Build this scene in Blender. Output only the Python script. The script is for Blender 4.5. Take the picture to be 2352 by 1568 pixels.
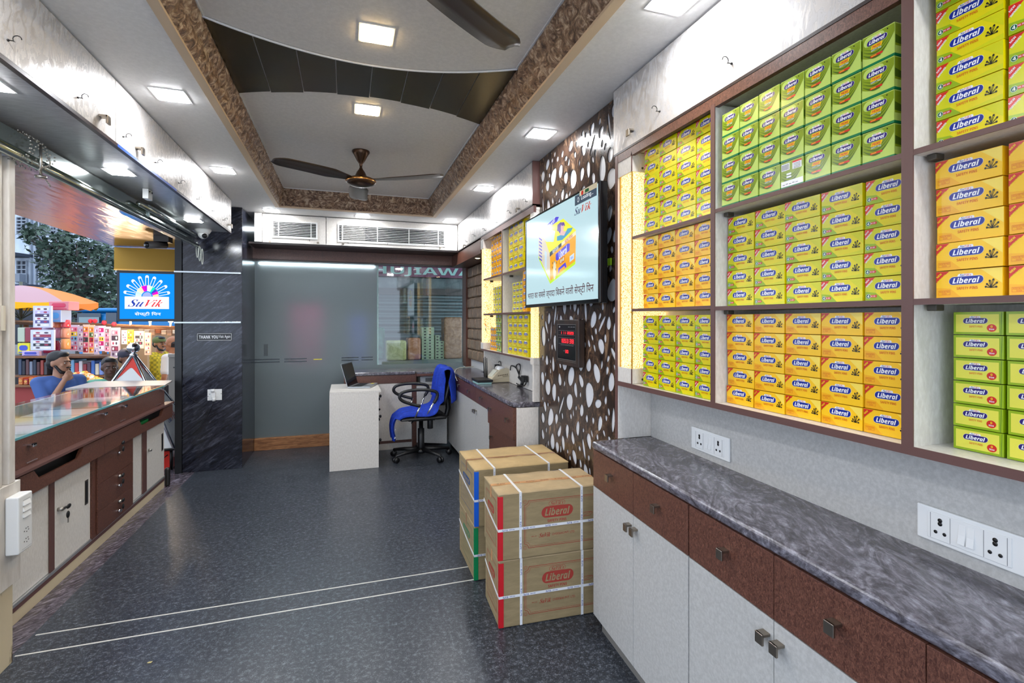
import bpy, math, random
import numpy as np
from mathutils import Vector, Matrix

SC = bpy.context.scene
for _o in list(bpy.data.objects):
    bpy.data.objects.remove(_o)
COL = SC.collection
PI = math.pi

# ------------------------------------------------------------------ camera
YAW = math.radians(18.34); EYE = 1.42; FPX = 1150.0; PCX = 1176.0; PCY = 736.0
cam_data = bpy.data.cameras.new('camera')
cam_data.sensor_width = 36.0
cam_data.lens = FPX / 2352.0 * 36.0
cam_data.shift_y = -(784.0 - PCY) / 2352.0
cam_data.clip_start = 0.05; cam_data.clip_end = 200
cam = bpy.data.objects.new('camera', cam_data); COL.objects.link(cam)
cam.location = (0, 0, EYE); cam.rotation_euler = (PI / 2, 0, -YAW)
SC.camera = cam

# ------------------------------------------------------------------ world, exposure
world = bpy.data.worlds.new('sky'); SC.world = world
world.use_nodes = True
_bg = world.node_tree.nodes['Background']
_bg.inputs[0].default_value = (0.72, 0.83, 1.0, 1)
_bg.inputs[1].default_value = 2.2
SC.view_settings.view_transform = 'Standard'
SC.view_settings.look = 'None'
SC.view_settings.gamma = 1.0
SC.view_settings.use_curve_mapping = False
SC.view_settings.exposure = 0.16
PANEL_W = 135.0      # strength of the cool ceiling panels
WARM_W = 85.0       # strength of the warm tray panels

# ------------------------------------------------------------------ measuring
_c, _s = math.cos(YAW), math.sin(YAW)
def ray(px, py):
    a = (px - PCX) / FPX; b = (PCY - py) / FPX
    return Vector((_c * a + _s, -_s * a + _c, b))
def atX(px, py, x):
    r = ray(px, py); t = x / r.x; return Vector((x, r.y * t, EYE + r.z * t))
def atY(px, py, y):
    r = ray(px, py); t = y / r.y; return Vector((r.x * t, y, EYE + r.z * t))
def atZ(px, py, z):
    r = ray(px, py); t = (z - EYE) / r.z; return Vector((r.x * t, r.y * t, z))
def atD(px, py, d):
    r = ray(px, py); return Vector((r.x * d, r.y * d, EYE + r.z * d))
def yX(px, x): return atX(px, 700, x).y

# ------------------------------------------------------------------ materials
def lin(c):
    c = c / 255.0
    return c / 12.92 if c <= 0.04045 else ((c + 0.055) / 1.055) ** 2.4
def rgb(r, g, b): return (lin(r), lin(g), lin(b), 1)
_MATS = {}
class NT:
    def __init__(s, m):
        s.t = m.node_tree; s.b = s.t.nodes['Principled BSDF']
    def n(s, k, **kw):
        x = s.t.nodes.new(k)
        for a, v in kw.items():
            if hasattr(x, a) and a not in x.inputs: setattr(x, a, v)
            else: x.inputs[a].default_value = v
        return x
    def l(s, a, b): s.t.links.new(a, b)
    def coord(s, scale=(1, 1, 1), rot=(0, 0, 0)):
        tc = s.n('ShaderNodeTexCoord'); m0 = s.n('ShaderNodeMapping'); mp = s.n('ShaderNodeMapping')
        m0.inputs['Rotation'].default_value = rot; mp.inputs['Scale'].default_value = scale
        s.l(tc.outputs['Object'], m0.inputs['Vector']); s.l(m0.outputs[0], mp.inputs['Vector']); return mp.outputs[0]
    def noise(s, vec, sc, det=4, rough=.6, dist=0):
        x = s.n('ShaderNodeTexNoise'); x.inputs['Scale'].default_value = sc
        x.inputs['Detail'].default_value = det; x.inputs['Roughness'].default_value = rough
        x.inputs['Distortion'].default_value = dist
        s.l(vec, x.inputs['Vector']); return x.outputs['Fac']
    def ramp(s, fac, stops, interp='LINEAR'):
        x = s.n('ShaderNodeValToRGB'); e = x.color_ramp.elements
        x.color_ramp.interpolation = interp
        while len(e) > 1: e.remove(e[0])
        e[0].position = stops[0][0]; e[0].color = stops[0][1]
        for p, c in stops[1:]:
            q = e.new(p); q.color = c
        s.l(fac, x.inputs[0]); return x.outputs[0]
    def bump(s, fac, strength=.3, dist=.01):
        x = s.n('ShaderNodeBump'); x.inputs['Strength'].default_value = strength
        x.inputs['Distance'].default_value = dist
        s.l(fac, x.inputs['Height']); s.l(x.outputs[0], s.b.inputs['Normal'])
def mat(name, col, rough=.5, metal=0., emit=None, es=0., spec=None, coat=0.):
    if name in _MATS: return _MATS[name]
    m = bpy.data.materials.new(name); m.use_nodes = True
    b = m.node_tree.nodes['Principled BSDF']
    b.inputs['Base Color'].default_value = col
    b.inputs['Roughness'].default_value = rough; b.inputs['Metallic'].default_value = metal
    if emit is not None:
        b.inputs['Emission Color'].default_value = emit; b.inputs['Emission Strength'].default_value = es
    if spec is not None: b.inputs['Specular IOR Level'].default_value = spec
    if coat: b.inputs['Coat Weight'].default_value = coat; b.inputs['Coat Roughness'].default_value = .05
    m.diffuse_color = col
    _MATS[name] = m; return m
def speck(name, c1, c2, scale, rough=.5, lo=.4, hi=.65, stretch=(1, 1, 1), rot=(0, 0, 0), det=5, dist=0, bump=0, metal=0, rr=None, extra=None):
    """two-colour mottled material"""
    if name in _MATS: return _MATS[name]
    m = mat(name, c1, rough, metal); t = NT(m)
    v = t.coord(stretch, rot); f = t.noise(v, scale, det, .65, dist)
    st = [(lo, c1), (hi, c2)]
    if extra: st = [(lo, c1), ((lo + hi) / 2, extra), (hi, c2)]
    t.l(t.ramp(f, st), t.b.inputs['Base Color'])
    if rr:
        t.l(t.ramp(f, [(lo, (rr[0],) * 3 + (1,)), (hi, (rr[1],) * 3 + (1,))]), t.b.inputs['Roughness'])
    if bump: t.bump(f, bump, .004)
    return m

WHITE_P = mat('white_paint', rgb(222, 222, 222), .55)
CEIL = speck('ceiling_paint', rgb(228, 226, 224), rgb(236, 234, 232), 60, .55, bump=.04)
TRAYC = speck('tray_ceiling_paint', rgb(218, 212, 206), rgb(228, 222, 216), 60, .5, bump=.04)
LAM = speck('cream_laminate', rgb(214, 208, 200), rgb(228, 223, 216), 130, .38, stretch=(1, 1, .35), bump=.05)
LAMD = speck('grey_cream_laminate', rgb(176, 174, 170), rgb(192, 190, 186), 90, .45, bump=.05)
BRN = speck('brown_fibre_laminate', rgb(72, 40, 31), rgb(120, 78, 62), 170, .38, lo=.38, hi=.68, stretch=(1, 1, .6), dist=1.2, bump=.05)
BRNE = mat('brown_edge_band', rgb(98, 66, 60), .4)
DKE = mat('dark_edge_band', rgb(48, 34, 34), .35)
BLK = mat('black_plastic', rgb(20, 20, 22), .4)
BLKG = mat('black_gloss', rgb(12, 13, 16), .12)
CHROME = mat('chrome', rgb(220, 222, 226), .12, 1)
STEEL = mat('brushed_steel', rgb(176, 172, 165), .3, 1)
NICK = mat('satin_nickel', rgb(150, 140, 128), .28, 1)
DKM = mat('dark_metal', rgb(60, 58, 56), .35, .8)
WPL = mat('white_plastic', rgb(230, 230, 228), .3)
GREYL = mat('switch_grey', rgb(120, 120, 122), .4)
HOLE = mat('socket_hole', rgb(16, 14, 14), .5)
COPPER = mat('bronze_brown_metal', rgb(78, 56, 40), .25, .7)

def m_pearl():
    m = mat('pearl_swirl_laminate', rgb(205, 200, 196), .3, .2); t = NT(m)
    v = t.coord((1, 1, .45)); f = t.noise(v, 26, 3, .5, 2.5)
    t.l(t.ramp(f, [(.46, rgb(196, 190, 185)), (.56, rgb(226, 222, 220))]), t.b.inputs['Base Color'])
    t.l(t.ramp(f, [(.46, (.36,) * 3 + (1,)), (.54, (.18,) * 3 + (1,))]), t.b.inputs['Roughness'])
    t.bump(f, .12, .003)
    return m
PEARL = m_pearl()
def m_floor():
    m = mat('dark_speckled_granite', rgb(50, 52, 58), .3); t = NT(m)
    v = t.coord(); vo = t.n('ShaderNodeTexVoronoi'); vo.inputs['Scale'].default_value = 120
    t.l(v, vo.inputs['Vector'])
    f2 = t.noise(v, 44, 7, .8)
    c1 = t.ramp(f2, [(.36, rgb(26, 29, 34)), (.52, rgb(56, 62, 71)), (.66, rgb(134, 140, 150))])
    c2 = t.ramp(vo.outputs['Distance'], [(.1, rgb(140, 148, 160)), (.28, rgb(42, 46, 54))])
    mx = t.n('ShaderNodeMix', data_type='RGBA'); mx.inputs[0].default_value = .4
    t.l(c1, mx.inputs[6]); t.l(c2, mx.inputs[7])
    t.l(mx.outputs[2], t.b.inputs['Base Color'])
    g = t.noise(v, 5, 4, .6)
    t.l(t.ramp(g, [(.3, (.28,) * 3 + (1,)), (.7, (.38,) * 3 + (1,))]), t.b.inputs['Roughness'])
    return m
FLOORM = m_floor()
def m_vein(name, base, mid, vein, sc, stretch, rot, rough, dist=2.5, lo=.44, hi=.66):
    m = mat(name, base, rough); t = NT(m)
    v = t.coord(stretch, rot); f = t.noise(v, sc, 8, .68, dist)
    g = t.noise(v, sc * 5, 4, .7, .5)
    c = t.ramp(f, [(lo - .1, base), (lo + .06, mid), (hi, vein)])
    c2 = t.ramp(g, [(.4, (.45, .45, .45, 1)), (.6, (1, 1, 1, 1))])
    mx = t.n('ShaderNodeMix', data_type='RGBA', blend_type='MULTIPLY'); mx.inputs[0].default_value = .8
    t.l(c, mx.inputs[6]); t.l(c2, mx.inputs[7]); t.l(mx.outputs[2], t.b.inputs['Base Color'])
    return m
GRAN = m_vein('swirled_grey_granite', rgb(62, 56, 60), rgb(100, 96, 104), rgb(154, 152, 164), 14, (1, .4, 1), (0, 0, .5), .2, 3.5, .42, .7)
GRANP = m_vein('dark_veined_granite', rgb(24, 25, 34), rgb(44, 46, 58), rgb(98, 102, 118), 7, (.8, .8, 4.2), (0, .6, 0), .16, .8, .47, .72)
GRANB = m_vein('violet_grey_granite', rgb(58, 52, 58), rgb(96, 88, 98), rgb(150, 142, 154), 9, (2.6, .8, 1), (0, 0, .6), .25)
def m_carve():
    m = mat('carved_marble_brown', rgb(90, 66, 52), .3); t = NT(m)
    v = t.coord(); f = t.noise(v, 13, 6, .7, 3)
    t.l(t.ramp(f, [(.36, rgb(66, 46, 36)), (.5, rgb(140, 108, 84)), (.62, rgb(206, 184, 158))]), t.b.inputs['Base Color'])
    t.bump(f, .5, .02)
    return m
CARVE = m_carve()
CREAMT = mat('cream_trim_paint', rgb(216, 190, 158), .45)
def m_tvwall():
    m = mat('dark_root_pattern_board', rgb(50, 36, 28), .18); t = NT(m)
    v = t.coord((1, 1, .6)); f = t.noise(v, 9, 8, .72, 2.2)
    t.l(t.ramp(f, [(.38, rgb(24, 17, 15)), (.5, rgb(64, 46, 36)), (.58, rgb(84, 64, 50)), (.68, rgb(150, 120, 92))]), t.b.inputs['Base Color'])
    return m
TVW = m_tvwall()
def m_strip():
    m = mat('lit_flecked_acrylic', rgb(250, 220, 150), .2); t = NT(m)
    v = t.coord(); f = t.noise(v, 210, 2, .5)
    c = t.ramp(f, [(.40, (1.0, .80, .38, 1)), (.5, (1, .88, .52, 1)), (.56, (.50, .26, .04, 1))])
    t.l(c, t.b.inputs['Base Color']); t.l(c, t.b.inputs['Emission Color'])
    t.b.inputs['Emission Strength'].default_value = 1.0
    return m
STRIP = m_strip()
def m_tray_strip():
    m = mat('dark_olive_gloss_laminate', rgb(34, 30, 20), .26); t = NT(m)
    v = t.coord(); f = t.noise(v, 3, 4, .6)
    t.l(t.ramp(f, [(.35, rgb(40, 34, 24)), (.7, rgb(70, 58, 28))]), t.b.inputs['Base Color'])
    return m
TSTRIP = m_tray_strip()
def emis(name, col, s, base=None):
    return mat(name, base or (col[0] * .1, col[1] * .1, col[2] * .1, 1), .4, 0, col, s, spec=.1)
def glass(name, rough=0., col=(1, 1, 1, 1), alpha=None):
    if name in _MATS: return _MATS[name]
    m = mat(name, col, rough); b = m.node_tree.nodes['Principled BSDF']
    b.inputs['Transmission Weight'].default_value = 1.; b.inputs['IOR'].default_value = 1.45
    return m
def thin_glass(name, tint, gloss=.12, rough=0.03, ior=1.5):
    """pane: mostly see-through, partly mirroring"""
    m = bpy.data.materials.new(name); m.use_nodes = True; nt = m.node_tree; nt.nodes.clear()
    o = nt.nodes.new('ShaderNodeOutputMaterial'); tr = nt.nodes.new('ShaderNodeBsdfTransparent'); g = nt.nodes.new('ShaderNodeBsdfGlossy')
    mx = nt.nodes.new('ShaderNodeMixShader'); fr = nt.nodes.new('ShaderNodeFresnel'); ad = nt.nodes.new('ShaderNodeMath')
    fr.inputs[0].default_value = ior; ad.operation = 'ADD'; ad.inputs[1].default_value = gloss
    tr.inputs[0].default_value = tint; g.inputs['Roughness'].default_value = rough
    nt.links.new(fr.outputs[0], ad.inputs[0]); nt.links.new(ad.outputs[0], mx.inputs[0])
    nt.links.new(tr.outputs[0], mx.inputs[1]); nt.links.new(g.outputs[0], mx.inputs[2]); nt.links.new(mx.outputs[0], o.inputs[0])
    return m

# ------------------------------------------------------------------ mesh building
WM = {}
def world_of(o): return WM.get(o.name, Matrix.Identity(4))
def attach(o, parent):
    if parent is not None:
        o.parent = parent; o.matrix_parent_inverse = world_of(parent).inverted()
_TXT = {}
def text_data(s, off=0., shear=0.):
    k = (s, off, shear)
    if k in _TXT: return _TXT[k]
    c = bpy.data.curves.new('t', 'FONT'); c.body = s; c.size = 1; c.offset = off; c.shear = shear; c.resolution_u = 3
    c.fill_mode = 'FRONT'
    o = bpy.data.objects.new('t', c); COL.objects.link(o)
    dg = bpy.context.evaluated_depsgraph_get(); dg.update()
    me = bpy.data.meshes.new_from_object(o.evaluated_get(dg))
    v = [(p.co.x, p.co.y) for p in me.vertices]; f = [tuple(p.vertices) for p in me.polygons]
    bpy.data.objects.remove(o); bpy.data.curves.remove(c); bpy.data.meshes.remove(me)
    if not v: v = [(0, 0), (1, 0), (1, 1)]; f = []
    x0 = min(p[0] for p in v); x1 = max(p[0] for p in v); y0 = min(p[1] for p in v); y1 = max(p[1] for p in v)
    v = [((p[0] - x0) / max(x1 - x0, 1e-6), (p[1] - y0) / max(y1 - y0, 1e-6)) for p in v]
    _TXT[k] = (v, f, x1 - x0, y1 - y0); return _TXT[k]
def ital(s):   # serif bold italic letters
    r = ''
    for ch in s:
        if 'A' <= ch <= 'Z': r += chr(0x1D468 + ord(ch) - 65)
        elif 'a' <= ch <= 'z': r += chr(0x1D482 + ord(ch) - 97)
        else: r += ch
    return r
def bold(s, it=False):
    r = ''; a = 0x1D63C if it else 0x1D5D4
    for ch in s:
        if 'A' <= ch <= 'Z': r += chr(a + ord(ch) - 65)
        elif 'a' <= ch <= 'z': r += chr(a + 26 + ord(ch) - 97)
        elif '0' <= ch <= '9': r += chr(0x1D7EC + ord(ch) - 48)
        else: r += ch
    return r

def sm(P, k=5):
    P = [Vector(p) for p in P]; n = len(P) - 1; out = []
    for i in range(n):
        p0, p1, p2, p3 = P[max(i - 1, 0)], P[i], P[i + 1], P[min(i + 2, n)]
        for j in range(k):
            f = j / k; out.append(.5 * ((2 * p1) + (-p0 + p2) * f + (2 * p0 - 5 * p1 + 4 * p2 - p3) * f * f + (-p0 + 3 * p1 - 3 * p2 + p3) * f ** 3))
    return out + [P[-1]]
class MB:
    def __init__(s): s.v = []; s.f = []; s.mi = []; s.sm = []; s.mats = []; s.M = None
    def _m(s, m):
        if m not in s.mats: s.mats.append(m)
        return s.mats.index(m)
    def add(s, vs, fs, m, smooth=False):
        b = len(s.v)
        if s.M is not None: vs = [tuple(s.M @ Vector(p)) for p in vs]
        s.v += [tuple(p) for p in vs]; k = s._m(m)
        for f in fs: s.f.append(tuple(b + i for i in f)); s.mi.append(k); s.sm.append(smooth)
        return s
    def box(s, a, b, m):
        x0, y0, z0 = [min(a[i], b[i]) for i in range(3)]; x1, y1, z1 = [max(a[i], b[i]) for i in range(3)]
        v = [(x0, y0, z0), (x1, y0, z0), (x1, y1, z0), (x0, y1, z0), (x0, y0, z1), (x1, y0, z1), (x1, y1, z1), (x0, y1, z1)]
        return s.add(v, [(0, 3, 2, 1), (4, 5, 6, 7), (0, 1, 5, 4), (1, 2, 6, 5), (2, 3, 7, 6), (3, 0, 4, 7)], m)
    def poly(s, pts, m): return s.add(pts, [tuple(range(len(pts)))], m)
    def prism(s, pts, off, m):
        """closed outline pts (3D) pushed along off"""
        n = len(pts); o = Vector(off); a = [Vector(p) for p in pts]; b = [p + o for p in a]
        fs = [tuple(reversed(range(n))), tuple(range(n, 2 * n))] + [(i, (i + 1) % n, n + (i + 1) % n, n + i) for i in range(n)]
        nrm = Vector((0, 0, 0))
        for i in range(n): nrm += a[i].cross(a[(i + 1) % n])
        if nrm.dot(o) < 0: fs = [tuple(reversed(f)) for f in fs]
        return s.add(a + b, fs, m)
    def tube(s, path, r, m, n=8, closed=False, cap=True):
        P = [Vector(p) for p in path]; R = r if isinstance(r, (list, tuple)) else [r] * len(P)
        vs = []; up = Vector((0, 0, 1)); L = len(P); pn = None
        for i, p in enumerate(P):
            d = (P[(i + 1) % L] - P[i - 1]) if closed else (P[min(i + 1, L - 1)] - P[max(i - 1, 0)])
            if d.length < 1e-9: d = Vector((0, 0, 1))
            d.normalize()
            if pn is None:
                q = up if abs(d.dot(up)) < .95 else Vector((1, 0, 0))
                a = d.cross(q).normalized()
            else: a = (pn - d * pn.dot(d)).normalized()
            pn = a; b = d.cross(a)
            for k in range(n):
                t = 2 * PI * k / n; vs.append(p + (a * math.cos(t) + b * math.sin(t)) * R[i])
        fs = []
        for i in range(L if closed else L - 1):
            j = (i + 1) % L
            for k in range(n):
                l = (k + 1) % n; fs.append((i * n + k, i * n + l, j * n + l, j * n + k))
        if cap and not closed: fs += [tuple(reversed(range(n))), tuple(range((L - 1) * n, L * n))]
        return s.add(vs, fs, m, True)
    def lathe(s, prof, c, m, n=24, smooth=True, cap=True):
        vs = []; c = Vector(c)
        for r, z in prof:
            for k in range(n):
                t = 2 * PI * k / n; vs.append(c + Vector((r * math.cos(t), r * math.sin(t), z)))
        fs = []; L = len(prof)
        for i in range(L - 1):
            for k in range(n):
                l = (k + 1) % n; fs.append((i * n + k, i * n + l, (i + 1) * n + l, (i + 1) * n + k))
        if cap: fs += [tuple(reversed(range(n))), tuple(range((L - 1) * n, L * n))]
        return s.add(vs, fs, m, smooth)
    def ell(s, c, r, m, n=12, k=8, R=None):
        c = Vector(c); vs = []; fs = []
        if not isinstance(r, (tuple, list)): r = (r, r, r)
        for i in range(k + 1):
            a = PI * i / k
            for j in range(n):
                b = 2 * PI * j / n; q = Vector((r[0] * math.sin(a) * math.cos(b), r[1] * math.sin(a) * math.sin(b), r[2] * math.cos(a)))
                if R is not None: q = R @ q
                vs.append(c + q)
        for i in range(k):
            for j in range(n):
                l = (j + 1) % n; fs.append((i * n + j, (i + 1) * n + j, (i + 1) * n + l, i * n + l))
        return s.add(vs, fs, m, True)
    def cap(s, p0, r0, p1, r1, m, n=12):
        p0 = Vector(p0); p1 = Vector(p1); d = p1 - p0
        L = max(d.length, 1e-6); d.normalize(); path = []; R = []
        for a in (80, 60, 40, 20): t = math.radians(a); path.append(p0 - d * r0 * math.sin(t)); R.append(r0 * math.cos(t))
        path.append(p0); R.append(r0); path.append(p1); R.append(r1)
        for a in (20, 40, 60, 80): t = math.radians(a); path.append(p1 + d * r1 * math.sin(t)); R.append(r1 * math.cos(t))
        return s.tube(path, R, m, n)
    # ---- flat print: local plane given by origin o, unit u (right), unit w (up), normal nn (towards the viewer)
    def plane(s, o, u, w, nn): s.P = (Vector(o), Vector(u), Vector(w), Vector(nn)); return s
    def pt(s, x, y, e): o, u, w, nn = s.P; return o + u * x + w * y + nn * e
    def ppoly(s, pts, m, e=.0003): return s.poly([s.pt(x, y, e) for x, y in pts], m)
    def prect(s, x0, y0, x1, y1, m, e=.0003): return s.ppoly([(x0, y0), (x1, y0), (x1, y1), (x0, y1)], m, e)
    def pell(s, cx, cy, rx, ry, m, e=.0003, n=24, rot=0):
        c, q = math.cos(rot), math.sin(rot)
        return s.ppoly([(cx + rx * math.cos(t) * c - ry * math.sin(t) * q, cy + rx * math.cos(t) * q + ry * math.sin(t) * c) for t in [2 * PI * k / n for k in range(n)]], m, e)
    def ppill(s, cx, cy, w, h, m, e=.0003, shear=0., n=8, rad=None):
        r = rad if rad is not None else h / 2; P = []
        for sx, sy, a0 in ((1, 1, 0), (-1, 1, 90), (-1, -1, 180), (1, -1, 270)):
            for k in range(n + 1):
                t = math.radians(a0 + 90 * k / n); P.append((sx * (w / 2 - r) + r * math.cos(t), sy * (h / 2 - r) + r * math.sin(t)))
        return s.ppoly([(cx + x + shear * y, cy + y) for x, y in P], m, e)
    def pline(s, pts, wd, m, e=.0005):
        for (x0, y0), (x1, y1) in zip(pts, pts[1:]):
            dx, dy = x1 - x0, y1 - y0; L = math.hypot(dx, dy) or 1; nx, ny = -dy / L * wd / 2, dx / L * wd / 2
            s.ppoly([(x0 + nx, y0 + ny), (x0 - nx, y0 - ny), (x1 - nx, y1 - ny), (x1 + nx, y1 + ny)], m, e)
        return s
    def ptext(s, t, cx, cy, w, h, m, e=.0006, off=0., shear=0., rot=0.):
        v, f, tw, th = text_data(t, off, shear)
        if h is None: h = w * th / tw
        if w is None: w = h * tw / th
        c, q = math.cos(rot), math.sin(rot)
        P = []
        for x, y in v:
            x = (x - .5) * w; y = (y - .5) * h
            P.append(s.pt(cx + x * c - y * q, cy + x * q + y * c, e))
        o, u, wv, nn = s.P
        if u.cross(wv).dot(nn) < 0: f = [tuple(reversed(k)) for k in f]
        return s.add(P, f, m)
    def mesh(s, name):
        me = bpy.data.meshes.new(name); me.from_pydata(s.v, [], s.f)
        for m in s.mats: me.materials.append(m)
        me.polygons.foreach_set('material_index', s.mi); me.polygons.foreach_set('use_smooth', s.sm)
        me.update(); return me
    def obj(s, name, parent=None, bev=0., seg=2, label=None, mod=None):
        o = bpy.data.objects.new(name, s.mesh(name)); COL.objects.link(o); attach(o, parent)
        if bev:
            b = o.modifiers.new('b', 'BEVEL'); b.width = bev; b.segments = seg; b.limit_method = 'ANGLE'; b.angle_limit = .6
        if label: o['label'] = label
        return o
def tag(o, label=None, cat=None, group=None, kind=None):
    if label: o['label'] = label
    if cat: o['category'] = cat
    if group: o['group'] = group
    if kind: o['kind'] = kind
    return o
def thing(name, loc, label, cat, group=None, rz=0.):
    o = bpy.data.objects.new(name, None); COL.objects.link(o); o.location = loc; o.rotation_euler = (0, 0, rz)
    o.empty_display_size = .05
    WM[o.name] = Matrix.Translation(loc) @ Matrix.Rotation(rz, 4, 'Z')
    return tag(o, label, cat, group)
def struct(name, mb, bev=0.):
    o = mb.obj(name, None, bev); o['kind'] = 'structure'; return o
_KIDS = {}
def dup(o, parent=None):
    c = o.copy(); COL.objects.link(c)
    if parent is not None:
        c.parent = parent; c.matrix_parent_inverse = o.matrix_parent_inverse.copy()
    for ch in list(o.children): dup(ch, c)
    return c
def B(*a):
    return MB().box(*a)
X3, Y3, Z3 = Vector((1, 0, 0)), Vector((0, 1, 0)), Vector((0, 0, 1))
ORD = ['first', 'second', 'third', 'fourth', 'fifth', 'sixth', 'seventh', 'eighth', 'ninth', 'tenth', 'eleventh', 'twelfth']
random.seed(7)
# ================================================================== THE ROOM
CZ, TZ = 2.51, 2.66
XL, XR, YE, YN = -.635, .89, 5.24, .25          # tray, outer edge
IL, IR, IE, IN_ = -.555, .80, 5.10, .38         # tray, upper edge
PY0, PX0, PX1 = 5.40, -.95, -1.45               # pillar
GY = 6.10                                       # glass partition
LOFTX, LOFTZ = -.985, 2.215
TVX = 1.25

b = MB(); b.box((-1.345, -1.2, -.12), (1.45, 6.3, 0), FLOORM); struct('floor', b)
b = MB(); b.box((-2.15, -1.2, -.12), (-1.345, 6.3, .0), GRANB); struct('floor_border', b)['label'] = 'violet grey granite border'
b = MB()
for y in (2.822, 2.672): b.box((-1.33, y - .004, 0), (1.05, y + .004, .0015), mat('pale_inlay', rgb(206, 204, 196), .4))
struct('trim_1', b)
b = MB()
b.box((-1.4, -.8, CZ), (XL, 6.3, CZ + .04), CEIL); b.box((XR, -.8, CZ), (1.45, 6.3, CZ + .04), CEIL)
b.box((XL, YE, CZ), (XR, 6.3, CZ + .04), CEIL); b.box((XL, -.8, CZ), (XR, YN, CZ + .04), CEIL)
b.box((XL - .05, YN - .05, TZ), (XR + .05, YE + .05, TZ + .03), TRAYC)
struct('ceiling', b)
# cream lip round the tray
b = MB(); w = .034; z0 = CZ - .012
b.box((XL - .004, YN, z0), (XL + w, YE, CZ + .012), CREAMT); b.box((XR - w, YN, z0), (XR + .004, YE, CZ + .012), CREAMT)
b.box((XL + w, YE - w, z0), (XR - w, YE, CZ + .012), CREAMT)
struct('trim_2', b)
# carved crown moulding: leafy relief modelled into the strip
def moulding(b, p0, p1, q0, q1, wd=(0, 0, 0)):
    """p0->p1 lower edge, q0->q1 upper edge"""
    p0, p1, q0, q1 = map(Vector, (p0, p1, q0, q1)); L = (p1 - p0).length; n = int(L / .009); K = 14
    nrm = (p1 - p0).cross(q0 - p0).normalized()
    mid = Vector(((IL + IR) / 2, 3, 2.4))
    if nrm.dot(mid - p0) < 0: nrm = -nrm
    vs = []; rnd = random.Random(int(L * 1000)); ph = [rnd.uniform(0, 6) for _ in range(8)]
    for i in range(n + 1):
        u = i / n; s = u * L; a = p0.lerp(p1, u); c = q0.lerp(q1, u)
        for k in range(K + 1):
            v = k / K
            lf = abs(math.sin(s * 38 + (1.6 if v > .5 else 0) + abs(v - .5) * 5.5)) ** .7
            rib = abs(math.sin(v * 2 * PI)) * .8 + .2
            wob = .35 * math.sin(s * 91 + ph[0] + v * 9) + .3 * math.sin(s * 57 + ph[1] - v * 14)
            h = .016 * lf * rib + .005 * wob
            if k in (0, K): h = 0
            vs.append(a.lerp(c, v) + nrm * max(h, -.004))
    fs = [(i * (K + 1) + k, (i + 1) * (K + 1) + k, (i + 1) * (K + 1) + k + 1, i * (K + 1) + k + 1) for i in range(n) for k in range(K)]
    b.add(vs, fs, CARVE, True)
b = MB(); a = .034
moulding(b, (XL + a, YN, CZ), (XL + a, YE - a, CZ), (IL, YN, TZ), (IL, IE, TZ))
moulding(b, (XR - a, YN, CZ), (XR - a, YE - a, CZ), (IR, YN, TZ), (IR, IE, TZ))
moulding(b, (XL + a, YE - a, CZ), (XR - a, YE - a, CZ), (IL, IE, TZ), (IR, IE, TZ))
struct('trim_3', b)
b = MB()   # thin white line where moulding meets the tray
b.box((IL, YN, TZ - .006), (IL + .008, IE, TZ), WHITE_P); b.box((IR - .008, YN, TZ - .006), (IR, IE, TZ), WHITE_P); b.box((IL, IE - .008, TZ - .006), (IR, IE, TZ), WHITE_P)
struct('trim_4', b)

# dark curved band across the tray
def arcn(x): u = (x - .125) / .675; return 2.515 - .19 * u * u
def arcf(x): u = (x - .125) / .675; return 2.865 + .175 * u * u
t = thing('ceiling_band', (.125, 2.69, TZ - .008), 'dark glossy hourglass band of laminate panels across the raised ceiling tray', 'ceiling panel')
xs = [IL + (IR - IL) * k / 8 for k in range(9)]
for k in range(8):
    g = .0025; x0, x1 = xs[k] + g, xs[k + 1] - g; P = []
    for i in range(7): x = x0 + (x1 - x0) * i / 6; P.append((x, arcn(x), TZ - .008))
    for i in range(7): x = x1 + (x0 - x1) * i / 6; P.append((x, arcf(x) + (.012 if k % 2 else 0), TZ - .008))
    bb = MB(); bb.prism(P, (0, 0, .009), TSTRIP); bb.obj('panel', t)
e = MB(); P = [(IL + (IR - IL) * i / 30, arcn(IL + (IR - IL) * i / 30), TZ - .006) for i in range(31)]
e.tube(P, .005, WHITE_P, 6); e.obj('edge_bead', t)

# walls
b = MB(); b.box((1.45, -.8, 0), (1.55, 6.3, CZ), WHITE_P); struct('wall_right', b)
b = MB()
b.box((PX1, PY0, 0), (PX0, GY + .12, CZ), GRANP)
struct('wall_left', b, .003)
b = MB(); b.box((PX1 - .055, PY0 - .02, 0), (PX1, PY0 + .06, 2.2), BLK); struct('trim_5', b)

# glass partition
FROST = mat('frosted_film', rgb(196, 208, 210), .40); FROST.node_tree.nodes['Principled BSDF'].inputs['Transmission Weight'].default_value = .84
CLEARG = thin_glass('clear_pane', (.80, .92, .90, 1), .10)
gx0, gxm, gx1, gz0, gz1 = -.95, .335, 1.385, .13, 2.085
b = MB(); b.box((gx0, GY - .004, gz0), (gxm + .02, GY + .004, gz1), FROST); b.box((gxm + .02, GY - .004, gz0), (gx1, GY + .004, .90), FROST)
b.plane((0, GY - .0045, 0), X3, Z3, -Y3)
dk = mat('clear_slot', rgb(40, 46, 50), .2)
for x0, x1 in ((-.95, -.70), (-.655, -.42), (-.05, .14), (.17, .30)):
    for z in (.955, .985): b.prect(x0, z, x1, z + .012, dk, .0005)
b.prect(-.35, .975, -.26, .985, mat('yellow_sticker', rgb(226, 214, 60), .5), .0005)
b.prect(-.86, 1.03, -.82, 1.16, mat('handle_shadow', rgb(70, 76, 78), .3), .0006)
struct('window_1', b)
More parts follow.
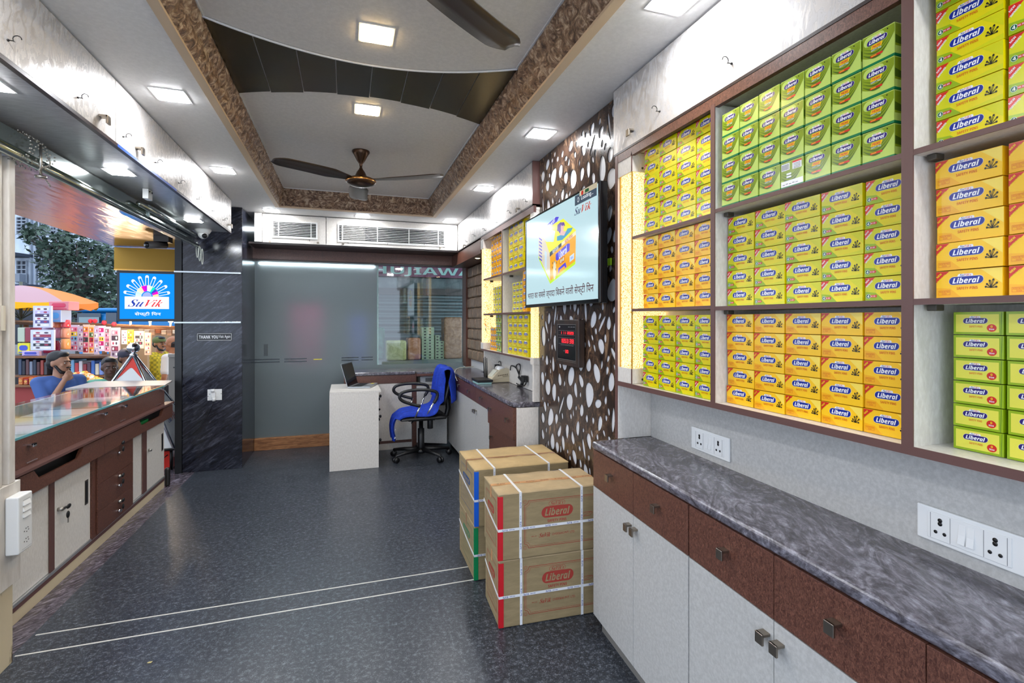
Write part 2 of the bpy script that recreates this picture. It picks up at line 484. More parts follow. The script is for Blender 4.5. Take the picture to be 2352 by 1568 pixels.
b = MB(); b.poly([(gxm + .02, GY, .90), (gx1, GY, .90), (gx1, GY, gz1), (gxm + .02, GY, gz1)], CLEARG)
b.box((gxm + .012, GY - .012, .9), (gxm + .028, GY + .012, gz1), mat('pale_glass_edge', rgb(150, 180, 176), .2)); struct('window_2', b)
WOODB = speck('worn_wood', rgb(122, 78, 44), rgb(176, 122, 76), 12, .6, stretch=(.4, 1, 4), dist=2)
b = MB(); b.box((gx0, GY - .05, 0), (.34, GY + .05, gz0), WOODB); struct('baseboard_back', b, .004)
b = MB()
b.box((-.95, GY - .12, 2.085), (1.45, GY + .06, 2.25), BRN); b.box((-.95, GY - .10, 2.07), (1.385, GY - .02, 2.087), DKE)
b.box((1.385, GY - .14, .86), (1.45, GY + .06, 2.085), BRN)
for x in (-.25, .55): b.box((x, GY - .1206, 2.09), (x + .003, GY - .119, 2.21), DKE)
struct('wall_back', b)

t = thing('strip_light', (-.3, GY + .07, 2.07), 'thin light strip behind the header washing down the frosted pane', 'light')
b = MB(); b.box((-.93, GY + .065, 2.067), (.33, GY + .125, 2.084), WPL); b.obj('rail', t); b = MB(); b.box((-.92, GY + .07, 2.058), (.32, GY + .12, 2.066), emis('strip_glow', (.84, .94, 1, 1), 40)); b.obj('diffuser', t)
# ------------------------------------------------------------------ alley behind the glass
ALW = speck('alley_plaster', rgb(84, 96, 98), rgb(116, 128, 128), 6, .8)
b = MB(); b.box((-1.3, 6.35, -.12), (3.6, 9, -.02), ALW); b.box((-1.3, 9, -.1), (3.6, 9.1, 3.4), ALW); struct('ground', b)
b = MB(); b.box((-1.3, 6.9, 2.66), (3.6, 9.1, 2.76), ALW); b.box((-1.3, 6.3, 2.66), (3.6, 6.9, 2.76), ALW); b.box((-1.4, 6.3, -.1), (-1.3, 9.1, 2.76), ALW); struct('added_alley_roof', b)  # unseen roof added over the alley to keep sky light off the shutter
SHUT = mat('shutter_steel', rgb(96, 112, 114), .42, .6)
t = thing('rolling_shutter', (1.0, 8.3, 0), 'ribbed grey rolling shutter pulled down across the alley behind the glass', 'shutter')
vs = []; n = 110
for i in range(n + 1):
    z = -.02 + 1.86 * i / n; ph = (z / .11) % 1; y = 8.3 - .035 * math.sin(ph * PI)
    vs += [(-.6, y, z), (3.3, y, z)]
b = MB(); b.add(vs, [(2 * i, 2 * i + 1, 2 * i + 3, 2 * i + 2) for i in range(n)], SHUT, True); b.box((-.6, 8.31, -.02), (3.3, 8.33, 1.84), SHUT)
b.obj('curtain', t)
b = MB(); b.box((-.6, 8.16, 1.84), (3.3, 8.4, 1.94), DKM); b.box((-.6, 8.2, 1.94), (3.3, 8.4, 2.11), ALW); b.obj('shutter_box', t)
t = thing('shop_sign', (1.0, 8.1, 2.24), 'maroon shop name board with large pale green capital letters above the shutter', 'sign')
b = MB(); b.box((.2, 8.10, 2.12), (3.0, 8.14, 2.55), mat('maroon_board', rgb(116, 52, 84), .4)); b.obj('board', t)
b = MB(); b.plane((0, 8.10, 0), X3, Z3, -Y3)
x0 = atY(856, 620, 8.1).x; x1 = atY(1062, 620, 8.1).x
b.ptext(bold('HUJIAWA'), (x0 + x1) / 2 + .09, 2.20, (x1 - x0) + .18, .15, mat('pale_green_letters', rgb(172, 216, 206), .4), .004)
b.obj('lettering', t)
b = MB(); b.box((-1.25, 6.6, .80), (3.2, 7.6, .86), mat('ledge_grey', rgb(120, 132, 128), .5)); b.box((-1.2, 7.0, -.02), (3.1, 7.5, .8), mat('ledge_dark', rgb(66, 78, 76), .5))
tag(b.obj('ledge'), 'grey ledge in the alley carrying wrapped parcels', 'ledge')
def sack(name, px0, px1, pyt, pyb, y, m, label, cat, d=.3, grp=None, k=1):
    a = atY(px0, pyt, y); c = atY(px1, pyb, y); b = MB(); zb = .862
    h = a.z - zb; w = c.x - a.x; rnd = random.Random(label)
    nx, nz = 8, 8; vs = []; fs = []
    b.box((a.x, y, zb), (c.x, y + d, zb + h), m)
    o = b.obj(name, None, .03, 3); tag(o, label, cat, grp)
    return o
PBAG = lambda n, r, g, bb: speck(n, rgb(r, g, bb), rgb(min(255, r + 40), min(255, g + 40), min(255, bb + 40)), 9, .22, dist=2, bump=.3)
sack('sack', 851, 884, 752, 812, 7.35, PBAG('green_plastic', 10, 84, 58), 'dark green plastic sack on the alley ledge beside the frosted pane', 'sack')
sack('parcel', 887, 934, 782, 812, 7.1, PBAG('pale_yellow_wrap', 178, 176, 108), 'low pale yellow wrapped parcel between the green sack and the orange bag', 'parcel', .22)
sack('parcel', 937, 967, 776, 812, 7.15, PBAG('orange_wrap', 170, 108, 72), 'small orange brown bag on the alley ledge beside the pale green box pile', 'bag')
sack('parcel', 1021, 1062, 728, 812, 7.2, PBAG('brown_wrap', 128, 88, 56), 'tall brown plastic wrapped bundle at the end of the alley ledge', 'bundle')
sack('sack', 662, 742, 700, 812, 6.62, PBAG('maroon_bag', 150, 20, 70), 'maroon bag in the alley blurred behind the frosted pane', 'sack', .2)
sack('sack', 806, 842, 725, 812, 6.62, PBAG('blue_bag', 40, 70, 170), 'blue bag in the alley blurred by the frosted pane edge', 'sack', .2)
t = thing('added_alley_tube', (-.2, 7.2, 2.6), 'unseen fluorescent tube added in the alley to glow through the frosted pane', 'light')  # unseen tube, added to give the frosted pane its glow
b = MB(); b.box((-.9, 7.17, 2.62), (.5, 7.23, 2.66), WPL); b.obj('batten', t); b = MB(); b.tube([(-.88, 7.2, 2.60), (.48, 7.2, 2.60)], .016, emis('tube_glow', (.85, .95, 1, 1), 16), 12); b.obj('tube', t)
PG = mat('pale_green_card', rgb(158, 172, 142), .6)
zb = .862
for i in range(11):
    a = atY(969, 800, 7.2).x; c = atY(997, 800, 7.2).x; b = MB(); h = .042
    b.box((a, 7.2, zb + i * h + .001), (c, 7.4, zb + (i + 1) * h - .001), PG)
    b.plane((a, 7.2, zb + i * h), X3, Z3, -Y3); b.prect(.03, .012, .06, .03, BLK); b.prect(.1, .012, .13, .03, BLK)
    tag(b.obj('carton'), 'flat pale green box, %s from the bottom of the pile in the alley' % ORD[i], 'box', 'pale green boxes piled in the alley')
for q in range(2):
    for i in range(6 + 2 * (1 - q)):
        a = atY(1000 + 10 * q, 800, 7.25).x; b = MB(); h = .043
        b.box((a, 7.25, zb + i * h + .001), (a + .062, 7.4, zb + (i + 1) * h - .001), PG)
        b.plane((a, 7.25, zb + i * h), X3, Z3, -Y3); b.prect(.015, .012, .045, .03, BLK)
        tag(b.obj('carton'), 'small pale green box, %s up in the %s narrow pile before the brown bundle' % (ORD[i], ORD[q]), 'box', 'small green boxes piled in the alley')

# ------------------------------------------------------------------ overhead bulkhead with louvred doors, back
BY = 5.60
BXL, BXR = atY(603.5, 520, BY).x, 1.195
t = thing('overhead_cabinet', (0, BY, 2.2), 'white high cabinet above the glass partition with two louvred grille doors', 'cabinet')
for q_ in range(2): MB().box(((BXL + .1, .2)[q_], BY + .10, LOFTZ + .03), ((-.05, 1.1)[q_], BY + .11, CZ - .03), BLK).obj('dark_interior', t)
MB().box((BXL - .06, BY + .12, LOFTZ), (1.42, GY - .13, CZ - .001), LAM).obj('body', t)
bm = MB().box((BXL - .13, BY + .012, LOFTZ - .018), (1.40, GY - .13, LOFTZ), DKE); bm.obj('bottom_edge', t)
MB().box((BXL - .075, BY - .01, LOFTZ), (BXL - .006, BY + .06, CZ - .002), LAM).obj('end_panel', t, .002)
xm = atY(749, 540, BY).x; xr = atY(1048.5, 540, BY).x
def louvre(x0, x1, gx0_, gx1_, bars, nm):
    d = MB(); z0, z1 = LOFTZ, CZ - .008
    gz0_, gz1_ = atY(700, 551 if nm else 548, BY).z + .01, atY(700, 513, BY).z
    # door leaf with an opening
    d.box((x0, BY, z0), (gx0_, BY + .018, z1), LAM); d.box((gx1_, BY, z0), (x1, BY + .018, z1), LAM)
    d.box((gx0_, BY, z0), (gx1_, BY + .018, gz0_), LAM); d.box((gx0_, BY, gz1_), (gx1_, BY + .018, z1), LAM)
    dd = d.obj('door', t)
    g = MB(); n = 9
    for k in range(n):
        z = gz0_ + (gz1_ - gz0_) * (k + .5) / n
        g.prism([(gx0_, BY - .004, z - .005), (gx0_, BY + .016, z + .001), (gx0_, BY + .016, z + .004), (gx0_, BY - .004, z - .002)], (gx1_ - gx0_, 0, 0), WPL)
    for f in bars: x = gx0_ + (gx1_ - gx0_) * f; g.box((x - .004, BY - .007, gz0_), (x + .004, BY - .003, gz1_), WPL)
    r = .014
    for a, c in (((gx0_ - r, gz0_ - r), (gx1_ + r, gz0_)), ((gx0_ - r, gz1_), (gx1_ + r, gz1_ + r)), ((gx0_ - r, gz0_), (gx0_, gz1_)), ((gx1_, gz0_), (gx1_ + r, gz1_))):
        g.box((a[0], BY - .008, a[1]), (c[0], BY + .006, c[1]), WPL)
    
    g.obj('grille', dd)
    return dd
d1 = louvre(BXL, xm - .003, atY(628, 530, BY).x, atY(726, 530, BY).x, (.12, .88), 0)
d2 = louvre(xm + .003, xr, atY(779, 530, BY).x, atY(1020, 530, BY).x, (.03, .35, .65, .94), 1)
MB().box((xr + .003, BY + .002, LOFTZ), (1.2, BY + .02, CZ - .008), LAM).obj('filler', t)
def lhandle(b, p, nn, side, s=1.):
    """small L handle: stem out of the face along nn, plate hanging down; side = in-face horizontal"""
    p = Vector(p); nn = Vector(nn); side = Vector(side)
    def bx(a0, a1, b0, b1, c0, c1):
        q = [p + side * a + nn * bb + Z3 * c for a in (a0, a1) for bb in (b0, b1) for c in (c0, c1)]
        idx = [(0, 1, 3, 2), (4, 6, 7, 5), (0, 4, 5, 1), (2, 3, 7, 6), (0, 2, 6, 4), (1, 5, 7, 3)]
        ctr = sum(q, Vector((0, 0, 0))) / 8; F = []
        for f in idx:
            a, c, e = q[f[0]], q[f[1]], q[f[2]]
            nr = (c - a).cross(e - a); fc = (a + e) / 2
            F.append(f if nr.dot(fc - ctr) > 0 else tuple(reversed(f)))
        b.add(q, F, NICK)
    bx(-.012 * s, .012 * s, 0, .024 * s, -.004 * s, .003 * s)
    bx(-.012 * s, .012 * s, .019 * s, .025 * s, -.024 * s, .003 * s)
for dd, px, py_ in ((d1, 620, 553), (d1, 730, 556), (d2, 788, 559), (d2, 1011, 567)):
    p = atY(px, py_, BY); h = MB(); lhandle(h, (p.x, BY, p.z), (0, -1, 0), (1, 0, 0), .8); h.obj('handle', dd, .001)
def hook(parent, p, nn, side, s=1.):
    p = Vector(p); nn = Vector(nn); side = Vector(side); b = MB()
    P = [p, p + nn * .012 * s]
    for k in range(9):
        a = math.radians(200 - 30 * k + 40); P.append(p + nn * (.022 + .010 * math.cos(a)) * s + Z3 * (.006 + .010 * math.sin(a)) * s)
    b.tube(P, .0016, DKM, 6); b.tube([p, p + nn * .004], .004, DKM, 8); b.obj('hook', parent)
for px, py_ in ((711, 553), (800, 558), (890, 561), (974, 563)):
    p = atY(px, py_, BY); hook(d2 if px > 749 else d1, p, (0, -1, 0), (1, 0, 0), .8)

# brown fascia corner and niche with padded wall, back right
t = thing('corner_fascia', (1.3, 5.6, 2.1), 'brown laminate fascia box with a small round downlight in the far corner', 'fascia')
MB().box((1.215, 4.62, 2.06), (1.44, GY - .13, LOFTZ - .02), BRN).obj('box', t, .002)
t2 = thing('downlight', (1.33, 5.3, 2.06), 'small round warm downlight under the brown corner fascia', 'light')
p = atZ(1097, 592, 2.058); t2.location = p; WM[t2.name] = Matrix.Translation(p)
b = MB(); b.lathe([(.034, 0), (.034, -.004), (.024, -.005)], p, STEEL, 20); b.obj('ring', t2)
b = MB(); b.lathe([(.0, -.0045), (.023, -.0055)], p, emis('warm_lamp', (1, .72, .35, 1), 30), 20, cap=False); b.obj('lamp', t2)
PAD = speck('padded_panel', rgb(104, 84, 66), rgb(150, 124, 100), 14, .4, dist=1)
t = thing('padded_wall_panel', (1.43, 5.3, 1.5), 'brown quilted wall padding seen in the gap behind the lit acrylic column', 'wall panel')
for k in range(9):
    z = .96 + k * .122
    for q in range(5): MB().box((1.40, 4.70 + q * .25 + (.12 if k % 2 else 0), z), (1.448, 4.94 + q * .25 + (.12 if k % 2 else 0), z + .118), PAD).obj('cushion', t, .018, 3)

# ------------------------------------------------------------------ lights in the ceiling
COOL = emis('cool_led_diffuser', (.93, .96, 1.0, 1), PANEL_W); WARM = emis('warm_led_diffuser', (1.0, .72, .34, 1), WARM_W)
def led(x, y, z, label, m, s=.062, grp='cool square LED panels', col=None):
    t = thing('ceiling_light', (x, y, z), label, 'ceiling light', grp)
    b = MB(); r = s + .012
    for a, c in (((-r, -r), (r, -s)), ((-r, s), (r, r)), ((-r, -s), (-s, s)), ((s, -s), (r, s))):
        b.box((x + a[0], y + a[1], z - .003), (x + c[0], y + c[1], z), WPL)
    b.obj('frame', t)
    b = MB(); b.box((x - s, y - s, z - .0065), (x + s, y + s, z - .0005), m); b.obj('diffuser', t)
led(-.805, 2.82, CZ, 'biggest square white LED panel between the tray and the high cabinets over the counter', COOL)
led(-.845, 4.11, CZ, 'smaller square white LED panel between the tray and the high cabinets over the counter', COOL)
led(-.70, 5.45, CZ, 'square LED panel beside the granite pillar head, over the frosted glass', COOL)
led(.165, 5.45, CZ, 'square LED panel in the middle above the wide louvred door', COOL)
led(1.08, 5.42, CZ, 'square LED panel in the far corner above the louvred door end', COOL)
led(1.08, 4.00, CZ, 'square LED panel above the far shelf unit doors', COOL)
led(1.08, 2.72, CZ, 'square LED panel above the television', COOL)
led(1.06, 1.44, CZ, 'square LED panel cut by the top of the view over the big shelf wall', COOL)
led(.99, .1, CZ, 'square LED panel beyond the view over the big shelf wall', COOL)
led(-.80, 1.5, CZ, 'square LED panel beyond the view over the floor border', COOL)
led(-.80, .2, CZ, 'square LED panel above the entrance beyond the view', COOL)
led(.125, 2.245, TZ, 'warm square LED panel in the tray on the entrance side of the dark band', WARM, grp='warm LED panels in the tray')
led(.12, 3.065, TZ, 'warm square LED panel in the tray between the dark band and the ceiling fan', WARM, grp='warm LED panels in the tray')
for y, l in ((2.14, 'square LED panel under the loft, cut by the picture edge'), (3.20, 'square LED panel under the loft over the middle of the glass counter'), (4.57, 'square LED panel under the loft beside the domed camera')):
    led(-1.15, y, LOFTZ - .001, l, COOL, .05, 'LED panels under the loft')
# ================================================================== CEILING FANS
def fan(cx, cy, ang, label):
    t = thing('ceiling_fan', (cx, cy, TZ), label, 'ceiling fan', 'ceiling fans in the tray')
    b = MB(); z = TZ
    b.lathe([(.062, 0), (.064, -.008), (.05, -.03), (.03, -.07), (.012, -.095), (.009, -.12), (.016, -.135), (.03, -.155), (.045, -.19), (.05, -.2)], (cx, cy, z), COPPER, 28)
    b.obj('canopy', t)
    b = MB(); b.lathe([(.0, -.185), (.05, -.188), (.095, -.205), (.105, -.22), (.103, -.235), (.08, -.25), (.03, -.262), (0, -.264)], (cx, cy, z), COPPER, 36)
    b.lathe([(.106, -.214), (.109, -.22), (.106, -.227)], (cx, cy, z), mat('brass_ring', rgb(190, 130, 70), .2, 1), 36, cap=False)
    b.obj('motor', t)
    for k in range(3):
        a = ang + k * 2 * PI / 3; u = Vector((math.cos(a), math.sin(a), 0)); w = Vector((-math.sin(a), math.cos(a), 0))
        vs = []; N = 24; o = Vector((cx, cy, z - .212))
        for i in range(N + 1):
            r = .08 + .55 * i / N; f = i / N
            hw = .028 + .045 * min(1, f / .3) ; tip = 1 - max(0, (f - .86) / .14) ** 2 * .55
            tilt = .10 * (1 - f * .4); hw *= tip
            for q in (-1, -.33, .33, 1):
                vs.append(o + u * r + w * (q * hw + .012 * math.sin(f * PI)) + Z3 * (q * hw * math.tan(tilt * 1.6) + .006 * (1 - q * q)))
        nn = len(vs); vs += [p - Z3 * .004 for p in vs]
        fs = []
        for i in range(N):
            for q in range(3):
                j = i * 4 + q; fs.append((j, j + 4, j + 5, j + 1)); fs.append((nn + j, nn + j + 1, nn + j + 5, nn + j + 4))
            fs.append((i * 4, nn + i * 4, nn + i * 4 + 4, i * 4 + 4)); fs.append((i * 4 + 3, i * 4 + 7, nn + i * 4 + 7, nn + i * 4 + 3))
        fs += [(N * 4, nn + N * 4, nn + N * 4 + 1, N * 4 + 1), (N * 4 + 1, nn + N * 4 + 1, nn + N * 4 + 2, N * 4 + 2), (N * 4 + 2, nn + N * 4 + 2, nn + N * 4 + 3, N * 4 + 3)]
        b = MB(); b.add(vs, fs, mat('fan_blade_brown', rgb(70, 56, 44), .35, .3), True); b.obj('blade', t)
    return t
fa = atZ(829, 347, TZ); _l = atZ(652, 372, TZ - .212)
fan(fa.x, fa.y, math.atan2(_l.y - fa.y, _l.x - fa.x), 'bronze three blade ceiling fan hanging whole in the tray beyond the dark band')
_t = atZ(1165, 100, TZ - .212); fan(.10, 1.40, math.atan2(_t.y - 1.40, _t.x - .10), 'ceiling fan of which only one brown blade shows at the top edge')

# ================================================================== LOFT OVER THE COUNTER
UND = speck('grey_brushed_laminate', rgb(170, 170, 172), rgb(196, 196, 198), 60, .3, stretch=(.3, 2, 1), metal=.25, bump=.1)
t = thing('overhead_cabinet', (-1.2, 2.5, LOFTZ), 'long white pearl fronted loft cabinet hanging over the glass counter', 'cabinet')
MB().box((-1.36, -.6, LOFTZ + .012), (LOFTX - .019, 5.08, CZ - .004), UND).obj('body', t)
MB().box((-1.36, -.6, LOFTZ), (LOFTX - .002, 5.08, LOFTZ + .012), UND).obj('underside', t)
MB().box((LOFTX - .019, -.6, LOFTZ - .006), (LOFTX + .001, 5.095, LOFTZ + .008), DKE).obj('edge_band', t)
MB().box((LOFTX, 2.72, LOFTZ - .005), (LOFTX + .0015, 3.55, LOFTZ + .007), mat('blue_protective_film', rgb(40, 88, 190), .3)).obj('blue_film', t, label='strip of blue protective film')
dl = []
for y0, y1 in ((-.6, 1.25), (1.253, 2.70), (2.704, 5.095)):
    dl.append(MB().box((LOFTX - .018, y0, LOFTZ + .009), (LOFTX, y1, CZ - .007), PEARL).obj('door', t, .0008))
for px, py_ in ((17, 92), (178, 224), (282, 314), (356, 373), (410, 420), (452, 457), (487, 484), (512, 505)):
    p = atX(px, py_, LOFTX); hook(dl[1] if p.y < 2.7 else dl[2], p, (1, 0, 0), (0, 1, 0), 1.1)
for px, py_ in ((230, 272), (313, 345), (524, 518)):
    p = atX(px, py_, LOFTX); h = MB(); lhandle(h, (LOFTX, p.y, p.z + .01), (1, 0, 0), (0, 1, 0), 1.3); h.obj('handle', dl[1] if p.y < 2.7 else dl[2], .001)

# ================================================================== UNDER THE LOFT: steel channel, rods, camera
STC = mat('polished_channel', rgb(176, 184, 180), .16, 1)
t = thing('shutter_channel', (-1.32, 3, 2.15), 'polished steel shutter channel running along under the loft edge', 'channel')
b = MB(); b.prism([(-1.30, 1.0, 2.205), (-1.262, 1.0, 2.185), (-1.262, 1.0, 2.12), (-1.30, 1.0, 2.10), (-1.36, 1.0, 2.10), (-1.36, 1.0, 2.205)], (0, 4.05, 0), STC); b.obj('channel', t)
b = MB(); b.tube([(-1.275, 2.3, 2.095), (-1.275, 5.22, 2.095)], .018, STC, 14); b.obj('pipe', t)
b = MB(); b.box((-1.32, 3.95, 2.11), (-1.25, 4.5, 2.20), STC); b.obj('bracket', t, .006)
b = MB(); b.tube([(-1.235, 3.72, 2.155), (-1.235, 4.98, 2.155)], .016, STC, 16); b.lathe([(.017, 0), (.017, .004)], (0, 0, 0), WPL, 8)
b = MB(); b.tube([(-1.235, 3.72, 2.155), (-1.235, 4.98, 2.155)], .016, STC, 16)
b.obj('tube_lamp_holder', t)
t = thing('bead_chain', (-1.22, 2.62, 2.15), 'tangle of steel bead chain wound round the channel near the white post', 'chain')
b = MB(); rnd = random.Random(3)
for k in range(6):
    y = 2.56 + .03 * k
    P = [(-1.30 + .075 * math.cos(a) + .004 * rnd.random(), y + .05 * math.sin(a * .5 + k) * .6, 2.14 + .062 * math.sin(a)) for a in [2 * PI * i / 26 for i in range(27)]]
    for p in P: b.ell(p, .0042, STEEL, 6, 4)
P = [(-1.222, 2.66 + .04 * math.sin(i * .3), 2.13 - .005 * i) for i in range(26)]
for p in P: b.ell(p, .0042, STEEL, 6, 4)
b.obj('beads', t)['kind'] = 'stuff'
b = MB(); b.tube([(-1.222, 2.63, 2.16), (-1.222, 2.63, 2.03)], .005, STEEL, 8); b.lathe([(.02, 0), (.02, .01)], (-1.222, 2.63, 2.02), STEEL, 14); b.obj('pull_rod', t)
b = MB(); p = atZ(290, 436, 2.19)
b.box((-1.13, 3.55, 2.155), (-1.16, 3.62, LOFTZ - .001), WPL); b.tube([(-1.128, 3.565, 2.2), (-1.125, 3.565, 2.2)], .006, HOLE, 8); b.tube([(-1.128, 3.605, 2.2), (-1.125, 3.605, 2.2)], .006, HOLE, 8)
tag(b.obj('ceiling_socket', None, .004), 'small white plug connector box hanging from the loft underside', 'socket')
t = thing('dome_camera', (-1.17, 5.0, LOFTZ), 'white dome security camera under the far end of the loft', 'camera')
c = Vector((-1.18, 4.98, LOFTZ))
b = MB(); b.lathe([(.062, 0), (.064, -.012), (.052, -.03), (.046, -.04)], c, WPL, 28); b.obj('housing', t)
b = MB(); b.ell(c + Vector((0, -.004, -.045)), .040, WPL, 20, 12); b.obj('eyeball', t)
b = MB(); b.ell(c + Vector((.018, -.030, -.062)), .022, BLKG, 14, 8); b.obj('lens', t)
t = thing('cable_loop', (-1.28, 5.2, 2.1), 'loops of thin pale cable hanging from the channel end beside the pillar', 'cable')
b = MB()
for k in range(3): b.tube([(-1.28 + .02 * k, 5.2 + .03 * math.cos(a), 2.06 - .03 * k + .07 * math.sin(a)) for a in [2 * PI * i / 20 for i in range(21)]], .0028, mat('pale_cable', rgb(196, 200, 190), .5), 6)
b.obj('loops', t)

# ================================================================== AWNING OUTSIDE
def m_foil():
    m = mat('mirror_foil_soffit', rgb(186, 168, 162), .2, 1); n = NT(m)
    v = n.coord((1.6, .4, 1)); f = n.noise(v, 5, 2, .5, 1.0); n.bump(f, .12, .05)
    return m
FOIL = m_foil()
b = MB(); b.box((-2.31, .5, 2.2), (-1.365, 8.3, 2.26), FOIL)
tag(b.obj('awning_soffit'), 'crinkled mirror-like pinkish foil soffit over the pavement outside the counter', 'soffit')
b = MB(); a = atY(262, 617, 6.3); b.box((a.x, 6.3, a.z), (-1.5, 6.34, 2.19), mat('mustard_board', rgb(190, 142, 8), .5)); b.box((a.x, 6.29, a.z - .012), (-1.5, 6.35, a.z), mat('orange_edge', rgb(250, 186, 60), .4))
tag(b.obj('fascia_board'), 'mustard yellow board hanging under the foil soffit behind the blue sign', 'board')
t = thing('bullet_camera', (-1.75, 5.0, 2.1), 'dark bullet security camera hanging from the foil soffit', 'camera')
p = atD(352, 561, 4.6)
b = MB(); b.tube([(p.x + .05, p.y + .05, 2.2), (p.x + .05, p.y + .05, p.z + .02)], .018, DKM, 12); b.box((p.x + .0, p.y + .0, 2.15), (p.x + .12, p.y + .12, 2.2), DKM); b.obj('mount', t)
b = MB(); b.tube([(p.x - .03, p.y - .06, p.z - .015), (p.x + .07, p.y + .09, p.z + .01)], .034, mat('grey_housing', rgb(96, 92, 90), .4), 18); b.obj('housing', t)
b = MB(); b.tube([(p.x - .036, p.y - .068, p.z - .016), (p.x - .03, p.y - .06, p.z - .015)], .027, BLKG, 16); b.obj('lens', t)

# ================================================================== BLUE LIGHT BOX SIGN
SY = 5.40
t = thing('light_box_sign', (-1.72, SY, 1.65), 'backlit blue square sign with a fan of white safety pins, held beside the pillar', 'sign')
a = atY(268, 620, SY); c = atY(402, 738, SY)
MB().box((a.x, SY, c.z), (c.x, SY + .12, a.z), mat('sign_case_dark', rgb(34, 40, 50), .4)).obj('case', t, .004)
b = MB()
u0, v0 = atY(275, 733, SY).x, atY(275, 732, SY).z; u1, v1 = atY(400.5, 626, SY).x, atY(275, 626.5, SY).z
b.plane((u0, SY - .001, v0), X3 * (u1 - u0), Z3 * (v1 - v0), -Y3)
SB = emis('sign_blue_lit', (.0, .27, .95, 1), 1.0); SW = emis('sign_white_lit', (1, 1, 1, 1), 1.0)
b.prect(0, 0, 1, 1, SB, 0)
b.obj('face', t)
b = MB(); b.plane((u0, SY - .001, v0), X3 * (u1 - u0), Z3 * (v1 - v0), -Y3)
b.prect(.09, .22, .90, .49, SW, .001)
cx, cy = .495, .49; asp = 1.17
def pol(r, d): t_ = math.radians(d); return cx + r * math.cos(t_), cy + r * math.sin(t_) * 1.17
cols = [(.7, 1, .85), (.6, .85, 1), (1, .95, .6), (1, .8, .5), (1, 0, .6), (.55, 0, .75), (.9, .95, 1), (.75, 1, .7), (0, .8, .6), (.05, .05, .6), (1, 0, .6), (1, .75, .4)]
for k in range(12):
    d0, d1 = 180 - 15 * k, 180 - 15 * (k + 1)
    b.ppoly([pol(.105, d0), pol(.215, d0), pol(.215, (d0 + d1) / 2), pol(.215, d1), pol(.105, d1)][::-1], emis('sign_fan_%d' % k, cols[k] + (1,), 1.), .0012)
b.ppoly([pol(.085, 180 * k / 16) for k in range(17)], emis('sign_half_disc', (.35, .45, .85, 1), 1.), .0014)
for k in range(9):
    d = 12 + 19.5 * k; t_ = math.radians(d)
    def q(r, s): return cx + (r * math.cos(t_) - s * math.sin(t_)), cy + (r * math.sin(t_) + s * math.cos(t_)) * 1.17 * .93
    for s in (-.026, .026): b.ppoly([q(.22, s - .006), q(.40, s - .006), q(.40, s + .006), q(.22, s + .006)], SW, .0016)
    b.ppoly([q(.385, -.033)] + [q(.40 + .035 * math.cos(math.radians(a_)), .033 * math.sin(math.radians(a_))) for a_ in range(-90, 91, 20)] + [q(.385, .033)], SW, .0017)
b.ptext(ital('Su'), .29, .345, .30, .16, emis('sign_navy', (.02, .05, .45, 1), .9), .002, shear=.35)
b.ptext(ital('Vik'), .62, .345, .34, .16, emis('sign_red', (.85, .04, .06, 1), .9), .002, shear=.35)
b.ptext('सेफ्टी िपन', .51, .105, .48, .10, SW, .002, off=.012)
b.obj('print', t)
SLV = mat('silver_bar', rgb(190, 196, 200), .25, 1)
for z, lb in ((1.873, 'upper'), (1.402, 'lower')):
    b = MB(); b.box((c.x, PY0 - .035, z - .008), (-.955, PY0 - .012, z + .008), SLV)
    for x in (-1.4, -1.2, -1.0): b.box((x, PY0 - .014, z - .004), (x + .012, PY0 - .0005, z + .004), SLV)
    tag(b.obj('support_bar', None, .002), '%s thin silver bar running from the blue sign across the pillar' % lb, 'bar')
# ------------------------------------------------------------------ on the pillar
t = thing('notice_plate', (-1.2, PY0, 1.29), 'small black THANK YOU Visit Again plate stuck on the pillar', 'sign')
a = atY(452, 765, PY0); c = atY(533, 782, PY0)
MB().box((a.x, PY0 - .004, c.z), (c.x, PY0 - .0002, a.z), BLK).obj('plate', t)
b = MB(); b.plane((a.x, PY0 - .004, c.z), X3, Z3, -Y3); W_, H_ = c.x - a.x, a.z - c.z; WI = mat('white_ink', rgb(235, 235, 235), .5)
for r in ((.004, .004, W_ - .004, .0065), (.004, H_ - .0065, W_ - .004, H_ - .004), (.004, .004, .0065, H_ - .004), (W_ - .0065, .004, W_ - .004, H_ - .004)): b.prect(*r, WI, .0004)
b.ptext(bold('THANK YOU'), W_ * .335, H_ / 2, W_ * .54, H_ * .42, WI, .0006); b.ptext('Visit Again', W_ * .79, H_ / 2, W_ * .33, H_ * .5, WI, .0006)
b.obj('print', t)
t = thing('socket_plate', (-1.2, PY0, .72), 'white socket and switch plate with a plug on the dark pillar', 'socket')
a = atY(477, 894, PY0); c = atY(510, 918, PY0)
MB().box((a.x, PY0 - .010, c.z), (c.x, PY0 - .0005, a.z), WPL).obj('plate', t, .002)
b = MB(); m_ = (a.x + c.x) / 2; zc = (a.z + c.z) / 2
for dx, dz in ((-.04, .0), (-.055, -.02), (-.025, -.02), (.055, 0)): b.tube([(m_ + dx, PY0 - .0105, zc + dz + .008), (m_ + dx, PY0 - .0115, zc + dz + .008)], .0035, HOLE, 8)
b.obj('pin_holes', t)
MB().box((m_ + .012, PY0 - .014, zc - .018), (m_ + .036, PY0 - .009, zc + .018), WPL).obj('switch', t, .001)
t = thing('plug_adapter', (m_, PY0, zc), 'white multi plug adapter with trailing thin black cable on the pillar socket', 'plug')
b = MB(); b.box((m_ - .022, PY0 - .045, zc - .022), (m_ + .012, PY0 - .011, zc + .03), WPL); b.obj('adapter', t, .003)
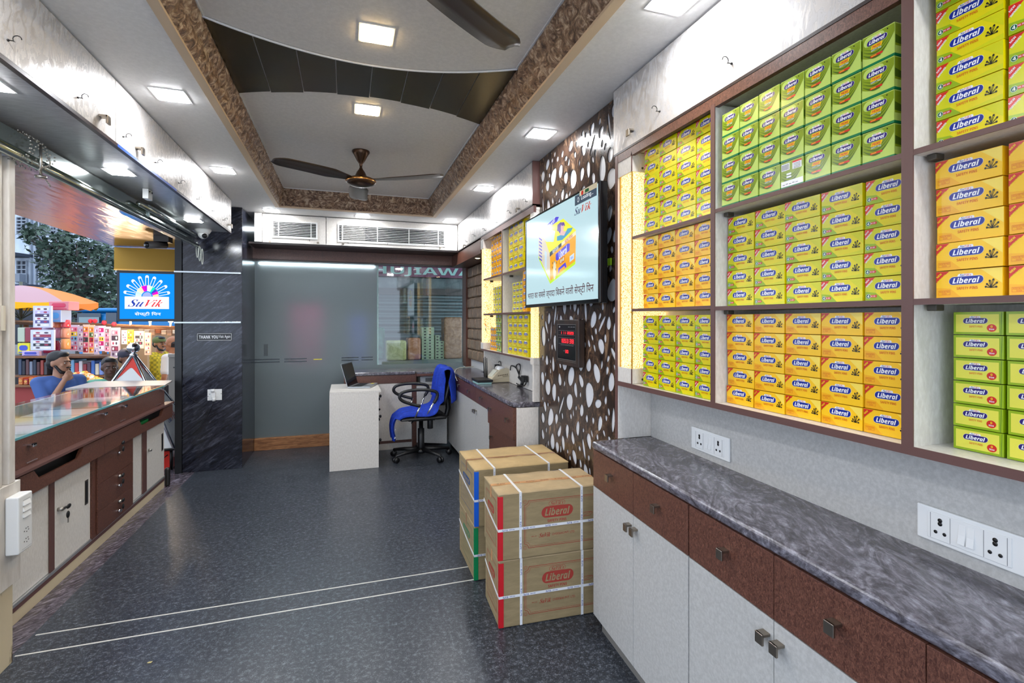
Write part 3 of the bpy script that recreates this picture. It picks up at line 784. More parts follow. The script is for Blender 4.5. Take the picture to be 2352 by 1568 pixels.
b = MB(); b.tube([(m_ - .008, PY0 - .04, zc + .03), (m_ - .008, PY0 - .04, zc + .058)], .016, WPL, 12); b.tube([(m_ + .0, PY0 - .04, zc - .022), (m_ + .0, PY0 - .04, zc - .055)], .014, WPL, 12); b.obj('plugs', t)
b = MB(); P = [atY(490, 925, PY0 - .02), atY(478, 950, PY0 - .01), atY(455, 985, PY0 - .008), atY(425, 1008, PY0 - .008), atY(418, 1010, PY0 - .03)]
b.tube(sm(P), .003, BLK, 6); P = [atY(x, y, PY0 - .006) for x, y in ((424, 880), (430, 905), (445, 920), (462, 927))]; b.tube(sm(P), .002, BLK, 6)
b.obj('cable', t)
# ================================================================== PRODUCT BOXES
def gl(n, r, g, b, rough=.22): return mat(n, rgb(r, g, b), rough)
K_NAVY = gl('print_navy', 16, 40, 142); K_VIO = gl('print_violet', 44, 26, 110); K_W = gl('print_white', 240, 240, 240)
K_RED = gl('print_red', 206, 36, 22); K_OR = gl('print_orange', 214, 96, 16); K_BLK = gl('print_black', 26, 24, 20)
K_LIME = gl('card_lime', 146, 176, 10); K_YEL = gl('card_yellow', 224, 208, 2); K_YG = gl('card_yellow_green', 206, 204, 8); K_DG = gl('print_dark_green', 20, 92, 50)
K_AMB = gl('card_amber', 252, 198, 26); K_AMBD = gl('card_deep_amber', 246, 176, 12); K_AMBL = gl('card_light_amber', 252, 220, 88)
K_PG = gl('card_pale_green', 184, 206, 98); K_PGD = gl('card_moss', 70, 96, 8); K_PGM = gl('card_olive_lime', 128, 150, 18); K_GRN = gl('card_green', 0, 112, 64)
K_PY = gl('card_soft_yellow', 228, 220, 76)
def logo(b, cx, cy, w, pill, e=.0004, full=True, sh=.12):
    h = w * .27
    if full: b.ppill(cx - w * .015, cy + h * .62, w * .46, h * .46, K_W, e + .0001, sh)
    b.ppill(cx, cy, w * 1.02, h * 1.06, K_W, e, sh); b.ppill(cx, cy, w, h, pill, e + .0002, sh)
    b.ptext(bold('Liberal', True), cx, cy, w * .80, h * .72, K_W, e + .0004, off=.012, shear=.05)
    if full:
        b.ptext(ital('Su'), cx - w * .12, cy + h * .70, w * .14, h * .30, K_NAVY, e + .0004, shear=.2)
        b.ptext(ital("Vik's"), cx + w * .06, cy + h * .70, w * .20, h * .30, K_RED, e + .0004, shear=.2)
def pins(b, cx, cy, s, e=.0005):
    for k, (dx, dy, an) in enumerate(((-.3, .05, 118), (-.12, .3, 78), (.12, .38, 60), (.34, .12, 35), (-.38, -.16, 160), (.3, -.2, 5))):
        t_ = math.radians(an); x0, y0 = cx - s * .05, cy - s * .25
        x1, y1 = cx + dx * s, cy + dy * s
        nx, ny = -(y1 - y0) * .09, (x1 - x0) * .09
        b.pline([(x0, y0), (x1 + nx, y1 + ny)], s * .035, K_BLK, e); b.pline([(x0, y0), (x1 - nx, y1 - ny)], s * .035, K_BLK, e)
        b.pell(x1, y1, s * .075, s * .085, K_BLK, e + .0001, 8)
def box_mesh(kind):
    b = MB(); W, Hh, D = {'no4': (.1235, .0605, .10), 'asst': (.1225, .0605, .10), 'prime': (.0795, .0785, .11), 'primeback': (.0795, .0785, .11), 'zero': (.0925, .0500, .09),
                          'small_y': (.128, .0615, .10), 'small_o': (.082, .050, .09), 'small_oo': (.10, .050, .09), 'tiny_y': (.075, .047, .07), 'tiny_yy': (.105, .047, .07)}[kind]
    base = {'no4': K_YEL, 'asst': K_AMB, 'prime': K_PG, 'primeback': K_PG, 'zero': K_LIME, 'small_y': K_YEL, 'small_o': K_AMBD, 'small_oo': K_AMBD, 'tiny_y': K_PY, 'tiny_yy': K_PY}[kind]
    r = .0015; b.box((r, 0, r * .4), (W - r, D, Hh - r * .6), base)
    b.plane((0, 0, 0), X3, Z3, -Y3)
    if kind in ('no4', 'asst'):
        lo, dk = (K_YEL, K_YG) if kind == 'no4' else (K_AMBL, K_AMB)
        q = K_LIME if kind == 'no4' else K_AMBD
        b.ppoly([(.002, .001), (.05, .001), (.030, .02), (.002, .036)], q, .0002)
        b.ppoly([(.002, .024), (.028, .021), (.042, Hh - .002), (.002, Hh - .002)], dk, .0003)
        b.ppoly([(.04, .001), (W - .002, .001), (W - .002, .012), (.08, .006)], dk, .0002)
        b.ppoly([(.085, Hh - .002), (W - .002, Hh * .45), (W - .002, Hh - .002)], lo if kind == 'asst' else dk, .0002)
        b.ppoly([(.0015, Hh - .026), (.027, Hh - .0015), (.0015, Hh - .0015)], K_RED, .0004)
        t1 = K_W if kind == 'no4' else gl('print_yellow', 248, 220, 20)
        b.ptext(bold('NEW'), .0075, Hh - .0095, .0125, .0042, t1, .0006, rot=.78)
        b.ptext(bold('IMPROVED'), .0125, Hh - .0165, .022, .0042, t1, .0006, rot=.78)
        pl = K_NAVY
        logo(b, .058, Hh * .62, .062, pl)
        b.ptext(bold('SAFETY PINS'), .060, Hh * .345, .038, .0058, K_OR, .0005)
        pins(b, .103, Hh * .42, .026)
        if kind == 'no4':
            b.pell(.010, .0125, .0058, .0058, K_W, .0004, 18); b.pell(.010, .0125, .0052, .0052, K_DG, .0005, 18); b.ptext(bold('4'), .010, .0125, None, .007, K_W, .0007)
            b.ppoly([(.0155, .0095), (.0285, .0095), (.0285, .0075), (.0325, .0125), (.0285, .0175), (.0285, .0155), (.0155, .0155)], K_RED, .0004)
            b.ptext(bold('NO. SIZE'), .0225, .0125, .0115, .0030, K_W, .0006)
        else:
            for rr in ((.006, .0075, .029, .0081), (.006, .0169, .029, .0175), (.006, .0075, .0065, .0175), (.0285, .0075, .029, .0175)): b.prect(*rr, K_OR, .0004)
            b.ptext('ASSORTED', .0175, .0145, .020, .0035, K_OR, .0005); b.ptext('SIZE', .0175, .0104, .009, .0030, K_OR, .0005)
    elif kind in ('prime', 'primeback'):
        b.prect(.0015, .001, W - .0015, .006, K_GRN, .0002)
        b.box((r, -.0004, .0), (W - r, D, .005), K_GRN)
        # swoosh
        P = [(.002, .030)] + [(.002 + (W - .004) * i / 10, .027 - .012 * math.sin(i / 10 * PI) + .030 * (i / 10) ** 3) for i in range(11)] + [(W - .0018, Hh - .003), (.0018, Hh - .003)]
        b.ppoly(P, K_PGM, .0002)
        for a_, wd in ((0, .007), (.008, .004), (.015, .0025)):
            up = [(.004 + (W - .008) * i / 12, .034 + a_ - .016 * math.sin(i / 12 * PI * .9) + .026 * (i / 12) ** 2.4) for i in range(13)]
            dn = [(x, y - wd * math.sin(min(1, i / 12 + .05) * PI)) for i, (x, y) in enumerate(up)]
            b.ppoly(dn + up[::-1], K_PGD, .0003)
        if kind == 'prime':
            b.ppill(.03, Hh * .79, .05, .024, K_PG, .0004, .1)
            logo(b, .037, Hh * .73, .048, K_VIO)
            b.ppoly([(.022, Hh * .50), (.048, Hh * .50), (.051, Hh * .62), (.025, Hh * .62)], gl('print_gold', 240, 196, 20), .0006)
            b.ptext(bold('PRIME', True), .0365, Hh * .56, .021, .0062, K_RED, .0008); b.ptext('SAFETY PINS', .0355, Hh * .46, .024, .0042, K_W, .0008)
            b.ppill(.036, Hh * .285, .030, .005, K_RED, .0005); b.prect(.024, Hh * .275, .036, Hh * .295, gl('print_gold', 240, 196, 20), .0007)
            b.prect(.034, Hh * .21, .046, Hh * .225, K_PGD, .0006)
            b.pell(.062, Hh * .90, .0016, .0016, K_BLK, .0006, 10)
        else:
            b.prect(.003, .006, W - .003, .022, K_W, .0005); [b.prect(.008 + i * .011, .011 + (i % 2) * .001, .016 + i * .011, .0125 + (i % 2) * .001, K_BLK, .0007) for i in range(5)]
            b.prect(.004, Hh - .026, .032, Hh - .006, K_W, .0005)
            for i in range(11): b.prect(.006 + i * .0022, Hh - .024, .0068 + i * .0022 + (.0006 if i % 3 == 0 else 0), Hh - .008, K_BLK, .0007)
            b.prect(.042, Hh - .028, .072, Hh - .008, K_W, .0005); b.prect(.042, Hh - .010, .072, Hh - .005, K_RED, .0006)
            for i in range(4): b.prect(.045, Hh - .026 + i * .004, .069, Hh - .0246 + i * .004, K_BLK, .0007)
            for z in (.030, .038): b.prect(.022, z, .038, z + .005, K_W, .0007)
        # side towards the entrance
        b.plane((W - r, 0, 0), Y3, Z3, X3); b.prect(.002, .024, D - .002, Hh - .003, K_PGM, .0002); b.prect(0, .0, D, .006, K_GRN, .0003)
        b.ppoly([(.002, .03), (D * .5, .026), (D - .002, .04), (D - .002, .048), (D * .5, .036), (.002, .05)], K_PGD, .0003)
        b.ppill(D * .62, Hh * .7, .05, .014, K_VIO, .0005); b.ptext(bold('Liberal', True), D * .62, Hh * .7, .036, .009, K_W, .0007)
        b.prect(.035, .014, .07, .022, gl('print_maroon', 110, 24, 40), .0005)
    elif kind == 'zero':
        b.prect(.006, .0055, W - .009, Hh - .006, K_PY, .0003)
        logo(b, .042, Hh * .60, .044, K_VIO)
        b.ptext(bold('SAFETY PINS'), .043, Hh * .355, .024, .0042, K_OR, .0005)
        b.pell(.071, Hh * .30, .0085, .0080, K_RED, .0004, 20); b.ptext(bold('0'), .071, Hh * .36, None, .0048, gl('print_yellow', 248, 220, 20), .0006); b.ptext(bold('Size'), .071, Hh * .25, .009, .0035, K_W, .0006)
        b.pline([(W - .006, .001), (W - .0045, Hh - .002)], .0005, K_DG, .0003)
    else:
        if kind == 'small_y': b.ppoly([(.002, Hh - .018), (.016, Hh - .002), (.002, Hh - .002)], K_RED, .0003)
        if kind in ('small_o', 'small_oo'): b.ppoly([(.002, Hh - .012), (.012, Hh - .002), (.002, Hh - .002)], K_RED, .0003)
        pw = W * .62
        b.ppill(W / 2, Hh * .62, pw, Hh * .26, K_NAVY, .0003, .1); b.ptext(bold('Liberal', True), W / 2, Hh * .62, pw * .78, Hh * .16, K_W, .0006)
        b.ppill(W / 2, Hh * .80, pw * .5, Hh * .11, K_W, .0003, .1)
        b.prect(W * .25, Hh * .33, W * .75, Hh * .39, K_OR, .0003); b.pline([(W * .6, Hh * .1), (W * .85, Hh * .28)], .001, K_BLK); b.pline([(W * .65, Hh * .26), (W * .85, Hh * .1)], .001, K_BLK)
    return b.mesh('box_' + kind), W, Hh
_BM = {}
def boxes(kind, x, y0, z0, cols, rows, bay, grp, what, jx=.004, pitch=None, skip=(), alt=None, side='from television', topn=None, sx=1.):
    """stack rows x cols of one kind; row order from the shelf up, column order along the wall"""
    for c in range(cols):
        nr = rows if topn is None else topn[c]
        y = y0 - c * (pitch or (_BMget(kind)[1] * sx + .0009))
        for r in range(nr):
            if (c, r) in skip: continue
            k = kind
            if alt and (c, r) in alt: k = alt[(c, r)]
            me, W, Hh = _BMget(k)
            o = bpy.data.objects.new('carton_small', me); COL.objects.link(o)
            o.name = 'safety_pin_box'
            hj = random.uniform(-.0012, .0012)
            o.location = (x + random.uniform(-.0004, jx) * (1 if r < nr - 1 else 1.4), y + hj, z0 + r * (Hh + .0004) + .0005)
            o.rotation_euler = (0, 0, -PI / 2 + random.uniform(-.012, .012))
            o.scale = (sx, 1, 1)
            pos = ('bottom row' if r == 0 else ('top row' if r == nr - 1 else '%s row up' % ORD[r]))
            w2 = what if k == kind else 'turned green box back'
            tag(o, '%s, %s, %s column %s, %s' % (w2, pos, ORD[c], side, bay), 'box', grp)
def _BMget(k):
    if k not in _BM: _BM[k] = box_mesh(k)
    return _BM[k]

# ================================================================== NEAR SHELF UNIT (over the worktop)
SX, SBACK = 1.205, 1.40
ZB, ZM, ZU = 1.137, 1.470, 1.802       # top faces of the boards
t = thing('shelf_unit', (1.3, .8, .87), 'big open cream shelf unit with brown edges packed with boxes above the long worktop', 'shelf')
def board(x0, y0, y1, ztop, th, par, nm='shelf'):
    o = MB().box((x0 + .002, y0, ztop - th), (SBACK, y1, ztop), LAM).obj(nm, par)
    MB().box((x0 - .0005, y0, ztop - th - .0005), (x0 + .002, y1, ztop + .0005), BRNE).obj('edge_band', o)
    return o
MB().box((SBACK, -.45, .87), (SBACK + .012, 2.088, 2.19), LAM).obj('back_panel', t)
o = MB().box((SX + .002, 2.068, .868), (SBACK, 2.088, 2.19), LAM).obj('side_panel', t)
MB().box((SX - .0005, 2.0675, .868), (SX + .002, 2.0885, 2.19), BRNE).obj('edge_band', o)
D1a, D1b, D2a, D2b = 1.437, 1.416, .806, .781
for a, c in ((D1a, D1b), (D2a, D2b), (.14, .118)):
    o = MB().box((SX + .002, c + .001, ZB), (SBACK, a - .001, 2.165), LAM).obj('divider', t)
    MB().box((SX - .001, c, ZB), (SX + .002, a, 2.165), BRNE).obj('edge_band', o)
board(SX, -.4, 2.066, ZB, .019, t, 'bottom_board')
board(SX, D1a, 1.944, ZM + .002, .011, t); board(SX, D1a, 1.94, 1.792, .012, t)
for a, c in ((D2a, D1b), (.14, D2b)):
    board(SX, a, c, ZM - .002, .0125, t); board(SX, a, c, ZU, .0115, t)
    for z in (ZM - .002 - .0125, ZU - .0115):
        MB().box((1.235, c - .028, z - .014), (1.262, c - .008, z), mat('shelf_bracket', rgb(70, 64, 54), .4)).obj('bracket', t, .002)
MB().box((SX, -.4, 2.155), (SX + .018, 2.088, 2.192), BRN).obj('header', t)
MB().box((SX + .02, -.4, 2.172), (SBACK, 2.066, 2.188), LAM).obj('top_board', t)
# blocks framing the lit column
for z0, z1 in ((2.085, 2.170), (ZB + .001, 1.205)):
    o = MB().box((SX + .002, 1.948, z0), (SBACK, 2.066, z1), LAM).obj('column_block', t, .001)
    MB().box((SX, 1.944, z0), (SX + .003, 1.950, z1), BRNE).obj('edge_band', o)
    bb = MB(); bb.tube([(1.262, 1.9482, z0 + .018), (1.262, 1.9462, z0 + .018)], .005, DKM, 10); bb.obj('screw', t)
t = thing('lit_acrylic_column', (1.3, 2.0, 1.65), 'glowing gold flecked acrylic light column at the television end of the big shelf unit', 'light')
MB().box((SX + .006, 1.952, 1.206), (SBACK - .01, 2.045, 2.084), STRIP).obj('column', t, .002)
b = MB()
for y in (1.949, 2.046): b.box((SX + .002, y - .002, 1.206), (SX + .007, y + .002, 2.084), mat('gold_edge', rgb(210, 160, 60), .3, .6))
b.obj('edge_strip', t)

GA = 'boxes in the bay beside the lit column'
boxes('no4', 1.232, 1.890, 1.792, 4, 6, 'top shelf, column bay', 'yellow green boxes, upper bay by the column', 'yellow green box', sx=.915)
boxes('asst', 1.228, 1.893, ZM + .002, 4, 5, 'middle shelf, column bay', 'amber boxes, middle bay by the column', 'amber assorted box', sx=.922)
boxes('no4', 1.228, 1.893, ZB, 4, 5, 'bottom shelf, column bay', 'yellow green boxes, lowest bay by the column', 'yellow green box', sx=.915)
boxes('prime', 1.212, 1.392, ZU, 7, 4, 'top shelf, wide bay', 'green prime boxes, wide bay', 'green swirl box', jx=.002, pitch=.0812, alt={(3, 0): 'primeback'})
boxes('no4', 1.25, 1.409, ZM - .002, 5, 5, 'middle shelf, wide bay', 'yellow green boxes, wide bay', 'yellow green box', sx=.967)
boxes('asst', 1.25, 1.410, ZB, 5, 5, 'bottom shelf, wide bay', 'amber boxes, wide bay', 'amber assorted box', sx=.975)
boxes('no4', 1.25, .765, ZU, 2, 6, 'top shelf, end bay', 'yellow green boxes, end bay', 'yellow green box', pitch=.130)
boxes('asst', 1.25, .765, ZM - .002, 2, 5, 'middle shelf, end bay', 'amber boxes, end bay', 'amber assorted box', pitch=.130)
boxes('zero', 1.281, .750, ZB, 2, 6, 'bottom shelf, end bay', 'lime edged boxes, end bay', 'lime edged yellow box', pitch=.0955)

# ================================================================== OVERHEAD CABINETS, right
t = thing('overhead_cabinet', (1.3, .8, 2.35), 'white pearl fronted high cabinet over the big box shelves', 'cabinet')
MB().box((SX + .019, -.6, 2.203), (1.449, 2.10, CZ - .004), LAM).obj('body', t)
MB().box((SX - .001, -.6, 2.193), (1.449, 2.102, 2.2025), DKE).obj('bottom_edge', t)
dd = [MB().box((SX, .20, 2.203), (SX + .018, 2.104, CZ - .007), PEARL).obj('door', t, .0008), MB().box((SX, -.6, 2.203), (SX + .018, .197, CZ - .007), PEARL).obj('door', t, .0008)]
for px, py_ in ((1681, 146), (1516, 256)):
    p = atX(px, py_, SX); hook(dd[0], p, (-1, 0, 0), (0, 1, 0), 1.2)
p = atX(1453, 300, SX); h = MB(); lhandle(h, (SX, p.y, p.z), (-1, 0, 0), (0, 1, 0), 1.1); h.obj('handle', dd[0], .001)
t = thing('overhead_cabinet', (1.3, 4.3, 2.35), 'white pearl fronted high cabinet over the far shelf unit', 'cabinet')
MB().box((SX + .019, 3.20, LOFTZ), (1.449, 5.60, CZ - .004), LAM).obj('body', t)
MB().box((SX - .001, 3.185, LOFTZ - .012), (1.449, 5.60, LOFTZ - .001), DKE).obj('bottom_edge', t)
MB().box((SX - .001, 3.185, LOFTZ - .012), (SX + .06, 3.199, CZ - .004), BRNE).obj('end_edge', t)
dd = [MB().box((SX, 3.20, LOFTZ), (SX + .018, 5.592, CZ - .008), PEARL).obj('door', t, .0008)]
for px, py_ in ((1211, 463), (1174, 489), (1142, 511), (1116, 529), (1092, 542), (1073, 555)):
    p = atX(px, py_, SX); hook(dd[0], p, (-1, 0, 0), (0, 1, 0), 1.1)
for px, py_ in ((1193, 479), (1069, 563)):
    p = atX(px, py_, SX); h = MB(); lhandle(h, (SX, p.y, p.z), (-1, 0, 0), (0, 1, 0), 1.1); h.obj('handle', dd[0], .001)

# ================================================================== NEAR BASE CABINET + WORKTOP
WT = .867
an = math.atan2(-1, -.05)          # along the front, towards the entrance
R0 = Matrix.Translation((1.078, 2.066, 0)) @ Matrix.Rotation(an, 4, 'Z')   # local x along the front, local y towards the wall (+90 deg)
def fx(px):   # distance along the front for a pixel column
    r = ray(px, 700); o = Vector((1.078, 2.066)); d = Vector((math.cos(an), math.sin(an)))
    # solve r*t = o + d*k
    det = r.x * (-d.y) - (-d.x) * r.y; tt = (o.x * (-d.y) - (-d.x) * o.y) / det
    return (Vector((r.x * tt, r.y * tt)) - o).dot(d)
t = bpy.data.objects.new('base_cabinet', None); COL.objects.link(t); t.matrix_world = R0; WM[t.name] = R0
tag(t, 'long base cabinet of brown drawers over cream doors under the near worktop', 'cabinet')
def rp(b, nm, par=t, bev=0.):
    b.v = [tuple(R0 @ Vector(v)) for v in b.v]; return b.obj(nm, par, bev)
rp(MB().box((.002, .019, .075), (2.6, .30, .831), LAM), 'body')
rp(MB().box((.02, .035, 0), (2.6, .30, .075), mat('grey_plinth', rgb(120, 116, 110), .6)), 'plinth')
cols = [0, fx(1454.4), fx(1581.5), fx(1777), fx(2126.7), fx(2126.7) + .33, fx(2126.7) + .66]
b1 = .664
for i in range(len(cols) - 1):
    x0, x1 = cols[i] + .0012, cols[i + 1] - .0012
    if i == 1: x1 -= .002
    if i == 2: x0 += .002
    d = rp(MB().box((x0, 0, b1 + .0015), (x1, .018, .829), BRN), 'drawer_front', bev=.0008)
    cx = (x0 + x1) / 2
    h = MB(); h.M = R0; lhandle(h, (cx, 0, .765), (0, -1, 0), (1, 0, 0), 1.05); h.M = None; h.obj('knob', d, .001)
    e = rp(MB().box((x0, 0, .076), (x1, .018, b1 - .0015), LAMD), 'door', bev=.0008)
    kx = x1 - .022 if i % 2 == 0 else x0 + .022
    h = MB(); h.M = R0; lhandle(h, (kx, 0, .620), (0, -1, 0), (1, 0, 0), 1.05); h.M = None; h.obj('knob', e, .001)
b = MB()
A_, B_, C_, D_ = Vector((1.072, 2.072)), Vector((.952, -.4)), Vector((1.40, -.4)), Vector((1.40, 2.072))
pr = [(0, 0), (.012, .0), (.012, 0)]
b.prism([(A_.x, A_.y, .833), (B_.x, B_.y, .833), (C_.x, C_.y, .833), (D_.x, D_.y, .833)], (0, 0, .034), GRAN)
o = b.obj('worktop', None, .012, 4); tag(o, 'long swirled grey granite worktop in front of the socket plates', 'worktop')
# sloping wall lining behind the worktop
b = MB(); b.prism([(1.386, 2.066, WT), (1.30, .30, WT), (1.27, -.38, WT), (1.399, -.38, WT), (1.399, 2.066, WT)], (0, 0, ZB - .02 - WT), LAMD)
o = b.obj('splashback'); tag(o, 'cream laminate splashback between the worktop and the big shelves', 'wall panel')
# socket plates on the lining
wd_ = Vector((1.386 - 1.30, 2.066 - .30, 0)).normalized(); wn = Vector((-wd_.y, wd_.x, 0)); wu = -wd_
def lineX(px):
    r = ray(px, 700); o_ = Vector((1.386, 2.066)); d = Vector((wu.x, wu.y)); det = r.x * (-d.y) + d.x * r.y
    tt = (o_.x * (-d.y) + d.x * o_.y) / det; return r.x * tt, r.y * tt
def switchplate(px0, pyt0, px1, pyb0, label):
    x0, y0 = lineX(px0); x1, y1 = lineX(px1)
    zt = EYE + ray(px0, pyt0).z * (x0 / ray(px0, pyt0).x); zb_ = EYE + ray(px0, pyb0).z * (x0 / ray(px0, pyb0).x)
    W_ = math.hypot(x1 - x0, y1 - y0); H_ = zt - zb_
    Rm = Matrix((( wu.x, -wn.x, 0, x0), (wu.y, -wn.y, 0, y0), (0, 0, 1, zb_), (0, 0, 0, 1)))
    t = bpy.data.objects.new('switch_plate', None); COL.objects.link(t); t.matrix_world = Rm; WM[t.name] = Rm
    tag(t, label, 'socket plate', 'socket plates over the near worktop')
    b = MB(); b.M = Rm; b.box((0, -.009, 0), (W_, -.0004, H_), WPL); b.M = None; b.obj('plate', t, .003, 3)
    b = MB(); b.M = Rm; b.box((W_ * .12, -.0115, H_ * .12), (W_ * .88, -.008, H_ * .88), WPL); b.M = None; b.obj('insert', t, .001)
    b = MB(); b.M = Rm
    for f in (.25, .75):
        cx = W_ * f
        for dx, dz, r in ((0, .20, .0055), (0, .10, .0055), (-.13, -.16, .0045), (.13, -.16, .0045)):
            b.tube([(cx + dx * H_ * .9, -.0118, H_ * .5 + dz * H_), (cx + dx * H_ * .9, -.0124, H_ * .5 + dz * H_)], r * H_ / .09, HOLE, 10)
        for xx in (cx - H_ * .26, cx + H_ * .26): b.box((xx - .0004, -.0119, H_ * .14), (xx + .0004, -.0114, H_ * .86), GREYL)
    b.M = None; b.obj('socket_holes', t)
    for f in (.46, .54):
        b = MB(); b.M = Rm; cx = W_ * f; hw = W_ * .033
        b.prism([(cx - hw, -.011, H_ * .22), (cx - hw, -.017, H_ * .25), (cx - hw, -.0135, H_ * .5), (cx - hw, -.0118, H_ * .78), (cx - hw, -.011, H_ * .78)], (2 * hw, 0, 0), WPL); b.M = None
        b.obj('rocker', t, .0006)
switchplate(1592, 978, 1679, 1027, 'white switch and socket plate beside the shelf side panel')
switchplate(2112, 1152, 2368, 1228, 'bigger looking white switch plate at the picture edge above the worktop')
# ================================================================== PEBBLE CUT WALL PANEL
def cut_panel():
    y0, y1, z0, z1 = 2.09, 3.163, .01, CZ - .004
    LOOPS = []
    def spl(P):
        LOOPS.append(P)
    spl([(y0, z0), (y1, z0), (y1, z1), (y0, z1)])
    rnd = random.Random(11); items = []; tries = 0
    while tries < 16000:
        tries += 1; k = rnd.random() + (tries < 5000) * .3
        if k > .9: a, bb = rnd.uniform(.048, .070), rnd.uniform(.034, .050)
        elif k > .4: a, bb = rnd.uniform(.032, .050), rnd.uniform(.021, .033)
        else: a, bb = rnd.uniform(.014, .026), rnd.uniform(.011, .017)
        if rnd.random() < .12: a, bb = rnd.uniform(.05, .08), rnd.uniform(.012, .018)
        th = PI / 2 + rnd.gauss(0, .45); x = rnd.uniform(y0 + .03, y1 - .03); z = rnd.uniform(z0 + .04, z1 - .04)
        # keep the outline inside
        ex = abs(a * math.cos(th)) + bb; ez = abs(a * math.sin(th)) + bb * .6
        if x - ex < y0 + .006 or x + ex > y1 - .006 or z - ez < z0 + .006 or z + ez > z1 - .006: continue
        circ = [(x + math.cos(th) * a * f, z + math.sin(th) * a * f, bb * (1 if abs(f) < .3 else .8)) for f in (-.7, -.35, 0, .35, .7)]
        ok = True; g_ = rnd.choice((.008, .011, .016))
        for it in items:
            if abs(it[0][2][0] - x) > .16 or abs(it[0][2][1] - z) > .16: continue
            for p in circ:
                for q in it[0]:
                    if (p[0] - q[0]) ** 2 + (p[1] - q[1]) ** 2 < (p[2] + q[2] + g_) ** 2: ok = False; break
                if not ok: break
            if not ok: break
        if not ok: continue
        items.append((circ, x, z, a, bb, th, rnd.uniform(-.35, .35), rnd.uniform(-.25, .25)))
    for _, x, z, a, bb, th, sk, bend in items:
        P = []
        for k in range(20):
            t_ = 2 * PI * k / 20; u = a * math.cos(t_); w = bb * math.sin(t_) * (1 + sk * math.cos(t_)) + bend * bb * (math.cos(t_) ** 2 - .5)
            P.append((x + u * math.cos(th) - w * math.sin(th), z + u * math.sin(th) + w * math.cos(th)))
        spl(P)
    from mathutils.geometry import delaunay_2d_cdt
    V = []; E_ = []
    for P in LOOPS:
        k = len(V); V += [Vector(p) for p in P]; E_ += [(k + i, k + (i + 1) % len(P)) for i in range(len(P))]
    vo, eo, fo, _a, _b, _c2 = delaunay_2d_cdt(V, E_, [], 0, 1e-5)
    HB_ = [(P, min(p[0] for p in P), max(p[0] for p in P), min(p[1] for p in P), max(p[1] for p in P)) for P in LOOPS[1:]]
    def inside(x, y):
        for P, a0, a1, c0, c1 in HB_:
            if a0 < x < a1 and c0 < y < c1:
                r = False; j = len(P) - 1
                for i in range(len(P)):
                    if (P[i][1] > y) != (P[j][1] > y) and x < (P[j][0] - P[i][0]) * (y - P[i][1]) / (P[j][1] - P[i][1]) + P[i][0]: r = not r
                    j = i
                if r: return True
        return False
    b = MB(); F1 = []; n = len(vo)
    for f in fo:
        x = sum(vo[i].x for i in f) / len(f); y = sum(vo[i].y for i in f) / len(f)
        if not inside(x, y): F1.append(tuple(f))
    vs = [(TVX - .003, p.x, p.y) for p in vo] + [(TVX + .002, p.x, p.y) for p in vo]
    fs = []
    for f in F1:
        A0, B0, C0 = vo[f[0]], vo[f[1]], vo[f[2]]
        ccw = (B0.x - A0.x) * (C0.y - A0.y) - (B0.y - A0.y) * (C0.x - A0.x) > 0
        g = tuple(reversed(f)) if ccw else f
        fs.append(g); fs.append(tuple(n + i for i in reversed(g)))
    cnt = {}
    for f in F1:
        for i in range(len(f)):
            e = (f[i], f[(i + 1) % len(f)]); cnt[e] = 1
    for (a_, c_) in list(cnt):
        if (c_, a_) not in cnt: fs.append((a_, c_, n + c_, n + a_))
    b.add(vs, fs, TVW)
    me = b.mesh('cut_board')
    return me
t = thing('pebble_wall_panel', (1.27, 2.85, 0), 'dark brown decorative wall panel cut with white pebble shaped openings behind the television', 'wall panel')
me = cut_panel(); o = bpy.data.objects.new('cut_board', me); COL.objects.link(o); attach(o, t)
MB().box((TVX + .003, 2.09, .005), (TVX + .03, 3.163, CZ - .003), mat('pebble_backing', rgb(214, 216, 222), .35)).obj('white_backing', t)
MB().box((TVX + .031, 2.11, .005), (1.448, 3.163, CZ - .004), mat('wall_core', rgb(120, 112, 104), .7)).obj('core', t)

# ================================================================== TELEVISION
TX = 1.155
def yt(px): return yX(px, TX)
ya, yb = yt(1207.5), yt(1377); za, zb2 = atX(1207.5, 704, TX).z, atX(1207.5, 507, TX).z
zb2 = (zb2 + atX(1379, 413, TX).z) / 2; za = (za + atX(1377, 699, TX).z) / 2
t = thing('television', (1.2, (ya + yb) / 2, (za + zb2) / 2), 'wall mounted flat television showing a yellow box of pins on a pale blue screen', 'television')
MB().box((TX + .002, yb, za), (TX + .045, ya, zb2), BLKG).obj('casing', t, .004)
fr = MB(); q = .011
for a, c in (((yb, za), (ya, za + .02)), ((yb, zb2 - q), (ya, zb2)), ((yb, za + .02), (yb + q, zb2 - q)), ((ya - q, za + .02), (ya, zb2 - q))): fr.box((TX - .003, a[0], a[1]), (TX + .003, c[0], c[1]), BLKG)
fr.obj('bezel', t, .0015)
SW_, SH_ = ya - yb - 2 * q, zb2 - za - q - .02
TVB = MB(); TVB.plane((TX + .0005, ya - q, za + .02), -Y3, Z3, -X3)
def te(n, r, g, bl, s=.95):
    m = mat('screen_' + n, (.02, .02, .02, 1), .12, 0, rgb(r, g, bl), s); return m
TVB.prect(0, 0, SW_, SH_, te('blue', 186, 218, 226), 0); TVB.obj('screen', t)
b = MB(); b.plane((TX + .0005, ya - q, za + .02), -Y3, Z3, -X3)
def sxy(px, py_):     # picture of the screen: pixel on the photographed screen -> screen coords
    p = atX(px, py_, TX); return (ya - q - p.y), p.z - za - .02
def zz(x, y): return sxy(1190 + x / 4.9, 400 + y / 4.9)
def zp(*P): return [zz(*p) for p in P]
b.ppoly(zp((240, 650), (510, 500), (655, 630), (360, 900)), te('lemon', 234, 234, 20), .001)
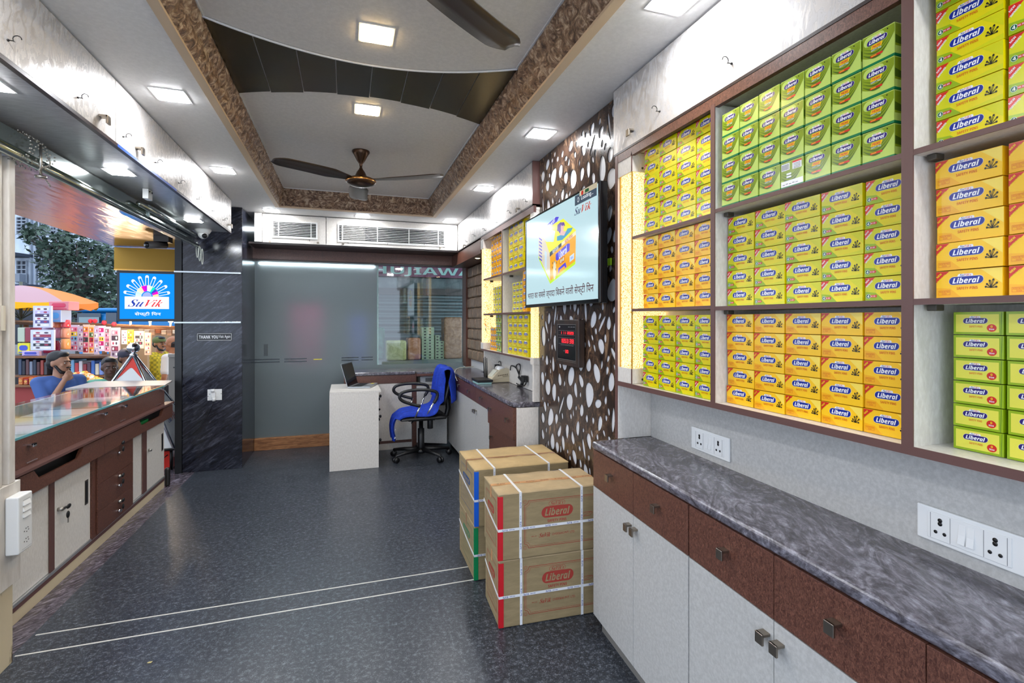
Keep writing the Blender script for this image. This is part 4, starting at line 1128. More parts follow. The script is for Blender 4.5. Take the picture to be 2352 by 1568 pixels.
b.ppoly(zp((232, 650), (290, 700), (360, 905), (362, 1232), (230, 940)), te('pale_side', 214, 206, 190), .0011)
b.ppoly(zp((360, 905), (652, 640), (645, 1010), (362, 1232)), te('orange', 244, 168, 16), .0011)
b.ppoly(zp((362, 1200), (645, 975), (645, 1010), (362, 1234)), te('lime', 196, 236, 20), .0013)
b.ppoly(zp((230, 920), (362, 1200), (362, 1232), (230, 945)), te('lime', 196, 236, 20), .0013)
b.ppoly(zp((240, 640), (300, 600), (420, 640), (400, 760), (320, 760)), te('pale_blue', 200, 222, 240), .0013)
def zt(s, x, y, w, h, m, ang, e=.003):
    c_ = zz(x, y); k = SW_ / 820; b.ptext(s, c_[0], c_[1], w * k * 1.35, h * k, m, e, rot=ang)
VIO = te('violet', 74, 64, 214); WHI = te('white', 240, 244, 250); 
# pills in screen coordinates
def zpill(x, y, w, h, ang, m, e):
    c_ = zz(x, y); b.pell(c_[0], c_[1], w, h, m, e, 28, ang)
b.ppoly(zp((425, 960), (425, 900), (560, 780), (585, 780), (580, 860), (440, 975)), VIO, .0015)
c_ = zz(505, 878); b.ptext(bold('Liberal', True), c_[0], c_[1], .115, .042, WHI, .002, rot=.20)
b.ppoly(zp((275, 640), (290, 600), (430, 480), (462, 480), (440, 530), (290, 655)), VIO, .0015)
c_ = zz(375, 560); b.ptext(bold('Liberal', True), c_[0], c_[1], .115, .028, WHI, .002, rot=.35)
b.ppoly(zp((358, 880), (490, 770), (490, 810), (358, 930)), te('dark_slate', 38, 58, 80), .0016)
c_ = zz(424, 848); b.ptext(bold('RUSTLESS'), c_[0], c_[1], .085, .020, WHI, .002, rot=.22)
b.ppoly(zp((490, 770), (652, 640), (652, 680), (490, 810)), te('cream', 236, 226, 190), .0016)
c_ = zz(572, 722); b.ptext(bold('MINI PINS'), c_[0], c_[1], .10, .020, te('red', 190, 50, 30), .002, rot=.22)
b.ppoly(zp((472, 960), (524, 920), (524, 975), (472, 1015)), te('red', 190, 50, 30), .0016); b.ppoly(zp((477, 962), (519, 930), (519, 970), (477, 1005)), te('cream', 236, 226, 190), .0018)
c_ = zz(498, 966); b.ptext(bold('GOLD'), c_[0], c_[1], .030, .022, te('brown', 130, 80, 20), .0022, rot=.2)
b.ppoly(zp((455, 1060), (535, 990), (548, 1040), (530, 1060), (525, 1030), (470, 1075), (455, 1125)), VIO, .0016)
b.ppoly(zp((582, 925), (632, 885), (632, 950), (582, 990)), te('pale_blue', 200, 222, 240), .0016)
c_ = zz(608, 940); b.ptext(bold('50 PCS'), c_[0], c_[1], .028, .012, VIO, .0022, rot=.2)
c_ = zz(412, 1080); b.pell(c_[0], c_[1], .022, .055, te('pale_side2', 226, 220, 190), .0015)
for dx, dy in ((-20, -70), (0, -85), (22, -75), (14, 0), (-22, -20)):
    c2 = zz(412 + dx, 1070 + dy); b.pell(c2[0], c2[1], .004, .008, te('ink', 30, 34, 60), .002, 10)
# woman on the packet, plainly drawn
SKN = te('skin', 222, 178, 176); HAIR = te('hair', 92, 56, 156)
b.ppoly(zp((440, 640), (445, 570), (480, 540), (520, 545), (530, 575), (500, 600), (480, 680), (455, 640)), HAIR, .0016)
c_ = zz(500, 600); b.pell(c_[0], c_[1], .021, .030, SKN, .0019); c_ = zz(505, 560); b.pell(c_[0], c_[1], .020, .010, HAIR, .0021)
b.ppoly(zp((470, 690), (480, 640), (510, 640), (560, 640), (545, 690), (490, 720)), SKN, .0018)
b.ppoly(zp((440, 750), (440, 700), (480, 685), (520, 690), (560, 610), (620, 600), (600, 640), (500, 740)), te('teal', 40, 150, 190), .002)
for k in range(7):
    b.ppoly(zp((238, 710 + k * 38), (270, 735 + k * 38), (270, 752 + k * 38), (238, 727 + k * 38)), te('violet2', 96, 90, 200), .0015)
b.ppoly(zp((300, 860), (325, 880), (325, 1080), (300, 1030)), te('pale_blue', 200, 222, 240), .0014)
# caption, badge and logo
x0, _ = sxy(1213, 690); x1, _ = sxy(1364, 690); zc = atX(1290, 688, TX).z - za - .02
b.ptext('भारत का सबसे ज्यादा िबकने वाली सेफ्टी िपन', (x0 + x1) / 2, .055, x1 - x0, .062, te('maroon', 74, 26, 40), .0015, off=.008)
b.prect(SW_ * .745, SH_ * .90, SW_ * .985, SH_ * .995, te('badge', 56, 74, 92), .0015)
b.ptext('Loading...', SW_ * .885, SH_ * .942, SW_ * .13, SH_ * .05, WHI, .002)
b.pell(SW_ * .785, SH_ * .945, .011, .013, WHI, .002); b.pell(SW_ * .785, SH_ * .945, .008, .010, te('badge', 56, 74, 92), .0024)
b.ptext(ital('Su'), SW_ * .775, SH_ * .845, SW_ * .075, SH_ * .07, te('navy', 40, 40, 90), .0015, shear=.2); b.ptext(ital('Vik'), SW_ * .875, SH_ * .845, SW_ * .11, SH_ * .07, te('red', 190, 50, 30), .0015, shear=.2)
b.obj('picture', t)
b = MB(); b.plane((TX - .0032, ya, zb2), -Y3, Z3, -X3); b.prect((ya - yb) * .80, -.030, (ya - yb) * .985, -.004, mat('paper_sticker', rgb(200, 190, 160), .5), .0006)
b.pell((ya - yb) * .83, -.018, .012, .012, K_RED, .001); b.prect((ya - yb) * .86, -.026, (ya - yb) * .90, -.010, K_DG, .001); b.obj('sticker', t)
b = MB(); b.box((TX + .046, yb + .3, 1.6), (TVX - .008, ya - .3, 2.0), DKM); b.obj('wall_bracket', t)
b = MB(); p = atX(1392, 610, TVX - .02)
b.tube([(TVX - .012, p.y, p.z), (TVX - .035, p.y + .01, p.z - .03), (TVX - .04, p.y + .02, p.z - .09), (TVX - .03, p.y + .06, p.z - .13), (TVX - .05, p.y + .10, p.z - .12)], .006, mat('cream_cable', rgb(200, 184, 160), .5), 8)
b.tube([(TVX - .012, p.y + .01, p.z), (TVX - .03, p.y + .03, p.z - .05), (TVX - .03, p.y + .07, p.z - .10), (TVX - .05, p.y + .11, p.z - .11)], .005, mat('grey_cable', rgb(120, 118, 112), .5), 8)
b.box((TVX - .016, p.y - .035, p.z + .0), (TVX - .007, p.y + .0, p.z + .035), mat('lime_sticker', rgb(170, 220, 40), .5))
tag(b.obj('cable'), 'short loop of cream cable with a lime tag hanging beside the television edge', 'cable')

# ================================================================== DIGITAL CLOCK
KX = 1.205
y0, y1 = yX(1276, KX), yX(1329, KX); z1 = (atX(1276, 736, KX).z + atX(1329, 732, KX).z) / 2; z0 = (atX(1276, 836, KX).z + atX(1329, 842, KX).z) / 2
t = thing('digital_clock', (KX, (y0 + y1) / 2, z0), 'dark framed digital wall clock with red numerals under the television', 'clock')
MB().box((KX, y1, z0), (TVX - .007, y0, z1), speck('dark_wood_frame', rgb(30, 22, 18), rgb(66, 44, 30), 20, .4, stretch=(1, 1, .2))).obj('frame', t, .003)
W_ = y0 - y1; H_ = z1 - z0
b = MB(); b.plane((KX, y0, z0), -Y3, Z3, -X3); b.prect(W_ * .10, H_ * .12, W_ * .90, H_ * .90, BLKG, .001); SV = mat('clock_silver_line', rgb(140, 138, 136), .3, .5)
def rect_line(x0_, y0_, x1_, y1_, w_):
    for r in ((x0_, y0_, x1_, y0_ + w_), (x0_, y1_ - w_, x1_, y1_), (x0_, y0_, x0_ + w_, y1_), (x1_ - w_, y0_, x1_, y1_)): b.prect(*r, SV, .0015)
rect_line(W_ * .10, H_ * .12, W_ * .90, H_ * .90, .003); rect_line(W_ * .15, H_ * .655, W_ * .85, H_ * .765, .0018); rect_line(W_ * .15, H_ * .465, W_ * .85, H_ * .61, .0018)
b.prect(W_ * .08, H_ * .085, W_ * .9, H_ * .092, SV, .0012); b.obj('panel', t)
RL = emis('red_led', (1, .02, .03, 1), 3.0)
SEG = {'0': 'abcdef', '1': 'bc', '2': 'abged', '3': 'abgcd', '5': 'afgcd', '6': 'afgecd', '8': 'abcdefg'}
def digit(ch, x, y, w, h):
    th = w * .22
    R = {'a': (0, h - th, w, h), 'd': (0, 0, w, th), 'g': (0, h / 2 - th / 2, w, h / 2 + th / 2), 'f': (0, h / 2, th, h), 'b': (w - th, h / 2, w, h), 'e': (0, 0, th, h / 2), 'c': (w - th, 0, w, h / 2)}
    for k in SEG[ch]:
        a = R[k]; b.prect(x + a[0] + th * .1, y + a[1] + th * .1, x + a[2] - th * .1, y + a[3] - th * .1, RL, .002)
def num(s, x, y, w, h, gap):
    for ch in s:
        if ch != ' ': digit(ch, x, y, w, h)
        x += w + gap
b = None
def row(*L):
    global b
    b = MB(); b.plane((KX, y0, z0), -Y3, Z3, -X3)
    for a in L: num(*a)
    b.obj('numerals', t)
row(('1', W_ * .25, H_ * .68, W_ * .05, H_ * .06, .004), ('11', W_ * .36, H_ * .68, W_ * .05, H_ * .06, .006), ('2023', W_ * .55, H_ * .68, W_ * .05, H_ * .06, .006))
row(('16', W_ * .24, H_ * .488, W_ * .075, H_ * .095, .007), ('53', W_ * .42, H_ * .488, W_ * .075, H_ * .095, .007), ('38', W_ * .64, H_ * .488, W_ * .075, H_ * .095, .007))
row(('30', W_ * .46, H_ * .27, W_ * .055, H_ * .07, .006))
b = MB(); b.plane((KX, y0, z0), -Y3, Z3, -X3); CW = mat('clock_small_print', rgb(150, 150, 150), .5)
[b.prect(W_ * (.58 + i * .1), H_ * .84, W_ * (.66 + i * .1), H_ * .85, CW, .0016) for i in range(3)]; b.pell(W_ * .2, H_ * .84, W_ * .03, H_ * .018, CW, .0016)
b.ptext('SUN MON TUE WED THU FRI SAT', W_ * .53, H_ * .44, W_ * .56, H_ * .016, CW, .0016); b.ptext('TEMP', W_ * .40, H_ * .31, W_ * .07, H_ * .016, CW, .0016); b.obj('small_print', t)

# ================================================================== CARTONS ON THE FLOOR
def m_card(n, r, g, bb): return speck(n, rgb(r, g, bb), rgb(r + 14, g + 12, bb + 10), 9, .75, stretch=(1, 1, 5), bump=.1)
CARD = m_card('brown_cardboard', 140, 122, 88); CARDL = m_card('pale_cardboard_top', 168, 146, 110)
INKR = mat('carton_red_ink', rgb(158, 52, 40), .7); INKB = mat('carton_blue_ink', rgb(40, 74, 122), .7); INKG = mat('carton_green_ink', rgb(60, 120, 84), .7)
STRAP = mat('white_strap', rgb(226, 226, 228), .35)
def carton(loc, rz, W, D, Hh, ink, tape, topm, label, tapetop, taper=0.):
    """local: x along the wide face, y depth, front at y=0"""
    Rm = Matrix.Translation(loc) @ Matrix.Rotation(rz, 4, 'Z')
    t = bpy.data.objects.new('shipping_carton', None); COL.objects.link(t); t.matrix_world = Rm; WM[t.name] = Rm
    tag(t, label, 'carton', 'strapped shipping cartons')
    def P(b, nm, bev=0, seg=2, lb=None):
        b.v = [tuple(Rm @ Vector(v)) for v in b.v]; return b.obj(nm, t, bev, seg, lb)
    b = MB(); n = 10; vs = []
    b.box((0, 0, .001), (W, D, Hh - .006), CARD); P(b, 'body', .006, 3)
    b = MB(); rnd = random.Random(label)
    for (y0_, y1_) in ((.0, D * .498), (D * .502, D)):
        vs = []; N = 14
        for i in range(N + 1):
            for j in range(5):
                x = W * i / N; y = y0_ + (y1_ - y0_) * j / 4
                vs.append((x + rnd.uniform(-.001, .001), y, Hh - .006 + .004 + .0018 * math.sin(i * 1.3 + j) * (0 if i in (0, N) else 1)))
        k = len(vs); vs += [(v[0], v[1], Hh - .0065) for v in vs]; fs = []
        for i in range(N):
            for j in range(4):
                a = i * 5 + j; fs.append((a, a + 5, a + 6, a + 1))
            fs += [(k + i * 5, k + i * 5 + 5, i * 5 + 5, i * 5), (i * 5 + 4, i * 5 + 9, k + i * 5 + 9, k + i * 5 + 4)]
        fs += [(0, 1, k + 1, k), (1, 2, k + 2, k + 1), (2, 3, k + 3, k + 2), (3, 4, k + 4, k + 3)]
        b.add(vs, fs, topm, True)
    P(b, 'top_flap')
    # coloured tape down the corner
    b = MB(); b.box((-.0018, -.0018, .004), (.022, .0, Hh - .012), tape); b.box((-.0018, -.0018, .004), (0, .012, Hh - .012), tape); P(b, 'corner_tape', .0008, 2)
    # centre seam tape
    b = MB(); b.box((.0, D * .5 - .012, Hh - .003), (W, D * .5 + .012, Hh - .0005), tapetop)
    b.box((-.0012, D * .5 - .012, Hh - .06), (0, D * .5 + .012, Hh - .003), tapetop)
    if tapetop.name.startswith('printed'):
        b.plane((0, D * .5, Hh - .0004), X3, Y3, Z3)
        for i in range(7): b.ptext(ital('SuVik'), .05 + i * .075, 0, .045, .011, mat('brown_ink', rgb(60, 36, 24), .6), .0004, rot=PI)
    P(b, 'seam_tape')
    # straps: two round, one around the middle
    s = .006; sx = (W * .20, W * .78)
    for x in sx:
        b = MB(); b.box((x - s, -.002, .004), (x + s, -.0002, Hh), STRAP); b.box((x - s, -.002, Hh - .0002), (x + s, D + .001, Hh + .0012), STRAP); b.box((x - s, D + .0002, .004), (x + s, D + .0018, Hh), STRAP)
        b.plane((x, -.0021, 0), Z3, -X3, -Y3)
        for z in (.06, .16, .25): b.ptext(ital('SuVik'), z, 0, .03, .008, K_NAVY, .0003); b.ptext('SAFETY PINS', z + .032, 0, .02, .004, K_NAVY, .0003)
        P(b, 'strap')
    b = MB(); z = Hh * .46
    # horizontal strap sags a little on the side
    N = 10
    for i in range(N):
        y0_ = D * i / N; y1_ = D * (i + 1) / N; f = lambda y: z + .05 * (y / D) ** 1.4
        b.prism([(-.0004, y0_, f(y0_) - s), (-.0004, y1_, f(y1_) - s), (-.0004, y1_, f(y1_) + s), (-.0004, y0_, f(y0_) + s)], (-.0016, 0, 0), STRAP)
    b.box((-.002, -.0032, z - s), (W, -.0021, z + s), STRAP)
    b.plane((0, -.0033, z), X3, Z3, -Y3)
    for x in (.02, .12, .23, .34, .45): b.ptext(ital('SuVik'), x + .01, 0, .028, .009, K_NAVY, .0003); b.ptext(bold('SAFETY PINS'), x + .043, 0, .026, .004, K_NAVY, .0003)
    P(b, 'strap')
    # print on the wide face
    b = MB(); b.plane((0, -.0004, 0), X3, Z3, -Y3)
    x0_, x1_, z0_, z1_ = W * .235, W * .97, Hh * .15, Hh * .86
    for o_, w_ in ((0, .0022), (.007, .0012)):
        a0, a1, c0, c1 = x0_ + o_, x1_ - o_, z0_ + o_, z1_ - o_; k = .02
        b.pline([(a0 + k, c0), (a1 - k, c0)], w_, ink, 0.0002); b.pline([(a0 + k, c1), (a1 - k, c1)], w_, ink, .0002)
        b.pline([(a0, c0 + k), (a0, c1 - k)], w_, ink, .0002); b.pline([(a1, c0 + k), (a1, c1 - k)], w_, ink, .0002)
        for cx_, cy_, s0 in ((a0, c0, 0), (a1, c0, 90), (a1, c1, 180), (a0, c1, 270)):
            b.pline([(cx_ + k * math.cos(math.radians(s0 + d)), cy_ + k * math.sin(math.radians(s0 + d))) for d in range(0, 91, 15)], w_, ink, .0002)
    for cx_, cy_ in ((x0_ + .003, z0_ + .003), (x0_ + .003, z1_ - .003)):
        for r in (.005, .009): b.pline([(cx_ + r * math.cos(a_ * .6), cy_ + r * math.sin(a_ * .6)) for a_ in range(11)], .001, ink, .0002)
    cx = x0_ + W * .31; cy = Hh * .66; w_ = W * .30
    b.ppill(cx, cy, w_, Hh * .17, ink, .0003, .1); b.ptext(bold('Liberal', True), cx, cy, w_ * .80, Hh * .115, CARD, .0006, off=.01, shear=.05)
    b.ppill(cx - .002, cy + Hh * .125, w_ * .52, Hh * .075, ink, .0003, .1); b.ppill(cx - .002, cy + Hh * .125, w_ * .52 - .003, Hh * .075 - .003, CARD, .0004, .1)
    b.ptext(ital("SuVik's"), cx - .002, cy + Hh * .127, w_ * .42, Hh * .055, ink, .0006, shear=.2); b.ptext(bold('SAFETY PINS'), cx - .002, cy - Hh * .135, w_ * .60, Hh * .042, ink, .0004)
    b.ppill(x0_ + W * .60, cy - .03, .05, .02, ink, .0003, .5); b.ppill(x0_ + W * .60, cy - .03, .046, .016, CARD, .0004, .5); b.ptext('ASSORTED SIZE', x0_ + W * .60, cy - .03, .036, .006, ink, .0006, rot=.3)
    zt_ = Hh * .315
    b.ptext('MFG. BY', x0_ + W * .09, zt_, W * .05, Hh * .018, ink, .0004); b.ptext(ital('SuVik'), x0_ + W * .19, zt_ + .001, W * .11, Hh * .065, ink, .0004, shear=.2)
    b.ptext('OVERSEAS PVT. LTD.', x0_ + W * .37, zt_, W * .22, Hh * .034, ink, .0004)
    # print on the narrow side
    b.plane((-.0004, D, 0), -Y3, Z3, -X3)
    a0, a1, c0, c1 = D * .16, D * .84, Hh * .16, Hh * .86
    for o_, wq in ((0, .002), (.006, .001)):
        b.pline([(a0 + o_, c0 + o_), (a1 - o_, c0 + o_), (a1 - o_, c1 - o_), (a0 + o_, c1 - o_), (a0 + o_, c0 + o_)], wq, ink, .0002)
    b.ppill(D * .5, Hh * .66, D * .44, Hh * .12, ink, .0003); b.ptext(bold('Liberal', True), D * .5, Hh * .66, D * .34, Hh * .08, CARD, .0006)
    b.ptext('SAFETY PINS', D * .5, Hh * .56, D * .3, Hh * .03, ink, .0004)
    for i in range(5): b.prect(D * .24, Hh * (.42 - i * .045), D * .76, Hh * (.424 - i * .045), ink, .0003)
    b.prect(D * .3, Hh * .455, D * .7, Hh * .462, ink, .0003)
    P(b, 'print')
    return t
TP_R = mat('red_tape', rgb(196, 22, 34), .4); TP_B = mat('blue_tape', rgb(10, 92, 206), .4); TP_G = mat('green_tape', rgb(0, 132, 76), .4)
SEAM1 = mat('printed_brown_seam_tape', rgb(196, 144, 96), .3); SEAM2 = mat('brown_seam_tape', rgb(150, 110, 78), .3)
rz = -.045
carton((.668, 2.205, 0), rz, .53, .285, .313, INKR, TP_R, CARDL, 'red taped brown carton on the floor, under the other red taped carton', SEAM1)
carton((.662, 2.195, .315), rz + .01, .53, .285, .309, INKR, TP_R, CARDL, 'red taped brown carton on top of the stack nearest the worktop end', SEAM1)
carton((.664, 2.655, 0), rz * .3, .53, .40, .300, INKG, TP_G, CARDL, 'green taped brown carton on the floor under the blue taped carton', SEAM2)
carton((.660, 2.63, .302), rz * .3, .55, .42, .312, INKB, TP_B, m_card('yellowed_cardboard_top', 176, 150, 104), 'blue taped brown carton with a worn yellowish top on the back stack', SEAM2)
# ================================================================== FAR SHELF UNIT
t = thing('shelf_unit', (1.3, 3.9, 1.15), 'smaller open shelf unit with lit gold ends beyond the television', 'shelf')
FY0, FY1 = 3.245, 4.47; FB, FM, FU = 1.157, 1.483, 1.802
MB().box((1.39, 3.17, WT), (1.448, 4.56, 2.19), LAM).obj('back_panel', t)
MB().box((SX + .03, 4.556, WT + .001), (1.39, 4.572, 2.16), LAM).obj('side_panel', t)
for y0, y1 in ((3.905, 3.885),):
    o = MB().box((SX + .002, y1 + .001, FB), (1.389, y0 - .001, 2.165), LAM).obj('divider', t)
    MB().box((SX - .001, y1, FB), (SX + .002, y0, 2.165), BRNE).obj('edge_band', o)
for a, c, z, nm in ((FY0, 4.555, FB, 'bottom_board'), (FY0, 3.884, FM, 'shelf'), (3.906, FY1, FM, 'shelf'), (FY0, 3.884, FU, 'shelf'), (3.906, FY1, FU, 'shelf')):
    o = MB().box((SX + .002, a, z - .014), (1.389, c, z), LAM).obj(nm, t)
    MB().box((SX - .0005, a, z - .0145), (SX + .002, c, z + .0005), BRNE).obj('edge_band', o)
    if nm == 'shelf':
        for yy in (a + .03, c - .03): MB().box((1.26, yy - .012, z - .030), (1.285, yy + .012, z - .0145), mat('shelf_bracket', rgb(70, 64, 54), .4)).obj('bracket', t)
MB().box((SX, 3.17, 2.155), (SX + .018, 4.572, 2.2), BRNE).obj('header', t)
MB().box((SX + .02, 3.17, 2.172), (1.389, 4.555, 2.19), LAM).obj('top_board', t)
for z0, z1 in ((2.085, 2.17), (FB + .001, 1.215)):
    MB().box((SX - .004, FY1, z0), (1.385, 4.555, z1), LAM).obj('column_block', t, .001)
MB().box((SX + .002, 3.172, 2.085), (TVX - .002, 3.24, 2.17), LAM).obj('column_block', t, .001)
MB().box((SX + .002, 3.172, WT + .001), (TVX + .14, 3.20, 1.118), LAM).obj('end_panel', t, .001)
MB().box((SX, 3.172, 1.119), (TVX - .002, 3.235, 1.166), LAM).obj('end_block', t, .001)
t = thing('lit_acrylic_column', (1.3, 4.5, 1.65), 'glowing gold flecked light column beside the brown padded wall', 'light')
MB().box((SX + .004, FY1 + .004, 1.216), (1.385, 4.55, 2.084), STRIP).obj('column', t)
t = thing('lit_acrylic_column', (1.22, 3.2, 1.65), 'narrow glowing gold flecked column behind the television edge', 'light')
MB().box((SX + .004, 3.176, 1.167), (TVX - .004, 3.236, 2.084), STRIP).obj('column', t)
sd = 'from the padding'
def yx(px, x=1.235): return yX(px, x)
def fcol(kind, px0, px1, n, z, rows, x, bay, grp, what, topn=None):
    y0, y1 = yX(px0, x), yX(px1, x); boxes(kind, x, y0, z, n, rows, bay, grp, what, pitch=(y0 - y1) / n, side=sd, topn=topn)
fcol('small_o', 1128, 1151.6, 4, FU, 7, 1.235, 'far top shelf', 'small orange boxes, far unit', 'small orange box')
fcol('small_y', 1168.2, 1200.7, 3, FU, 6, 1.235, 'far wide top bay', 'yellow boxes, far unit top', 'yellow box')
fcol('tiny_y', 1132.5, 1151, 3, FM, 5, 1.265, 'far middle shelf', 'tiny pale yellow boxes, far unit', 'tiny pale box')
fcol('tiny_yy', 1176.5, 1199.4, 3, FM, 5, 1.265, 'far wide middle bay', 'pale yellow boxes, far unit middle', 'pale yellow box')
fcol('small_oo', 1199.8, 1207, 1, FM, 6, 1.235, 'far middle bay end', 'orange boxes behind the television edge', 'orange box')
fcol('small_y', 1166.3, 1212.8, 4, FB, 5, 1.235, 'far wide bottom bay', 'bright yellow boxes, far unit bottom', 'bright yellow box')
fcol('small_o', 1126, 1139, 3, FB, 4, 1.235, 'far bottom shelf', 'orange boxes, far unit bottom', 'orange white box')
fcol('prime', 1139, 1150.5, 2, FB, 4, 1.235, 'far bottom shelf', 'green swirl boxes, far unit bottom', 'green swirl box')
# little table flag
p = Vector((1.225, 4.515, 1.216))
t = thing('table_flag', p, 'tiny orange white and green table flag on a brass stand at the lit column', 'flag')
b = MB(); b.lathe([(.018, 0), (.018, .004), (.006, .008), (.0025, .012), (.0025, .2), (0, .205)], p + Vector((-.035, 0, -.06)) * 0, mat('brass', rgb(190, 150, 60), .25, 1), 14); b.obj('stand', t)
b = MB()
for k, m_ in enumerate((mat('flag_green', rgb(20, 120, 60), .6), K_W, mat('flag_saffron', rgb(240, 120, 30), .6))): b.box(p + Vector((-.002, -.055, .11 + k * .022)), p + Vector((.0, -.003, .132 + k * .022)), m_)
b.obj('cloth', t)

# ================================================================== FAR WORKTOPS AND BASE CABINETS
CY = 5.65
b = MB(); O = [(1.105, CY - .012), (1.062, 3.30), (1.075, 3.225), (1.11, 3.187), (1.388, 3.187), (1.388, 5.25), (1.448, 5.25), (1.448, CY + .02), (1.105, CY + .02)]
b.prism([(x, y, WT - .036) for x, y in O][::-1], (0, 0, .036), GRAN); tag(b.obj('worktop', None, .01, 3), 'grey granite worktop of the far cabinets carrying the beige machine', 'worktop')
b = MB(); b.box((-.02, CY - .015, .822), (.735, GY - .055, .857), GRAN); tag(b.obj('worktop', None, .008, 3), 'granite worktop along the glass behind the laptop desk', 'worktop')
b = MB(); b.box((.745, CY - .04, .800), (1.10, GY - .055, .826), BRN); b.box((.745, CY - .038, .826), (1.10, GY - .055, .846), GRAN)
tag(b.obj('worktop', None, .003), 'brown edged corner top over the printer recess', 'worktop')
t = thing('base_cabinet', (1.2, 4.4, 0), 'base cabinet of brown drawers and cream doors under the far shelf unit', 'cabinet')
GX = 1.088
MB().box((GX + .02, 3.215, .07), (1.388, CY - .03, WT - .037), LAM).obj('body', t)
MB().box((GX + .04, 3.23, .0), (1.388, CY - .03, .07), DKM).obj('plinth', t)
MB().box((GX + .008, 3.187, .0), (TVX - .003, 3.213, WT - .037), LAM).obj('end_panel', t, .001)
MB().box((GX + .03, 3.2135, .1), (GX + .034, 3.2145, .8), BLK).obj('gap', t)
z3 = (WT - .038, .605, .385, .165)
for k in range(3):
    d = MB().box((GX - (.012 if k == 0 else 0), 3.222, z3[k + 1] + .002), (GX + .018, 3.862, z3[k] - .002), BRN).obj('drawer_front', t, .001)
    for y in (3.77, 3.33):
        h = MB(); lhandle(h, (GX - (.012 if k == 0 else 0), y, (z3[k] + z3[k + 1]) / 2 + .02), (-1, 0, 0), (0, 1, 0), 1.); h.obj('knob', d)
ys = [3.866, 4.30, 4.75, 5.20, CY - .03]
for k in range(4):
    d = MB().box((GX, ys[k] + .0015, .70), (GX + .018, ys[k + 1] - .0015, WT - .038), BRN).obj('drawer_front', t, .001)
    h = MB(); lhandle(h, (GX, (ys[k] + ys[k + 1]) / 2, .775), (-1, 0, 0), (0, 1, 0), 1.); h.obj('knob', d)
    d = MB().box((GX, ys[k] + .0015, .072), (GX + .018, ys[k + 1] - .0015, .697), LAMD).obj('door', t, .001)
    h = MB(); lhandle(h, (GX, ys[k + 1] - .03 if k % 2 == 0 else ys[k] + .03, .63), (-1, 0, 0), (0, 1, 0), 1.); h.obj('knob', d)
t = thing('base_cabinet', (.4, CY, 0), 'low cabinet along the glass wall with one cream door and a printer recess', 'cabinet')
MB().box((-.02, CY + .02, .06), (.72, GY - .06, .82), LAM).obj('body', t)
MB().box((-.02, CY, .73), (.72, CY + .019, .82), BRN).obj('drawer_front', t, .001)
d = MB().box((.30, CY + .001, .10), (.695, CY + .019, .725), LAM).obj('door', t, .001)
b = MB(); b.tube([(.345, CY, .45), (.345, CY - .002, .45)], .012, BLK, 12); b.obj('lock', d)
MB().box((.30, CY + .004, .07), (.695, CY + .02, .098), BRN).obj('rail', t)
MB().box((.2, CY + .01, .0), (.70, CY + .02, .068), LAM).obj('plinth', t)
MB().box((.70, CY - .004, .0), (.745, CY + .04, .82), BRN).obj('stile', t, .001)
MB().box((.746, GY - .09, .0), (1.10, GY - .06, .80), BRN).obj('recess_back', t)
MB().box((.746, CY + .06, .66), (1.10, GY - .09, .68), LAM).obj('recess_shelf', t)
b = MB(); A_ = Vector((.748, CY - .006, 0)); Dv = Vector((.31, -.16, 0)); nv = Vector((-Dv.y, Dv.x, 0)).normalized() * .016
b.prism([A_ + Z3 * .06, A_ + Dv + Z3 * .06, A_ + Dv + nv + Z3 * .06, A_ + nv + Z3 * .06], (0, 0, .63), LAMD); b.obj('open_door', t)
t = thing('printer', (.92, 5.85, .68), 'white printer with a grey window tucked in the recess behind the chair', 'printer')
MB().box((.80, 5.74, .681), (1.06, 5.98, .785), WPL).obj('body', t, .02, 3); MB().box((.86, 5.735, .72), (1.02, 5.741, .765), GREYL).obj('window', t, .002)
# ------------------------------------------------------------------ things on the far worktop
t = thing('router', (1.2, 4.5, WT), 'black wifi router with three upright antennas on the far worktop', 'router')
p = atZ(1108, 872, WT + .03)
b = MB(); b.box((p.x - .07, p.y - .10, WT + .018), (p.x + .07, p.y + .12, WT + .04), BLK); b.obj('body', t, .004)
b = MB(); b.box((p.x - .065, p.y - .09, WT + .001), (p.x + .06, p.y + .1, WT + .018), mat('pale_teal_box', rgb(150, 190, 186), .4)); b.obj('lower_box', t, .002)
for px, top in ((1121, 822), (1125, 820), (1129.5, 823)):
    q = atD(px, 866, 4.5 + .05 * (px - 1121) / 4); u = atD(px - 1, top, 4.5)
    b = MB(); b.tube([(p.x + .06, q.y - .0, WT + .03), (p.x + .06 + (u.x - q.x) * .2, q.y + .01, u.z)], [.006, .004], BLK, 8); b.obj('antenna', t)
t = thing('counting_machine', (1.25, 4.0, WT), 'beige wedge shaped cash machine with a printed side on the far worktop', 'machine')
p1 = atZ(1127, 880, WT); p2 = atZ(1181, 877, WT); dv = (p2 - p1).normalized(); L_ = (p2 - p1).length
p2 = p1 + dv * L_; nv = Vector((-dv.y, dv.x, 0)); Wd = .13
BEI = mat('beige_plastic', rgb(206, 194, 166), .4); BEID = mat('beige_plastic_shade', rgb(184, 172, 146), .45)
O = [(0, .0), (0, .018), (.01, .04), (L_ * .28, .095), (L_ * .42, .118), (L_ * .62, .125), (L_ * .85, .115), (L_ * 1.05, .082), (L_ * 1.10, .045), (L_ * 1.05, .012), (L_, 0)]
b = MB(); b.prism([p1 + dv * x + Z3 * (z + .001) for x, z in O], nv * Wd, BEI); b.obj('body', t, .008, 3)
b = MB(); b.prism([p1 + dv * x + Z3 * z - nv * .0012 for x, z in ((.0, .02), (L_ * 1.08, .062), (L_ * 1.08, .066), (0, .024))], nv * .001, BEID)
